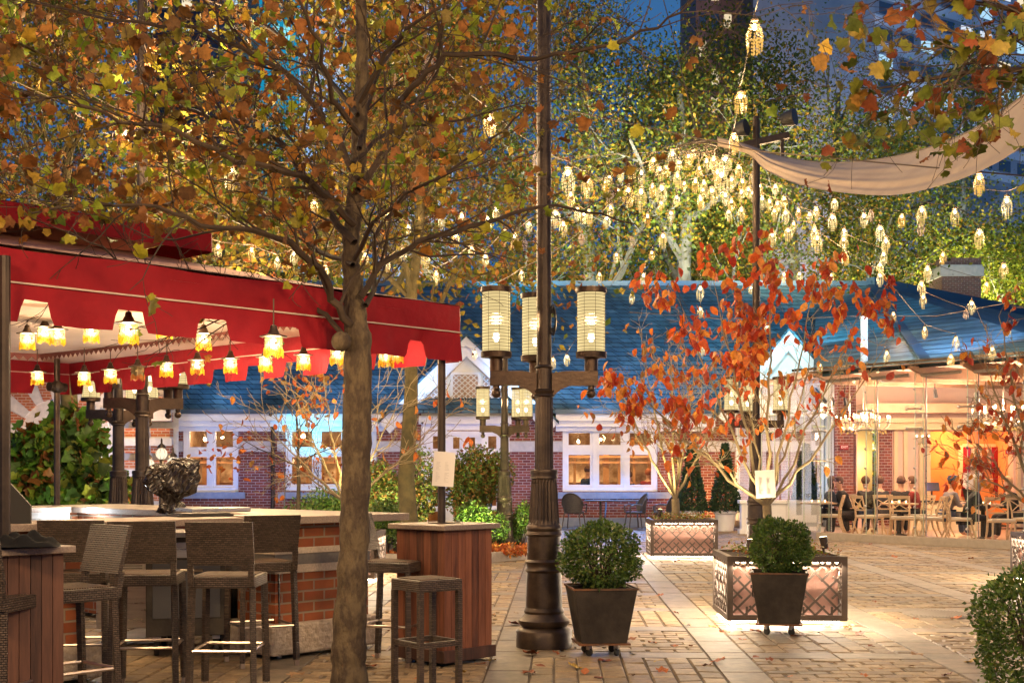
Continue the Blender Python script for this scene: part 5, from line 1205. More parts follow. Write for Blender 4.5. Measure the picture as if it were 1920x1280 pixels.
def boxpot(label, blabel, px, D, wt, wb, z1, ballr, bz, rz, rx=1.0, n=6500, rzs=1.0, ringside=1, dx=0):
    x = gx(px, D); t = thing('zinc_planter', label, 'plant pot', (x, D, 0), rz, None)
    tapered_pot(t, wb, wt, .11, z1)
    for sx in (-1, 1):
        for sy in (-1, 1):
            c = MB().lathe([(.030, -.012), (.034, -.006), (.034, .006), (.030, .012)], n=16); ang = rs.uniform(-.8, .8); X, Y = sx*(wb/2-.07), sy*(wb/2-.07)
            c.v = [(X+z_*math.cos(ang)-x_*math.sin(ang), Y+z_*math.sin(ang)+x_*math.cos(ang), .034+y_) for x_, y_, z_ in c.v]; o = c.build('caster', m_rubber, t, smooth=True); MB().box((X, Y, .078), (.035, .035, .05), ang).build('fork', m_steel, o)
    X = ringside*(wt/2*.5+wb/2*.5+.022); MB().tube([(X, .04*math.cos(a), z1*.68+.045*math.sin(a)) for a in [i*math.pi/8 for i in range(17)]], .006, 6).build('ring_handle', m_bronze_dark, t, smooth=True)
    MB().bx(X-.02, X+.0, -.008, .008, z1*.68+.03, z1*.68+.06).build('lug', m_bronze_dark, t)
    b = thing('boxwood_ball', blabel, 'shrub', (x+dx, D, bz), 0, None)
    p, d = ball_pts(n, ballr, rx, rzs, seed=px); leaves('foliage', p, .030, T_SMALL, m_lf_box, b, rg, droop=-.2, out=d*.9)
    bush_twigs(b, ballr, (0, 0, -bz+z1-.05), 30); return t
boxpot('tapered zinc pot on casters beside the base of the tall lantern post', 'clipped round boxwood bulging out of the pot beside the lantern post', 1126, 10.25, .50, .36, .535, .30, .77, R(6), 1.04, 7500, .92, 1, .0)
boxpot('tapered zinc pot on casters in front of the nearest lattice planter', 'neat clipped boxwood ball in the pot before the nearest lattice planter', 1461, 11.55, .50, .355, .555, .262, .775, R(-12), 1.0, 7000, .95, -1)
t = thing('boxwood_ball', 'large dense boxwood ball at the bottom right corner of the picture', 'shrub', (gx(1957, 8.3), 8.3, .42)); p, d = ball_pts(9000, .43, 1, 1.0, seed=4); leaves('foliage', p, .033, T_SMALL, m_lf_box, t, rg, droop=-.2, out=d*.9); bush_twigs(t, .42, (0, 0, -.4), 40)
# ------------------------------------------------------------------ trees
def tree_thing(name, label, cat, base, grp=None): return thing(name, label, cat, base, 0, grp)
# main plane tree: trunk and limbs follow the photograph, given real depth
D0 = 8.75; tb_ = Vector((gx(655, D0), D0, 0))
t1 = tree_thing('plane_tree', 'big plane tree in autumn leaf whose mottled trunk stands in front of the bar', 'tree', tb_)
tp = [(654, 1330, .172), (655, 1200, .155), (662, 1050, .138), (668, 900, .135), (670, 760, .132), (672, 640, .125), (662, 560, .095), (657, 470, .078), (662, 400, .072), (672, 300, .065), (676, 200, .058), (680, 100, .052), (676, 0, .045), (684, -120, .036), (690, -260, .02)]
pts = [P(a, b, D0+.02*i) for i, (a, b, _) in enumerate(tp)]; rad = [r*(.74 if i < 8 else .84) for i, (_, _, r) in enumerate(tp)]; pts[0].z = -.02
q = MB()
# resample with bumps
rp, rr_ = [], []
for i in range(len(pts)-1):
    for k in range(8):
        f = k/8; rp.append(pts[i].lerp(pts[i+1], f)+Vector((math.sin(i*3+k*.9)*.004, 0, 0))); rr_.append((rad[i]*(1-f)+rad[i+1]*f)*(1+.05*math.sin(i*5.1+k*1.3)+.03*math.sin(k*2.9+i)))
q.tube(rp, rr_, 20); q.ball(P(640, 640, D0-.08), .07, 8, 6); q.v = [tuple(Vector(v)-tb_) for v in q.v]
q.build('trunk', m_bark, t1, smooth=True)
out, tips = [], []
limbs = [ # px,py,dD list, radius
 ([(655, 610, 0), (625, 560, -.1), (600, 500, -.3), (550, 455, -.5), (470, 430, -.8), (380, 425, -1.0), (290, 390, -1.2), (180, 380, -1.4), (60, 400, -1.6)], .036),
 ([(650, 640, 0), (610, 590, .1), (560, 560, .2), (480, 570, .2), (390, 572, .1), (330, 545, 0), (250, 500, -.1), (170, 460, -.2), (60, 410, -.3)], .024),
 ([(660, 460, 0), (620, 400, .2), (570, 330, .4), (520, 260, .6), (430, 230, .8), (330, 200, 1.0), (220, 170, 1.2), (110, 130, 1.4), (-20, 110, 1.5)], .034),
 ([(662, 420, 0), (600, 360, -.3), (540, 320, -.6), (440, 300, -.9), (330, 240, -1.1), (230, 230, -1.3), (120, 180, -1.5), (20, 200, -1.6)], .032),
 ([(668, 330, 0), (620, 250, .1), (560, 160, 0), (480, 100, -.2), (380, 60, -.4), (260, 40, -.6), (120, 20, -.8), (-30, -30, -1)], .032),
 ([(672, 250, 0), (620, 180, -.4), (600, 80, -.8), (560, 0, -1.1), (500, -80, -1.3)], .026),
 ([(676, 190, 0), (720, 100, -.3), (800, 30, -.6), (890, -30, -.9)], .026),
 ([(675, 560, 0), (720, 500, .1), (790, 450, .3), (880, 430, .5), (960, 400, .7), (1040, 385, .9), (1130, 400, 1.1), (1190, 420, 1.2)], .030),
 ([(690, 575, 0), (700, 520, .3), (705, 440, .5), (750, 380, .7), (840, 320, 1), (900, 280, 1.2), (960, 230, 1.4), (1000, 180, 1.5)], .026),
 ([(668, 360, 0), (720, 290, .2), (740, 200, .2), (790, 150, 0), (830, 105, -.1), (930, 100, -.2), (1040, 105, -.4), (1140, 85, -.6), (1230, 50, -.8), (1300, 0, -1)], .034),
 ([(665, 310, 0), (720, 250, .5), (800, 235, .9), (900, 215, 1.2), (1010, 190, 1.5)], .022),
 ([(664, 480, 0), (700, 420, -.4), (760, 360, -.7), (830, 330, -.9), (920, 300, -1.1)], .022),
 ([(672, 280, 0), (690, 190, .5), (720, 120, .9), (760, 50, 1.3), (780, -40, 1.6)], .026),
 ([(660, 500, 0), (600, 470, .6), (520, 380, 1.2), (430, 340, 1.7), (340, 320, 2.2), (220, 300, 2.6)], .026),
 ([(670, 220, 0), (600, 130, .6), (500, 50, 1.2), (390, 0, 1.8), (280, -50, 2.4)], .026),
]
rt = np.random.default_rng(11)
for pl_, r0 in limbs:
    pp = [P(a, b, D0+d) for a, b, d in pl_]
    # subdivide with slight wobble
    fine = []
    for i in range(len(pp)-1):
        for k in range(3): fine.append(pp[i].lerp(pp[i+1], k/3)+Vector(rt.normal(size=3))*.012)
    fine.append(pp[-1]); n = len(fine); rads = [r0*(1-.78*i/(n-1)) for i in range(n)]; out.append((fine, rads, 1))
    for i in range(2, n):
        if rt.random() < .78:
            d = (fine[i]-fine[i-1]).normalized(); pr = Vector(rt.normal(size=3)); pr.y *= 1.2; pr = (pr-d*pr.dot(d)).normalized(); a = rt.uniform(.5, 1.0)
            grow(rt, fine[i], d*math.cos(a)+pr*math.sin(a)+Vector((0, 0, .15)), rt.uniform(.45, 1.1), rads[i]*.5, 2, 4, out, tips, .03, .75, 3, .20, .6)
    for i in range(n//2, n): tips.append((fine[i], 3))
out = [(a, [max(x*.82, .0022) for x in b], c) for a, b, c in out]
branch_mesh(out, 'branches', m_twig, t1, tb_)
def t1keep(p):
    px = CX+p[:, 0]/p[:, 1]*F; py = HY-(p[:, 2]-CH)/p[:, 1]*F
    dens = np.where(px < 640, 1.0, np.where(px < 1000, .42, .25)); dens = np.where((py > 420), dens*.22, dens)
    return (rt.random(len(p)) < dens) & (p[:, 1] > 5)
p = tip_points(rt, tips, 3150, .05, t1keep); print('t1 leaves', len(p))
h = len(p)//2
leaves('leaf_crown', p[:h], .076, T_PLANE, m_lf_rust, t1, rt, .5, .4, off=tuple(tb_)); leaves('curled_leaves', p[h:], .080, T_CRUMPLE, m_lf_rust, t1, rt, .8, .4, off=tuple(tb_))
# overhanging plane branch top right
def overhang(label, base, starts, n, mat, size, seed):
    r_ = np.random.default_rng(seed); t = tree_thing('plane_tree', label, 'tree', base); out, tips = [], []
    q = MB().tube([(0, 0, 0), (.05, 0, 2.5), (0, .05, 5.5)], [.17, .14, .08], 14); q.build('trunk', m_bark, t, smooth=True)
    for pl_, r0 in starts:
        pp = [P(*a) for a in pl_]; pp = [base+Vector((0, 0, 4.2+r_.random()))]+pp; fine = []
        for i in range(len(pp)-1):
            for k in range(3): fine.append(pp[i].lerp(pp[i+1], k/3)+Vector(r_.normal(size=3))*.015)
        fine.append(pp[-1]); m_ = len(fine); rads = [r0*(1-.8*i/(m_-1)) for i in range(m_)]; out.append((fine, rads, 1))
        for i in range(3, m_):
            d = (fine[i]-fine[i-1]).normalized(); pr = Vector(r_.normal(size=3)); pr = (pr-d*pr.dot(d)).normalized()
            for _ in range(2): grow(r_, fine[i], d*.7+pr*.6, r_.uniform(.3, .8), rads[i]*.5, 3, 4, out, tips, -.02, .7, 3, .2, .6); pr = -pr
    out = [(a, [max(x, .002) for x in b], c) for a, b, c in out]
    branch_mesh(out, 'branches', m_twig, t, base); leaves('leaf_crown', tip_points(r_, tips, n, .05), size, T_PLANE, mat, t, r_, .7, .35, off=tuple(base)); return t
m_lf_over = islandmat('olive_plane_leaf', [(0.140, 0.140, 0.014), (0.091, 0.112, 0.014), (0.196, 0.140, 0.021), (0.210, 0.070, 0.017), (0.168, 0.042, 0.014), (0.252, 0.126, 0.021), (0.119, 0.126, 0.017), (0.070, 0.091, 0.014)], .6, .35, nscale=25)
overhang('plane tree off to the right whose leafy branch hangs over the cloth sail', Vector((5.4, 8.6, 0)), [([(2000, 120, 9), (1850, 135, 8.8), (1740, 145, 8.6), (1650, 165, 8.6)], .03), ([(1980, 20, 9), (1880, 10, 8.6), (1780, 0, 8.4), (1690, -20, 8.4)], .03), ([(2000, 60, 8.4), (1900, 70, 8.2), (1800, 95, 8.0), (1720, 90, 8)], .026), ([(1950, 130, 8), (1890, 170, 8.0), (1830, 215, 8.0)], .012)], 330, m_lf_over, .085, 5)
# generic background tree
def bgtree(label, px, D, h, trunk_r, crown_r, nleaf, lsize, mat, seed, bark=m_barkpale, lean=0, first=.28, nlimb=7, maxl=4, tmpl=T_SMALL, spread=.8, name='plane_tree', upw=.05, keep=None, leafspread=.35, basez=0):
    r_ = np.random.default_rng(seed); base = Vector((gx(px, D), D, basez)); t = tree_thing(name, label, 'tree', base); out, tips, tr = [], [], []
    p = base.copy(); pts = [p.copy()]; rr = [trunk_r*1.15]; n = 10
    for i in range(n): p = p+Vector((lean/n+r_.normal()*.04*h/10, r_.normal()*.03*h/10, h*.8/n)); pts.append(p.copy()); rr.append(trunk_r*(1-.75*(i+1)/n))
    q = MB().tube([tuple(a-base) for a in pts], rr, 12); q.build('trunk', bark, t, smooth=True)
    for k in range(nlimb):
        f = first+(1-first)*k/nlimb; i = min(n-1, int(f*n)); a = k*2.4+r_.random(); e = .25+.7*f
        d = Vector((math.cos(a)*math.cos(e), math.sin(a)*math.cos(e), math.sin(e))); grow(r_, pts[i], d, crown_r*(1.05-.45*f), rr[i]*.6, 2, maxl, out, tips, upw, spread, 4, .18, .62)
    branch_mesh(out, 'branches', bark, t, base, sides=(7, 6, 5, 4, 3, 3))
    if D > 40: nleaf = int(nleaf*1.9); lsize *= .66
    pp = tip_points(r_, tips, nleaf, leafspread*crown_r/4, keep); leaves('crown', pp, lsize, tmpl, mat, t, r_, .3, .4, off=tuple(base)); return t
bgtree('gold and brown plane tree rising behind the red canopy at the left', 135, 20, 10, .17, 4.2, 9000, .13, m_lf_bg, 21, m_moss, first=.4)
bgtree('orange brown plane tree whose trunk shows left of the lattice gable', 773, 19.5, 8.5, .15, 3.8, 7500, .12, m_lf_bg, 22, m_moss, first=.55)
bgtree('tall rusty gold plane tree behind the crown of the front plane tree', 657, 26, 14, .22, 6.5, 12000, .16, m_lf_bg, 23, m_moss, first=.45)
bgtree('tall plane tree at the far left edge with sparse golden crown', -60, 28, 15, .28, 5.5, 9000, .17, m_lf_bg, 24, m_bark, first=.3)
bgtree('tall sparse plane tree with pale limbs between the mast and the dangling lights', 1120, 46, 21, .40, 7.5, 15000, .22, m_lf_green, 25, m_barkpale, lean=-1)
bgtree('tall plane tree with blue grey trunk directly behind the cluster of crystal lights', 1275, 44, 18, .42, 7.0, 17000, .20, m_lf_green, 26, m_barkpale)
bgtree('dark dense plane tree over the slate roof left of the chimney', 1480, 52, 21, .40, 8.0, 17000, .24, m_lf_green, 27, m_barkpale)
bgtree('yellow green lit tree behind the chimney at the right', 1870, 54, 13, .35, 6.5, 17000, .22, m_lf_yel, 28, m_barkpale, first=.2)
bgtree('bushy green tree behind the right roof left of the yellow lit tree', 1700, 58, 14.5, .35, 7.5, 15000, .24, m_lf_green, 29, m_barkpale, first=.2)
bgtree('dark bare branched tree before the brown tower at the upper right', 1570, 62, 25, .42, 8, 3500, .22, m_lf_green, 30, M('black_bark', (.03, .026, .025), (.06, .05, .045), 4), nlimb=9, maxl=5)
bgtree('tall thin tree with few leaves before the apartment slab', 1790, 66, 25, .40, 9, 13000, .24, m_lf_yel, 31, m_barkpale, nlimb=9, maxl=4)
bgtree('mixed gold plane tree behind the roof between the two nearest posts', 900, 47, 15, .38, 7.0, 14000, .21, m_lf_bg, 32, m_barkpale)
bgtree('large gold plane tree far behind the left part of the roof', 600, 50, 18, .38, 8.0, 14000, .23, m_lf_bg, 33, m_barkpale)
bgtree('large dull gold plane tree far behind the stone pavilion', 250, 52, 20, .38, 8.5, 14000, .24, m_lf_bg, 34, m_barkpale)
hz = MB()
# low far wood behind everything
pp = np.stack([rg.uniform(-34, 34, 26000), rg.uniform(60, 72, 26000), rg.uniform(3, 11.5, 26000)+0], 1); pp[:, 2] += 1.6*np.sin(pp[:, 0]*.35)+.8*np.sin(pp[:, 0]*1.1)
o = leaves('distant_trees', pp, .42, T_SMALL, m_lf_green, None, rg, .3); tag(o, kind='stuff'); o['label'] = 'mass of dark distant park trees closing the view behind the buildings'; o['category'] = 'trees'
# dogwood trees in planters
def multistem(label, base, stems, nleaf, lsize, mat, seed, name='dogwood_tree', bark=m_barkyel, r0=.05, keep=None, cz=None, fork=.35, nch=3, L2=(.5, .9), droop=1.4, leafspread=.035):
    r_ = np.random.default_rng(seed); t = tree_thing(name, label, 'tree', base); out, tips = [], []
    fk = base+Vector((0, 0, fork)); MB().tube([(0, 0, -.06), (.01, 0, fork*.5), (0, 0, fork*1.02)], [r0*1.15, r0, r0*.98], 12).build('trunk', bark, t, smooth=True)
    for tx, ty, tz, rr0 in stems:
        e = base+Vector((tx, ty, tz)); mid = fk.lerp(e, .45)+Vector((tx*.10, ty*.05, -.05)); n = 12; pts = []
        for i in range(n+1):
            f = i/n; p = fk*(1-f)**2+mid*2*f*(1-f)+e*f*f; pts.append(p+Vector(r_.normal(size=3))*.014*min(1, i))
        rads = [rr0*(1-.8*i/n) for i in range(n+1)]; out.append((pts, rads, 1))
        for i in range(4, n+1):
            d = (pts[i]-pts[i-1]).normalized(); pr = Vector(r_.normal(size=3)); pr = (pr-d*pr.dot(d)).normalized(); a = r_.uniform(.5, .95)
            grow(r_, pts[i], d*math.cos(a)+pr*math.sin(a), r_.uniform(*L2), rads[i]*.55, 2, 4, out, tips, .04, .7, nch, .16, .55)
    out = [(a, [max(x, .002 if base.y < 14 else .004) for x in b], c) for a, b, c in out]
    branch_mesh(out, 'branches', bark, t, base)
    pp = tip_points(r_, [x for x in tips], nleaf, leafspread, keep)
    if len(pp): leaves('leaves', pp, lsize, T_OVAL, mat, t, r_, droop, .3, off=tuple(base))
    return t
nb = Vector((gx(1438, n_.y), n_.y, .60))
def nkeep(p):
    px = CX+p[:, 0]/p[:, 1]*F; py = HY-(p[:, 2]-CH)/p[:, 1]*F
    lim = np.where(px < 1330, 770, np.where(px < 1420, 700, np.where(px < 1540, 640, 600)))
    return ((py < lim+25*np.sin(px*.05)) | (rg.random(len(p)) < .10)) & (np.sin(px*.045+py*.03)+np.sin(py*.06-px*.02) > -1.1)
multistem('red leaved dogwood tree glowing over the nearest lattice planter', nb, [(-.85, .1, 2.6, .018), (-1.35, .0, 1.75, .022), (-.45, .4, 2.85, .018), (.0, -.2, 2.8, .02), (.5, .2, 2.8, .018), (1.15, -.1, 2.1, .018), (.95, .1, 2.5, .016), (.55, .35, 2.2, .016), (-.9, -.3, 1.35, .016), (-.2, .3, 2.1, .016)], 2900, .102, m_lf_red, 41, r0=.045, fork=.52, L2=(.22, .5), leafspread=.06, keep=nkeep)
fb_ = Vector((gx(1266, f_.y), f_.y, .60))
multistem('thin many stemmed tree with a few orange leaves in the farther planter', fb_, [(-.9, 0, 2.2, .03), (-.5, .2, 2.7, .03), (-.1, -.2, 2.8, .03), (.35, .1, 2.7, .03), (.8, 0, 2.2, .03), (.2, .4, 2.3, .03)], 230, .13, m_lf_orange, 42, r0=.07, fork=.4, L2=(.5, 1.0))
lb_ = Vector((gx(648, l_.y), l_.y, .60))
multistem('almost bare pale branched tree lit from below behind the main trunk', lb_, [(-1.2, 0, 1.7, .023), (-.75, .2, 2.0, .022), (-.3, -.1, 2.15, .022), (.2, .2, 2.1, .022), (.8, -.1, 2.0, .022), (1.3, .1, 1.6, .022), (-1.0, .3, 1.2, .018)], 70, .11, m_lf_orange, 43, r0=.055, fork=.45, nch=2, L2=(.5, 1.0))
rb_ = PLC['right']; rb2 = Vector((gx(1945, rb_.y), rb_.y-.2, .60))
multistem('orange leaved dogwood tree at the right edge reaching in front of the glass room', rb2, [(-1.0, -.1, 1.0, .025), (-.95, .0, 1.35, .022), (-.75, 0, 2.3, .03), (-.5, .2, 2.9, .03), (.2, 0, 3.0, .03), (.7, 0, 2.0, .03), (-.3, -.2, 2.0, .025)], 290, .11, m_lf_red, 44, r0=.06, fork=.35, L2=(.3, .65))
# sparse small tree leaves under canopy (left of bare tree): low leafing branch tree
bgtree('small tree with sparse orange leaves seen below the canopy edge', 560, 24, 3.9, .05, 1.7, 260, .13, m_lf_orange, 45, m_twig, first=.5, nlimb=6, maxl=4, tmpl=T_OVAL, name='small_tree')
# ------------------------------------------------------------------ shrubs and beds
def shrub(label, px, D, wx_, wy_, h, z0, n, size, mat, seed, name='shrub', tmpl=T_SMALL, cat='shrub', lumps=9, rough=.6):
    r_ = np.random.default_rng(seed); x = gx(px, D); t = thing(name, label, cat, (x, D, z0)); P_ = []
    for k in range(lumps):
        c = np.array([r_.uniform(-1, 1)*wx_*rough, r_.uniform(-1, 1)*wy_*rough, h*r_.uniform(.3, .78)]); rr = np.array([wx_*.5, wy_*.5, h*.32])*r_.uniform(.7, 1.15)
        d = r_.normal(size=(n//lumps, 3)); d /= np.linalg.norm(d, axis=1)[:, None]; P_.append(c+d*rr*(1-.5*r_.random((n//lumps, 1))**2))
    p = np.concatenate(P_); p = p[p[:, 2] > .02]; leaves('foliage', p, size, tmpl, mat, t, r_, 0, .35)
    q = MB()
    for k in range(14): c = P_[k % lumps].mean(0); q.tube([(c[0]*.3, c[1]*.3, -.05), (c[0]*.7+r_.normal()*.05, c[1]*.7, c[2]*.5), tuple(c+r_.normal(size=3)*.1)], [.02, .014, .006], 4, caps=False)
    q.build('stems', m_twig, t); return t
shrub('rounded bronze green shrub tree left of the canopy post beneath the gable', 752, 24, .75, .7, 1.55, .3, 7500, .07, m_lf_shrub, 51)
shrub('tall loose green shrub behind the menu sheet beneath the gable', 888, 24.5, .85, .7, 1.75, .15, 8500, .07, m_lf_shrub, 52)
shrub('bright floodlit round shrub low beneath the tall loose shrub', 905, 22.5, .50, .45, .85, .05, 5200, .05, m_lf_box, 53)
shrub('dark rounded evergreen bush at the right end of the planting bed', 972, 23.2, .38, .4, .85, .05, 3600, .05, m_lf_box, 54)
shrub('low dark evergreen shrubs between the trunk and the redwood table', 728, 21, .55, .4, .92, .0, 4200, .06, m_lf_box, 55)
shrub('long low clipped evergreen mound under the window left of the trunk', 590, 24, .85, .5, .98, .1, 6500, .055, m_lf_box, 56)
shrub('low evergreen mound right of the bare tree stem', 690, 25, .6, .5, 1.0, .1, 5000, .055, m_lf_box, 57)
shrub('small autumn tinged mound of shrub under the leftmost restaurant window', 408, 26, .42, .4, .42, .2, 2600, .06, m_lf_shrub, 58)
shrub('broad leaved shrub with large green and russet leaves beside the pavilion', 120, 19.5, .95, .6, 1.9, .45, 1500, .165, m_lf_oak, 59, tmpl=T_PLANE, lumps=12)
shrub('lower broad leaved yellow green shrub right of the large russet one', 205, 18.5, .5, .5, 1.0, .45, 700, .15, m_lf_oak, 60, tmpl=T_PLANE, lumps=7)
for px, tpx, pw, col in ((905, 900, 420, (.85, 1, .35)), (150, 150, 120, (1, .95, .45)), (590, 600, 200, (1, .9, .5)), (205, 205, 70, (1, .95, .45))):
    D = 21.4 if px > 500 else 17.2
    uplight({905: 'small garden spotlight on the ground lighting the bright round shrub', 150: 'small garden spotlight under the broad leaved shrub', 590: 'small garden spotlight under the clipped mound left of the trunk', 205: 'small garden spotlight under the lower yellow green shrub'}[px], (gx(px, D), D, .12), (gx(tpx, D+2), D+2.2, 1.3), pw, col, 110)
uplight('small added spotlight brightening the bronze green shrub tree', (gx(730, 22.6), 22.6, .12), (gx(752, 24), 24, 1.5), 170, (1, .85, .5), 90)  # spotlight added to brighten this shrub
uplight('small spotlight at the foot of the tree left of the gable', (gx(790, 18.6), 18.6, .12), (gx(775, 19.5), 19.5, 3.5), 40, (1, .85, .45), 60)
# planting bed
bd_ = MB().poly([(gx(505, 26), 26.5), (gx(500, 21), 20.3), (gx(900, 21.3), 20.6), (gx(1000, 22.5), 21.8), (gx(1004, 26), 27)], -.005, .10, plane='xy'); structure('planting_bed', bd_, m_soil)
kb = MB()
kp = [(gx(500, 21), 20.3), (gx(900, 21.3), 20.5), (gx(1003, 22.5), 21.8), (gx(1006, 26), 27)]
for a, b in zip(kp, kp[1:]): kb.beam((*a, .08), (*b, .08), .12, .16)
structure('bed_kerb', kb, m_sill)
pts = [(rs.uniform(gx(880, 22), gx(1000, 22)), rs.uniform(20.9, 22.6), rs.uniform(.11, .19)) for _ in range(1500)]+[(rs.uniform(gx(560, 22), gx(880, 22)), rs.uniform(20.6, 21.6), rs.uniform(.11, .16)) for _ in range(700)]
o = leaves('leaf_litter', pts, .07, T_OVAL, m_lf_orange, None, rg, 0); tag(o, 'carpet of orange fallen leaves and ground cover inside the planting bed kerb', 'leaf litter', kind='stuff')
# utility box in the bed
t = thing('utility_box', 'small grey electrical box beside the tree trunk in the planting bed', 'utility box', (gx(787, 20.9), 20.9, .1)); MB().bx(-.12, .12, -.06, .06, .22, .48).build('cabinet', M('box_grey', (.3, .3, .29), rough=.5), t, bevel=.006); MB().bx(-.03, .03, -.03, .03, 0, .22).build('post', m_bronze_dark, t); MB().bx(-.09, .09, -.066, -.0605, .25, .45).build('door', M('box_door', (.36, .36, .35), rough=.5), t)
t = thing('stone_block', 'low squared stone block beside the electrical box in the bed', 'stone block', (gx(797, 20.7), 20.6, .08)); MB().bx(-.42, .42, -.15, .15, 0, .24).build('block', m_stone, t, bevel=.01); MB().bx(-.44, .44, -.17, .17, .24, .27).build('coping', m_stone, t, bevel=.005)
# little standard trees before window
for px, lab in ((600, 'right one of two tiny bare standard trees before the window behind the bar'), (535, 'left one of two tiny bare standard trees before the window behind the bar')):
    bgtree(lab, px, 30, 1.9, .03, .65, 160, .06, m_lf_orange, px, M('grey_twig'+str(px), (.16, .16, .18)), first=.72, nlimb=8, maxl=4, name='standard_tree', leafspread=.2)
# conifer cones in pots
for px, lab, lab2 in ((1297, 'left dark cone shaped conifer against the brick beside the restaurant window', 'white tub of the left cone conifer'), (1360, 'right dark cone shaped conifer against the brick beside the gable door', 'white tub of the right cone conifer')):
    D = 32; x = gx(px, D); t = thing('cone_conifer', lab, 'shrub', (x, D, .5)); n = 5000; hh = rg.random(n)**1.3; a = rg.uniform(0, 6.28, n); r_ = (.36*(1-hh)+.05)*(1-.3*rg.random(n)**2); leaves('foliage', np.stack([r_*np.cos(a), r_*np.sin(a), hh*1.65], 1), .07, T_SMALL, m_lf_cone, t, rg, -.5); MB().tube([(0, 0, -.05), (0, 0, 1.5)], [.03, .01], 6).build('trunk', m_twig, t)
    t = thing('plant_tub', lab2, 'plant pot', (x, D, 0)); MB().lathe([(.20, 0), (.26, .42), (.30, .44), (.30, .50), (.26, .50), (.25, .44)], n=24).build('tub', m_white, t, smooth=True); MB().lathe([(.25, .46), (.001, .462)], n=20).build('soil', m_soil, t)
uplight('small orange wall washer on the ground between the two cone conifers', (gx(1328, 33.6), 33.6, .1), (gx(1328, 35), 35, 1.2), 90, (1, .5, .12), 110)
# balustrade pedestal before wing
t = thing('stone_pedestal', 'pale panelled pedestal wall standing before the glass room entrance', 'pedestal', (gx(1432, 30.5), 30.5, 0)); MB().bx(-.55, .55, -.12, .12, 0, .72).build('panel_wall', m_white, t); MB().bx(-.6, .6, -.16, .16, .72, .80).build('coping', m_white, t, bevel=.01); MB().bx(-.60, .60, -.15, .15, -.0, .10).bx(-.42, -.1, -.132, -.121, .2, .62).bx(.1, .42, -.132, -.121, .2, .62).build('moulding', m_white, t)
# ------------------------------------------------------------------ crystal lights on strings
def crystal_proto(kind):
    t = thing('crystal_light', 'x', 'string light', (0, 0, 0), 0, 'crystal lights strung over the court')
    cap = MB().lathe([(.001, .0), (.02, -.004), (.045, -.03), (.04, -.045)], n=10).tube([(0, 0, 0), (0, 0, .05)], .008, 5); cap.build('cap', m_wire, t)
    r_ = random.Random(kind); b = MB()
    def bead(x, y, z, s, hz_): b.add([(x, y, z+hz_), (x+s, y, z), (x, y+s, z), (x-s, y, z), (x, y-s, z), (x, y, z-hz_)], [(0, 1, 2), (0, 2, 3), (0, 3, 4), (0, 4, 1), (5, 2, 1), (5, 3, 2), (5, 4, 3), (5, 1, 4)])
    for k in range(13):
        a = 2*math.pi*k/13+r_.uniform(-.2, .2); n = r_.choice((4, 5, 6, 7, 8)); z = -.035-r_.uniform(0, .02)
        for i in range(n):
            f = i/8; rr = (.045+.045*math.sin(min(1, f*1.8)*math.pi*.5))*(1-.35*max(0, f-.4)); z -= .031; a += r_.uniform(-.12, .12); s9 = r_.uniform(.010, .016); bead(rr*math.cos(a), rr*math.sin(a), z+r_.uniform(-.006, .006), s9, s9*1.15)
        bead(rr*math.cos(a), rr*math.sin(a), z-.036, .008, .022)
    for k in range(5): a = 2*math.pi*k/5; [bead(.03*math.cos(a), .03*math.sin(a), -.22-.035*i, .011, .015) for i in range(5)]
    b.build('crystals', {0: m_cr_gold, 1: m_cr_pale, 2: m_cr_white, 3: m_cr_off, 4: m_cr_amb}[kind], t)
    if kind != 3: MB().ball((0, 0, -.10), .026, 8, 6, 1.3).build('bulb', m_bulb if kind != 2 else m_bulb_hot, t)
    return t
m_cr_amb = lampmat('crystal_amber', (1, .42, .05), 1.15, transp=.4, sample=False, gloss=.15)
protos = {}
def reg(px, py):
    L = [(px < 330, 'over the left canopy'), (px < 720, 'among the plane tree branches left of the trunk'), (px < 1000, 'between the plane trunk and the tall mast'), (px > 1600 and py > 560, 'above the glass room roof'), (px > 1600 and py < 470, 'below the cloth sail at the right'), (px > 1600, 'near the brick chimney'), (px > 1380 and py < 300, 'on the steep string at the upper right'), (py > 540, 'low in front of the slate roof'), (px > 1400 and py > 400, 'amid the top of the red leaved tree'), (py < 330, 'close under the hub where the strings meet'), (px < 1170, 'just right of the tall mast'), (py > 400, 'over the roof ridge left of the red leaved tree')]
    for c, s in L:
        if c: return s
    return 'in the dense cluster under the hub'
knames = {0: 'golden', 1: 'pale gold', 2: 'white gold', 3: 'unlit silvery', 4: 'deep amber'}
def crystal(px, py, D, w, kind):
    sc = max(.42, min(1.4, .80*w/(.155*2400/D)))
    if kind in protos: t = copy_tree(protos[kind])
    else: t = crystal_proto(kind); protos[kind] = t
    h = .38*sc; p = P(px, py, D); t.location = (p.x, p.y, p.z+h/2); t.rotation_euler = (0, 0, rs.uniform(0, 6)); t.scale = (sc*rs.uniform(.92, 1.08), sc, sc*rs.uniform(.85, 1.2))
    t['label'] = f'{knames[kind]} crystal pendant light {reg(px, py)}'; t['group'] = f'{knames[kind]} crystal lights {reg(px, py)}'
    if kind != 3: plight((p.x, p.y, p.z+h/2-.12*sc), 22*sc, (1, .66, .32), .04)
    return Vector((p.x, p.y, p.z+h/2+.04*sc))
def string(pts, sub=3, sag=.02, r=.006):
    pts = [Vector(p) for p in pts]; q = []
    for a, b in zip(pts, pts[1:]):
        L = (b-a).length
        for k in range(sub): f = k/sub; q.append(a.lerp(b, f)-Vector((0, 0, sag*L*4*f*(1-f))))
    q.append(pts[-1]); mb = MB().tube(q, r, 4, caps=False); o = mb.build('light_string', m_wire)
    return o
nstr = 0
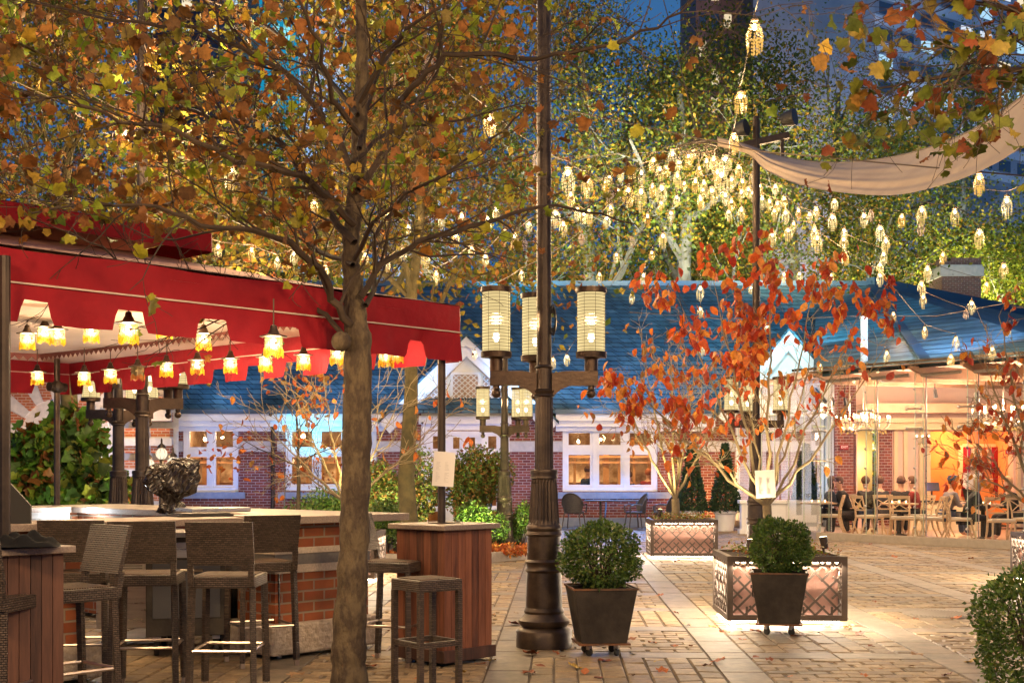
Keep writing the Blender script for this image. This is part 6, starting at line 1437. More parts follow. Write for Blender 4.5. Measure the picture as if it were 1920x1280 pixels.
def tagstr(o, lab): tag(o, lab, 'cable', 'cables carrying the crystal lights')
# chain over the plane tree to the hub
HUB = P(1308, 272, 23)
c1 = [(805, 130, 11.5, 28, 3), (918, 236, 13.5, 27, 0), (1007, 294, 15.5, 19, 3), (1065, 335, 14, 28, 2), (1101, 350, 15.5, 25, 1)]
ps = [P(640, -20, 10)]+[crystal(*a) for a in c1]+[P(1180, 345, 19), HUB]; tagstr(string(ps), 'cable dropping from the top left across the mast to the hub')
c2 = [(1415, 65, 11.5, 34, 0), (1388, 195, 13.5, 27, 0), (1376, 265, 16, 20, 0)]
ps = [P(1430, -40, 10.5)]+[crystal(*a) for a in c2]+[P(1360, 305, 20), HUB]; tagstr(string(ps), 'steep cable at the upper right falling past the end of the sail')
raw = '''1143 338 12 1;1133 348 14 0;1145 372 18 3;1164 330 12 2;1185 328 16 0;1203 330 14 2;1159 362 12 1;1178 368 24 0;1202 368 24 1;1225 310 18 0;1237 325 16 1;1223 355 14 0;1241 362 22 2;1261 296 20 2;1272 312 14 1;1250 322 14 0;1270 335 16 1;1291 300 16 0;1299 292 12 0;1304 345 14 0;1283 350 12 1;1269 376 12 2;1311 322 12 0;1325 308 14 1;1320 348 14 1;1338 305 16 1;1345 330 16 0;1360 312 26 2;1352 340 28 2;1335 368 22 1;1318 362 12 1;1372 345 18 1;1385 320 14 0;1392 348 16 0;1360 372 14 2;1371 385 14 0;1313 375 12 0;1390 365 12 1;1410 335 12 3;1403 362 14 1;1411 368 12 2;1425 355 12 0;1429 378 14 2;1454 355 12 2;1443 385 14 1;1457 388 12 0;1470 380 14 0;1473 405 14 2;1452 400 12 1;1497 400 12 4;1518 408 12 1;1042 410 20 2;1056 428 16 1;1083 400 14 2;1095 410 16 1;1104 405 16 1;1070 372 16 0;1138 415 14 2;1145 395 14 1;1214 410 13 4;1240 387 12 0;1258 407 14 2;1314 380 14 0;1090 447 12 3;1185 452 12 3;1243 449 16 1;1156 484 12 1;1222 480 12 0;1124 520 12 1;1207 522 14 2;1185 558 12 2;1313 548 16 2;1366 405 14 2;1390 400 14 1;1448 447 16 1;1478 440 16 1;1488 425 12 1;1530 398 14 1;1565 385 14 2;1561 415 18 2;1527 437 16 1;1532 457 22 1;1583 440 14 2;1582 458 18 1;1620 412 16 2;1633 403 12 3;1585 485 14 0;1650 437 18 2;1661 458 16 1;1657 482 14 2;1650 503 14 1;1650 522 14 2;1691 412 14 0;1728 402 20 1;1727 430 14 3;1790 405 18 1;1836 445 20 1;1888 385 22 2;1836 342 22 0;1768 484 14 0;1739 510 16 1;1728 540 16 1;1731 562 14 1;1882 508 18 1;1850 540 14 0;1822 575 14 2;1811 590 11 3;1675 595 12 0;1734 622 12 0;1792 642 14 1;1860 660 14 1;1889 618 14 2;1620 648 12 1;1663 668 14 1;1704 676 12 0;1743 681 12 1;1783 676 14 0;1470 520 12 1;1558 522 12 1;1438 618 12 1;1313 585 12 1;1316 655 12 2;1499 520 12 2;1408 545 10 1;1537 690 11 1;1420 590 12 2;235 257 16 2;433 333 26 1;589 388 16 0;219 445 14 1;409 470 15 1;472 475 14 0;551 482 14 2;685 485 13 1;727 408 12 1;755 478 16 2;765 433 14 1;798 482 18 1;828 412 14 2;854 450 16 0;866 412 16 2;884 472 12 1;910 487 14 2;915 415 14 2;930 400 14 2;947 442 14 1;965 450 16 1;983 458 9 3;992 425 12 2;818 518 11 1;978 517 12 1;910 553 11 1;890 667 12 2;1063 674 12 2;1037 678 11 1;726 497 12 1;655 470 12 1;520 492 12 2;610 508 11 1;332 470 12 0'''
L = [tuple(float(v) for v in a.split()) for a in raw.split(';')]
bins = {}
for (px, py, w_, k) in L:
    an = math.degrees(math.atan2(py-272, px-1308)); b_ = round(an/5.5); bins.setdefault(b_, []).append((math.hypot(px-1308, py-272), px, py, w_, int(k)))
order = sorted(bins)
for i, b_ in enumerate(order):
    q = sorted(bins[b_]); rmax = q[-1][0]
    Ds = [.155*2400/a[3] for a in q]; Dm = sorted(Ds)[len(Ds)//2]; Dend = max(13, min(31, Dm))
    if b_*5.5 < 42: Dend = min(Dend, 24)
    if abs(b_*5.5) > 140: Dend = min(Dend, 14.5)
    ps = [HUB+Vector((rs.uniform(-.3, .3), rs.uniform(-.3, .3), rs.uniform(-.1, .1)))]
    for (r_, px, py, w_, k) in q:
        f = r_/max(rmax, 200); D = 23+(Dend-23)*f; ps.append(crystal(px, py, D, w_, k))
    # continue to an anchor beyond
    d = (ps[-1]-ps[0]); e = ps[-1]+Vector((d.x, d.y, 0)).normalized()*2.5+Vector((0, 0, .5)); ps.append(e)
    tagstr(string(ps, r=.005), f'light cable fanning from hub, ending {reg(q[-1][1], q[-1][2])}' )
# hub mast
t = thing('string_hub', 'round wire hub from which all the light cables fan out', 'cable hub', HUB); MB().tube([(.35*math.cos(a), .35*math.sin(a), -.05) for a in [i*math.pi/8 for i in range(17)]], .015, 6).build('ring', m_wire, t)
q = MB()
for k in range(8): a = k*math.pi/4; q.tube([(.35*math.cos(a), .35*math.sin(a), -.05), (0, 0, .12)], .008, 4)
q.tube([(0, 0, .12), P(1260, 60, 24)-HUB, P(1190, -200, 26)-HUB], .01, 5); q.build('spokes', m_wire, t)
# ------------------------------------------------------------------ sail
t = thing('cloth_sail', 'beige cloth sail slung like a hammock across the upper right', 'awning', P(1345, 262, 18))
up = [(1345, 258, 18), (1400, 272, 17.5), (1450, 290, 17), (1520, 303, 16.2), (1600, 304, 15.2), (1700, 289, 14), (1800, 255, 12.8), (1870, 215, 12), (1925, 175, 11.4), (2020, 110, 10.5)]
lo = [(1345, 275, 18), (1402, 290, 17.4), (1435, 320, 16.5), (1500, 348, 15.4), (1580, 362, 14.3), (1680, 366, 13), (1790, 340, 11.9), (1870, 305, 11.1), (1925, 270, 10.6), (2020, 230, 9.6)]
def cr(pts, u):
    n = len(pts)-1; f = u*n; i = min(n-1, int(f)); f -= i; p0, p1, p2, p3 = pts[max(0, i-1)], pts[i], pts[i+1], pts[min(n, i+2)]
    return p0*(-.5*f+f*f-.5*f**3)+p1*(1-2.5*f*f+1.5*f**3)+p2*(.5*f+2*f*f-1.5*f**3)+p3*(-.5*f*f+.5*f**3)
U = [P(*a) for a in up]; Lo = [P(*a) for a in lo]; mb = MB(); n, m = 90, 40; o3 = t.location
for i in range(n+1):
    u = i/n; a = cr(U, u); b = cr(Lo, u); e = math.sin(math.pi*min(1, u*1.3+.03))
    for j in range(m+1):
        v = j/m; p = a.lerp(b, v); bulge = math.sin(math.pi*v)*.25*e; fold = (.045*math.sin(v*19+u*3)+.03*math.sin(v*33-u*5))*min(1, .3+u)*(v**.8)
        p = p+Vector((0, -bulge-fold, -.5*bulge*.3)); mb.v.append(tuple(p-o3))
for i in range(n):
    for j in range(m): mb.f.append((i*(m+1)+j, (i+1)*(m+1)+j, (i+1)*(m+1)+j+1, i*(m+1)+j+1))
mb.build('cloth', M('beige_cloth', (.34, .26, .20), (.42, .33, .25), 1.5, .85, 0, .1, 60), t, smooth=True)
q = MB()
for i in range(1, 16): p = cr(U, i/16)-o3; q.ball(p+Vector((0, -.02, -.05)), .014, 6, 4)
q.tube([tuple(cr(U, i/30)-o3) for i in range(31)], .012, 5); q.build('hem', M('hem_rope', (.16, .13, .11), rough=.8), t)
q = MB(); q.tube([P(1345, 265, 18)-o3, P(1330, 262, 18.4)-o3, P(1300, 268, 19)-o3], .012, 5); q.build('tie_rope', m_wire, t)
# wires in the sky at right
for i, (a, b, lab) in enumerate((((1055, 205, 16), (1920, 330, 12), 'thin dark wire crossing behind the sail from the mast'), ((640, 330, 20), (1005, 545, 24), 'thin dark wire crossing behind the plane tree'), ((1180, 585, 30), (1620, 592, 28), 'thin wire running level along the slate roof'), ((1620, 592, 28), (1930, 560, 22), 'thin wire rising from the roof bracket to the right edge'))):
    o = MB().tube([P(*a), (P(*a)+P(*b))/2-Vector((0, 0, .15)), P(*b)], .008, 4).build('overhead_wire', m_wire); tag(o, lab, 'wire')
t = thing('roof_bracket', 'slim pale blue upright post at the edge of the right slate roof', 'post', P(1620, 697, 27.6)); MB().bx(-.07, .07, -.04, .04, 0, 1.15).build('post', M('blue_post', (.30, .45, .62), rough=.4), t); MB().bx(-.08, .08, -.06, .06, 1.15, 1.19).build('cap', m_white, t)
# ------------------------------------------------------------------ patio furniture by the window
m_pat = M('patio_wicker', (.05, .045, .045), (.09, .08, .08), 40, .5)
def patio_chair():
    t = thing('patio_chair', 'x', 'chair', (0, 0, 0), 0, 'dark wicker armchairs under the restaurant window')
    MB().lathe([(.24, .40), (.26, .42), (.26, .45), (.001, .455)], n=20).build('seat', m_pat, t, smooth=True)
    b = MB(); n, m = 14, 6
    for i in range(n+1):
        a = R(200+140*i/n); top = .62+.30*math.sin(math.pi*i/n)**.7
        for j in range(m+1): z = .45+(top-.45)*j/m; rr = .26+.05*j/m; b.v.append((rr*math.cos(a), rr*math.sin(a), z))
    for i in range(n):
        for j in range(m): b.f.append((i*(m+1)+j, (i+1)*(m+1)+j, (i+1)*(m+1)+j+1, i*(m+1)+j+1))
    b.tube([(.31*math.cos(R(200+140*i/n)), .31*math.sin(R(200+140*i/n)), .62+.30*math.sin(math.pi*i/n)**.7) for i in range(n+1)], .018, 6); b.build('backrest', m_pat, t, smooth=True)
    for sx in (-1, 1):
        MB().tube([(sx*.29, -.10, .62), (sx*.31, .10, .64), (sx*.28, .22, .60), (sx*.26, .22, .42)], .018, 6).build('armrest', m_pat, t)
        for sy in (-1, 1): MB().tube([(sx*.20, sy*.18, .42), (sx*.25, sy*.24, 0)], .016, 6).build('leg', m_pat, t)
    return t
pc = patio_chair(); pc['label'] = 'dark wicker armchair at the left of the small window table'; pc.location = (gx(1076, 33.2), 33.2, 0); pc.rotation_euler = (0, 0, R(-20))
for px, rz, lab in ((1192, 100, 'dark wicker armchair turned sideways right of the small window table'), (1243, 80, 'dark wicker armchair half hidden behind the farther lattice planter')):
    o = copy_tree(pc, label=lab); o.location = (gx(px, 33), 33, 0); o.rotation_euler = (0, 0, R(rz))
t = thing('patio_table', 'small dark bistro table between wicker chairs under the right window', 'table', (gx(1126, 33), 33, 0)); MB().lathe([(.40, .72), (.42, .73), (.42, .75), (.001, .755)], n=28).build('tabletop', m_pat, t); MB().tube([(0, 0, .08), (0, 0, .72)], .03, 8).build('column', m_pat, t)
q = MB()
for k in range(4): a = k*math.pi/2+.6; q.tube([(0, 0, .16), (.18*math.cos(a), .18*math.sin(a), .12), (.30*math.cos(a), .30*math.sin(a), .01)], .018, 6)
q.build('feet', m_pat, t); t = thing('patio_table', 'second dark bistro table behind the farther lattice planter', 'table', (gx(1165, 33.8), 33.8, 0)); MB().bx(-.55, .55, -.3, .3, .70, .73).build('tabletop', m_pat, t)
for sx in (-1, 1): MB().tube([(sx*.4, 0, .70), (sx*.45, 0, 0)], .02, 6).build('leg', m_pat, t)
# ------------------------------------------------------------------ dining furniture and diners
def dchair():
    t = thing('dining_chair', 'x', 'chair', (0, 0, 0), 0, 'pale wooden cross back chairs in the glass dining room')
    MB().poly([(-.22, -.2), (.22, -.2), (.25, .24), (-.25, .24)], .42, .455, plane='xy').build('seat_frame', m_chairwood, t, bevel=.006)
    MB().poly([(-.20, -.18), (.20, -.18), (.23, .22), (-.23, .22)], .4555, .49, plane='xy').build('cushion', m_cream, t, bevel=.012)
    for sx in (-1, 1):
        MB().tube([(sx*.21, .22, .42), (sx*.22, .25, .25), (sx*.25, .33, 0)], [.024, .022, .016], 6).build('leg', m_chairwood, t, smooth=True)
        MB().tube([(sx*.20, -.19, .42), (sx*.20, -.24, .22), (sx*.21, -.34, 0)], [.024, .022, .016], 6).build('leg', m_chairwood, t, smooth=True)
        MB().tube([(sx*.20, -.19, .42), (sx*.205, -.20, .6), (sx*.22, -.29, .92)], [.022, .02, .018], 6).build('back_post', m_chairwood, t, smooth=True)
    b = MB(); b.beam((-.22, -.285, .89), (.22, -.285, .89), .07, .022, up=(0, 1, 0)); b.beam((-.2, -.215, .60), (.2, -.215, .60), .03, .02, up=(0, 1, 0))
    b.tube([(-.2, -.215, .61), (0, -.25, .735), (.21, -.275, .86)], .012, 5); b.tube([(.2, -.215, .61), (0, -.25, .735), (-.21, -.275, .86)], .012, 5); b.build('cross_back', m_chairwood, t); return t
dc = dchair(); dl = [(1558, 28.9, 70, 'pale cross back chair nearest the left corner of the glass room'), (1577, 29.6, 95, 'pale cross back chair tucked behind the leftmost one'), (1628, 28.3, -75, 'pale dining chair in side view, legs splayed, left of the centre pair'), (1692, 27.4, 178, 'pale cross back chair seen squarely from behind at the middle of the glass room'), (1664, 28.9, 185, 'pale cross back chair behind the square-on middle chair'), (1722, 28.6, 105, 'pale dining chair turned left between the middle and the capped man'), (1757, 28.6, 85, 'pale dining chair under the man in the dark cap'), (1797, 26.7, -100, 'pale chair in side view under the blond woman'), (1876, 25.9, 175, 'pale chair with its back to the court near the right edge'), (1925, 26.6, 200, 'pale dining chair cut by the right edge of the picture'), (1745, 27.0, 90, 'pale dining chair beside the side view chair of the blond woman')]
for i, (px, D, a, lab) in enumerate(dl):
    o = dc if i == 0 else copy_tree(dc); o['label'] = lab; o.location = (gx(px, D), D, .03); o.rotation_euler = (0, 0, R(a))
m_ttop = M('table_top_wood', (.5, .33, .2), (.58, .4, .25), 3, .35)
def dtable(px, D, lab, r=.42, items=True):
    t = thing('dining_table', lab, 'table', (gx(px, D), D, .03)); MB().lathe([(r-.01, .71), (r, .72), (r, .745), (.001, .75)], n=28).build('tabletop', m_ttop, t); MB().lathe([(.22, 0), (.20, .03), (.05, .07), (.045, .6), (.12, .70)], n=16).build('pedestal', m_black, t, smooth=True)
    return t
for i, (px, D, lab) in enumerate(((1535, 29.2, 'round dining table at the left end of the glass room'), (1686, 28.6, 'round dining table at the middle of the glass room'), (1843, 27.2, 'round dining table near the right edge of the glass room'))):
    dtable(px, D, lab); x = gx(px, D)
    for k, (dx, dy) in enumerate(((.0, .0), (.12, -.1), (-.14, .06))):
        c = thing('candle_glass', f'small glowing candle glass, {("central", "front", "back left")[k]} on the {("left", "middle", "right")[i]} dining table', 'candle', (x+dx, D+dy, .781)); MB().lathe([(.03, 0), (.034, .07), (.031, .07), (.028, .008)], n=12).build('glass', m_cr_pale if k == 0 else m_wglass, c); MB().ball((0, 0, .03), .014, 6, 5, 1.6).build('flame', m_bulb, c)
    for k in range(3):
        a = k*2.1+.4; c = thing('wine_glass', f'empty wine glass, {("front", "right", "left")[k]} on the {("left", "middle", "right")[i]} dining table', 'glass', (x+.26*math.cos(a), D+.26*math.sin(a), .781)); MB().lathe([(.03, 0), (.004, .006), (.004, .08), (.03, .11), (.034, .16), (.028, .19)], n=12).build('bowl', m_wglass, c, smooth=True)
def skinmesh(name, verts, edges, radii, mat, parent, root=0, sub=1):
    me = bpy.data.meshes.new(name); me.from_pydata([tuple(v) for v in verts], edges, []); o = bpy.data.objects.new(name+'_t', me); COL.objects.link(o)
    o.modifiers.new('s', 'SKIN'); sv = me.skin_vertices[0].data
    for i, r_ in enumerate(radii): sv[i].radius = (r_, r_) if not hasattr(r_, '__len__') else r_
    sv[root].use_root = True; sm = o.modifiers.new('ss', 'SUBSURF'); sm.levels = sub; sm.render_levels = sub
    dg = bpy.context.evaluated_depsgraph_get(); m2 = bpy.data.meshes.new_from_object(o.evaluated_get(dg)); bpy.data.objects.remove(o); m2.name = name
    m2.polygons.foreach_set('use_smooth', [True]*len(m2.polygons)); m2.materials.clear(); m2.materials.append(mat); q = bpy.data.objects.new(name, m2); COL.objects.link(q); q.parent = parent; return q
def person(label, px, D, rz, shirt, trousers, hair, hairlen=0, cap=None, lean=.08, standing=False, z0=.03, head_turn=0, sc=1.0, reach=.32):
    t = thing('person', label, 'person', (gx(px, D), D, z0), R(rz), None, sc)
    if standing: hip = Vector((0, 0, .92)); kz = .50
    else: hip = Vector((0, 0, .50))
    ch = hip+Vector((0, lean, .26)); sh = hip+Vector((0, lean*1.4, .47)); nk = hip+Vector((0, lean*1.6, .55)); hd0 = hip+Vector((0, lean*1.9, .63)); hd1 = hip+Vector((0, lean*2, .76))
    V = [hip, ch, sh, nk, hd0, hd1]; E = [(0, 1), (1, 2), (2, 3), (3, 4), (4, 5)]; Rr = [(.13, .10), (.12, .09), (.09, .06), .042, .082, .082]
    SV, SE, SR = [hip+Vector((0, 0, .02)), ch, sh+Vector((0, 0, .01))], [(0, 1), (1, 2)], [(.165, .135), (.17, .13), (.16, .11)]; TV, TE, TR = [hip], [], [(.165, .14)]
    for s in (-1, 1):
        S_ = sh+Vector((s*.17, 0, -.02)); E_ = S_+Vector((s*.04, .08, -.27)); H_ = E_+Vector((-s*.06, reach*.75, .06 if not standing else -.05)); n0 = len(V)
        V += [S_, E_, H_, H_+(H_-E_).normalized()*.07]; E += [(2, n0), (n0, n0+1), (n0+1, n0+2), (n0+2, n0+3)]; Rr += [.048, .040, .028, .032]
        hd = (H_-E_).normalized(); side = Vector((0, 0, 1)).cross(hd).normalized()
        for k in range(4): V.append(V[n0+3]+hd*(.055+.012*(k in (1, 2)))+side*(.024*(k-1.5))+Vector((0, 0, -.02))); E.append((n0+3, len(V)-1)); Rr.append(.009)
        V.append(V[n0+2]+hd*.05-side*s*.045); E.append((n0+2, len(V)-1)); Rr.append(.010)
        m0 = len(SV); SV += [S_, E_, E_.lerp(H_, .8)]; SE += [(2, m0), (m0, m0+1), (m0+1, m0+2)]; SR += [.072, .056, .042]
        h_ = hip+Vector((s*.09, .02, -.02))
        if standing: K = h_+Vector((0, .03, -.42)); A = K+Vector((0, -.04, -.42)); Fo = A+Vector((0, .16, -.03))
        else: K = h_+Vector((s*.03, .42, .0)); A = K+Vector((s*.0, .03, -.42)); Fo = A+Vector((0, .16, -.02))
        n0 = len(V); V += [h_, K, A, Fo]; E += [(0, n0), (n0, n0+1), (n0+1, n0+2), (n0+2, n0+3)]; Rr += [.09, .062, .042, .035]
        m0 = len(TV); TV += [h_, K, A]; TE += [(0, m0), (m0, m0+1), (m0+1, m0+2)]; TR += [.105, .078, .062]
    SV += [sh+Vector((0, lean*.1, .055))]; SE += [(2, len(SV)-1)]; SR += [(.085, .07)]
    skinmesh('body', V, E, Rr, m_skin, t); skinmesh('shirt', SV, SE, SR, shirt, t); skinmesh('trousers', TV, TE, TR, trousers, t)
    hc = hd1.lerp(hd0, .35)+Vector((0, .005, 0)); hr = MB(); n, m = 18, 12
    for i in range(m+1):
        th = math.pi*i/m
        for j in range(n):
            a = 2*math.pi*j/n; d = Vector((math.sin(th)*math.cos(a), math.sin(th)*math.sin(a), math.cos(th))); front = max(0, d.y); low = max(0, -d.z-.55)*1.3
            r_ = .104-.034*(1 if (front > .40 and d.z < .45) else 0)-(.05*low if hairlen == 0 else 0); z = d.z*r_*1.1
            if hairlen and d.z < 0 and d.y < .35: z = d.z*(hairlen)
            hr.v.append((hc.x+d.x*r_, hc.y-.018+d.y*r_, hc.z+.03+z))
    for i in range(m):
        for j in range(n): hr.f.append((i*n+j, (i+1)*n+j, (i+1)*n+(j+1) % n, i*n+(j+1) % n))
    hr.build('hair', hair, t, smooth=True)
    fc = MB().tube([hc+Vector((0, .10, .02)), hc+Vector((0, .125, -.018)), hc+Vector((0, .105, -.025))], [.008, .014, .01], 6); fc.build('nose', m_skin, t, smooth=True)
    e = MB()
    for s in (-1, 1): e.ball(hc+Vector((s*.033, .098, .022)), .010, 6, 5)
    e.build('eyes', m_black, t); MB().beam(hc+Vector((-.024, .106, -.05)), hc+Vector((.024, .106, -.05)), .008, .006).build('mouth', M('lips', (.38, .12, .10)), t)
    e = MB()
    for s in (-1, 1): e.ball(hc+Vector((s*.096, .0, -.005)), .024, 6, 5)
    e.build('ears', m_skin, t)
    if cap: MB().lathe([(.125, .02), (.125, .07), (.10, .125), (.001, .14)], (hc.x, hc.y-.01, hc.z+.02), 20).bx(hc.x-.07, hc.x+.07, hc.y+.08, hc.y+.20, hc.z+.045, hc.z+.055).build('cap', cap, t, smooth=True)
    return t
cl_ = lambda n, c: M(n, c, rough=.85)
blk, gry, den, wht, dkb, brn, bld, mar = cl_('black_cloth2', (.025, .024, .028)), cl_('grey_shirt', (.16, .15, .17)), cl_('denim', (.05, .07, .12)), cl_('white_shirt', (.65, .55, .5)), cl_('dark_blue', (.03, .05, .10)), cl_('brown_hair', (.09, .045, .022)), cl_('blond_hair', (.38, .24, .12)), cl_('maroon', (.22, .03, .03))
person('woman with long brown hair in a blue top seated facing right at the left table', 1528+20, 29.6, -90, den, blk, brn, .24)
person('man leaning forward in a dark jacket opposite the long haired woman', 1594, 29.3, 95, blk, blk, brn, 0, lean=.14)
person('person with dark hair and black top seated with back to the court, middle left', 1656, 29.8, 20, blk, blk, brn, 0)
person('person with short brown hair and black top, right of the first black clad diner', 1690, 29.6, -15, blk, blk, brn, 0)
person('diner in a dark top left of the middle table beside the glass fin', 1628, 30.0, 10, blk, dkb, brn, .1)
person('man in grey shirt and dark cap seated in profile before the orange room', 1772, 28.7, -80, gry, den, brn, 0, cap=dkb, lean=.10)
person('blond woman in black seated leaning forward on the side view chair', 1808, 26.9, -95, blk, blk, bld, .22, lean=.16)
person('woman with long light brown hair at the right edge of the glass room', 1905, 27.6, 95, blk, blk, bld, .24, lean=.10)
person('waiter in a white top standing inside the orange room opening', 1822, 32.4, 170, wht, blk, brn, 0, standing=True)
person('seated diner in a maroon top just right of the middle table', 1722, 29.4, 60, mar, blk, brn, 0)
person('dark haired diner seen through the left pane of the right restaurant window', 1094, 35.8, -60, dkb, blk, brn, 0, z0=.30)
person('dark haired diner low in the right pane of the restaurant window', 1188, 35.8, 60, blk, blk, brn, 0, z0=.16)
person('red haired diner at the far right pane of the restaurant window', 1212, 35.9, -30, mar, blk, cl_('red_hair', (.35, .12, .05)), .1, z0=.22)
# register in glass room
t = thing('register_screen', 'black tablet till on a stand glowing lilac before the orange room', 'screen', P(1748, 912, 31.5)); m_ = MB().box((0, 0, 0), (.34, .02, .22), mat=Matrix.Rotation(R(-20), 4, 'X')); m_.build('screen', m_black, t); MB().tube([(0, .03, -.1), (0, .05, -.35)], .02, 6).build('stand', m_black, t)
t = thing('service_counter', 'pale low service counter under the till before the orange room', 'counter', P(1765, 938, 31.6)); c0 = t.location.z; MB().bx(-.9, .9, -.25, .25, -c0+.03, -.04).build('cabinet', m_ivory, t); MB().bx(-.95, .95, -.3, .3, -.039, 0).build('worktop', m_black, t)
plight(tuple(P(1748, 900, 31.2)), 3, (.6, .4, 1), .05)
# ------------------------------------------------------------------ fallen leaves (each its own object)
lm = []
for ci, (cn_, c) in enumerate((('rust brown', (.26, .07, .02)), ('orange', (.45, .13, .03)), ('yellow', (.45, .28, .04)), ('dark red', (.20, .04, .02)), ('tan', (.34, .20, .10)))): lm.append((cn_, M('fallen_leaf_'+cn_.replace(' ', '_'), c, tuple(x*.6 for x in c), 30, .6)))
rl_ = random.Random(9); bm_ = {}
spots_ = [(1215, 1205), (1258, 1210), (1300, 1212), (1180, 1200), (1270, 1150), (1320, 1160), (1293, 1173), (1150, 1195), (1230, 1242), (1323, 1250), (1140, 1240), (1020, 1250), (970, 1150), (965, 1170), (930, 1200), (925, 1155), (700, 1180), (1530, 1188), (1555, 1172), (1500, 1192), (1735, 1040), (1885, 1032), (1630, 1020), (1690, 1158), (1715, 1160), (1790, 1158), (1812, 1152), (1630, 1212), (1722, 1225), (1660, 1255), (1775, 1268), (1815, 1240), (1700, 1250), (1620, 1270), (1340, 1240), (1420, 1230), (1450, 1240), (1395, 1200), (1100, 1265), (1190, 1268), (1860, 1020), (1540, 1130), (1645, 1130), (1350, 1085), (1185, 1085), (1130, 1110), (1240, 1115), (940, 1060), (975, 1085), (905, 1245), (790, 1270), (870, 1262), (560, 1262), (640, 1270), (1600, 1180), (1590, 1045), (1480, 1268), (1850, 1262), (1780, 1195), (1570, 1245), (1345, 1178), (1362, 1184), (1390, 1181), (1585, 1178), (1602, 1190), (1060, 1232), (1045, 1228), (990, 1226), (1190, 1226), (930, 1238), (915, 1228), (1222, 1052), (1262, 1054), (1310, 1056), (1345, 1060), (700, 1232), (690, 1250), (1495, 1180), (1430, 1186), (1680, 1045), (1760, 1052), (1815, 1048), (1840, 1205), (1740, 1180), (1000, 1262), (1085, 1250), (1130, 1272), (1250, 1262)]
for i, (px, py) in enumerate(spots_):
    k = rl_.choice((0, 0, 1, 1, 2, 3, 4)); p = GP(px+rl_.uniform(-4, 4), py); k2 = (k, i % 3)
    if k2 not in bm_:
        tv, tf = T_CRUMPLE if i % 3 == 0 else (T_PLANE if i % 3 == 1 else T_OVAL); s_ = .10 if i % 3 < 2 else .085
        me = bpy.data.meshes.new('fallen_leaf'); vv = tv*s_; vv[:, 2] = np.abs(vv[:, 2])*.8; me.from_pydata([tuple(v) for v in vv], [], [tuple(int(z) for z in f) for f in tf]); me.materials.append(lm[k][1]); bm_[k2] = me
    o = bpy.data.objects.new('fallen_leaf', bm_[k2]); COL.objects.link(o); o.location = (p.x, p.y, .006); o.rotation_euler = (rl_.uniform(-.25, .25), rl_.uniform(-.25, .25), rl_.uniform(0, 6.3)); s_ = rl_.uniform(.6, 1.25); o.scale = (s_, s_, s_)
    where = 'near the bottom left stools' if px < 900 else 'on the paving between the redwood table and the tall post' if px < 1060 else 'on the paving beside the first zinc pot' if px < 1345 and py > 1190 else 'on the band of slabs left of the nearest lattice planter' if px < 1345 else 'in front of the nearest lattice planter' if px < 1600 and py > 1160 else 'on the open paving near the boxwood ball at the right' if py > 1190 else 'by the manhole cover' if py > 1100 else 'on the paving before the glass room'
    tag(o, f'{("curled", "lobed", "oval")[i % 3]} {lm[k][0]} fallen leaf {where}', 'leaf', f'{("curled", "lobed", "oval")[i % 3]} {lm[k][0]} leaves {where}')
# ------------------------------------------------------------------ coloured floods on roof and trim
BLU, CYA, VIO = (.08, .40, 1), (.04, .62, 1), (.45, .42, 1)
for px, tx, pw, c, oy in ((420, 430, 900, BLU, 760), (640, 640, 900, BLU, 760), (1120, 1130, 1700, BLU, 760), (1240, 1260, 1500, BLU, 760), (1420, 1480, 1500, CYA, 700), (1560, 1600, 1300, CYA, 690), (985, 1010, 1100, BLU, 700), (760, 760, 700, BLU, 740)):
    spot((gx(px, 32.8), 32.8, 3.65) if px < 1400 else (gx(px, 29.5), 29.5, 5.8), (gx(tx, 39.5), 39.5, 6.0), pw*(.26 if px < 1400 else .5), (c[0]+.10, c[1]+.03, c[2]*.8), 84, .9, .2)
spot((gx(1800, 24.5), 24.5, 5.0), (gx(1800, 38), 38, 6), 700, (.35, .6, 1), 100, .9, .2)
spot((gx(960, 36.5), 36.5, 7.0), (gx(975, 46), 46, 10.0), 900, (.05, .8, 1), 60, .9, .2)
spot((gx(565, 33.9), 33.9, 2.0), (gx(590, 34.9), 34.9, 2.9), 90, (.02, .6, 1), 110, .9, .1)
for px, c, pw in ((395, (.2, .38, 1), 36), (500, (.25, .35, 1), 30), (620, (.12, .5, 1), 36), (735, (.3, .35, 1), 22), (830, VIO, 24), (915, VIO, 24), (1000, VIO, 24), (1080, (.2, .4, 1), 30), (1150, (.15, .45, 1), 40), (1215, (.2, .38, 1), 36), (1420, (.3, .7, 1), 40), (1515, (.3, .7, 1), 40)):
    spot((gx(px, 33.4), 33.4, .25), (gx(px, 35), 35, 2.4), pw*1.1, (c[0]*.35, c[1]*.75, 1),  110, .9, .15)
for px, pw in ((150, 90), (260, 60)): spot((gx(px, 32), 32, .3), (gx(px, 34), 34, 3), pw, (.5, .65, 1), 100, .9, .15)
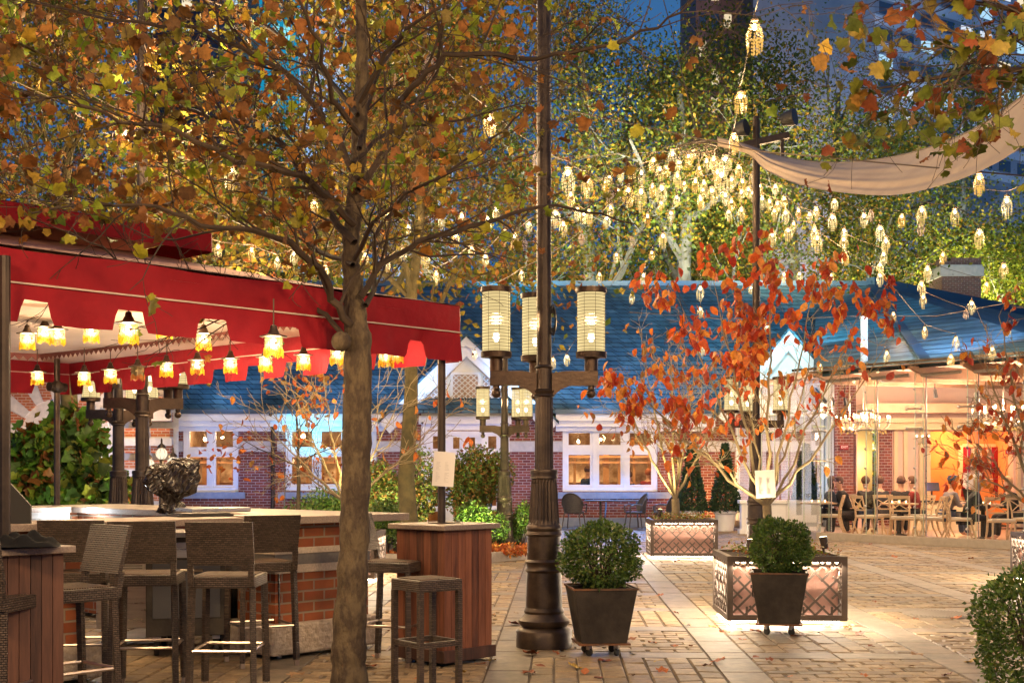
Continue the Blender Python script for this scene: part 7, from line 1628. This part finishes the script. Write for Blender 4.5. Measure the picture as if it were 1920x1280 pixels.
for px in (1070, 1150, 1230): spot((gx(px, 34.3), 34.3, 2.55), (gx(px, 32.2), 32.2, 0), 190, (.12, .38, 1), 120, .9, .1)
spot((gx(1400, 33.8), 33.8, 3.0), (gx(1400, 32.5), 32.5, 0), 90, (.2, .5, 1), 110, .9, .1)
# unseen spots added to brighten the background trees
for (px, D, tpx, tD, z, pw, c) in ((1270, 36, 1270, 45, 14, 1500, (.6, .75, 1)), (1120, 36, 1110, 47, 15, 1500, (1, .85, .5)), (1200, 36, 1180, 45, 13, 1500, (1, .85, .5)), (1400, 36, 1400, 46, 14, 2300, (1, .85, .45)), (1050, 36, 1050, 46, 15, 1500, (1, .85, .5)), (1520, 36, 1500, 52, 14, 2600, (1, .88, .5)), (1870, 48.5, 1870, 55, 8, 5500, (1, .95, .45)), (1640, 50, 1650, 58, 10, 4200, (1, .9, .5)), (1480, 45, 1480, 54, 12, 1600, (1, .85, .45)), (1790, 55, 1790, 66, 18, 6500, (1, .95, .6)), (1690, 50, 1690, 60, 18, 3500, (1, .93, .5)), (1350, 36, 1300, 46, 17, 1900, (1, .88, .45)), (1080, 36, 1090, 46, 17, 1900, (1, .88, .45)), (900, 42, 900, 48, 11, 2200, (1, .8, .45)), (620, 43, 620, 50, 12, 3800, (1, .78, .42)), (260, 44, 260, 52, 12, 3800, (1, .78, .42)), (1560, 55, 1560, 62, 18, 2500, (1, .9, .7)), (1300, 56, 1300, 66, 9, 3500, (1, .9, .6))):
    spot((gx(px, D), D, 7.9 if D == 36 else 2.5 if D < 43 else 1.0), (gx(tpx, tD), tD, z), pw*(.55 if D == 36 else 1.6), c, 95, .9, .4)
for (x, y, z, pw) in ((gx(150, 17.5), 17.5, 4.2, 110), (gx(450, 20), 20, 4.2, 150), (gx(560, 14), 14, 4.6, 110), (gx(300, 10.5), 10.5, 4.9, 110), (gx(120, 12), 13, 5.5, 90), (gx(330, 22), 22, 7.5, 200), (gx(880, 15.5), 15.5, 4.7, 90), (gx(200, 24), 24, 9, 350), (gx(600, 22), 22, 10, 350)): plight((x, y, z), pw*1.1, (1, .70, .36), .25)  # bare warm point lights added to brighten the left trees
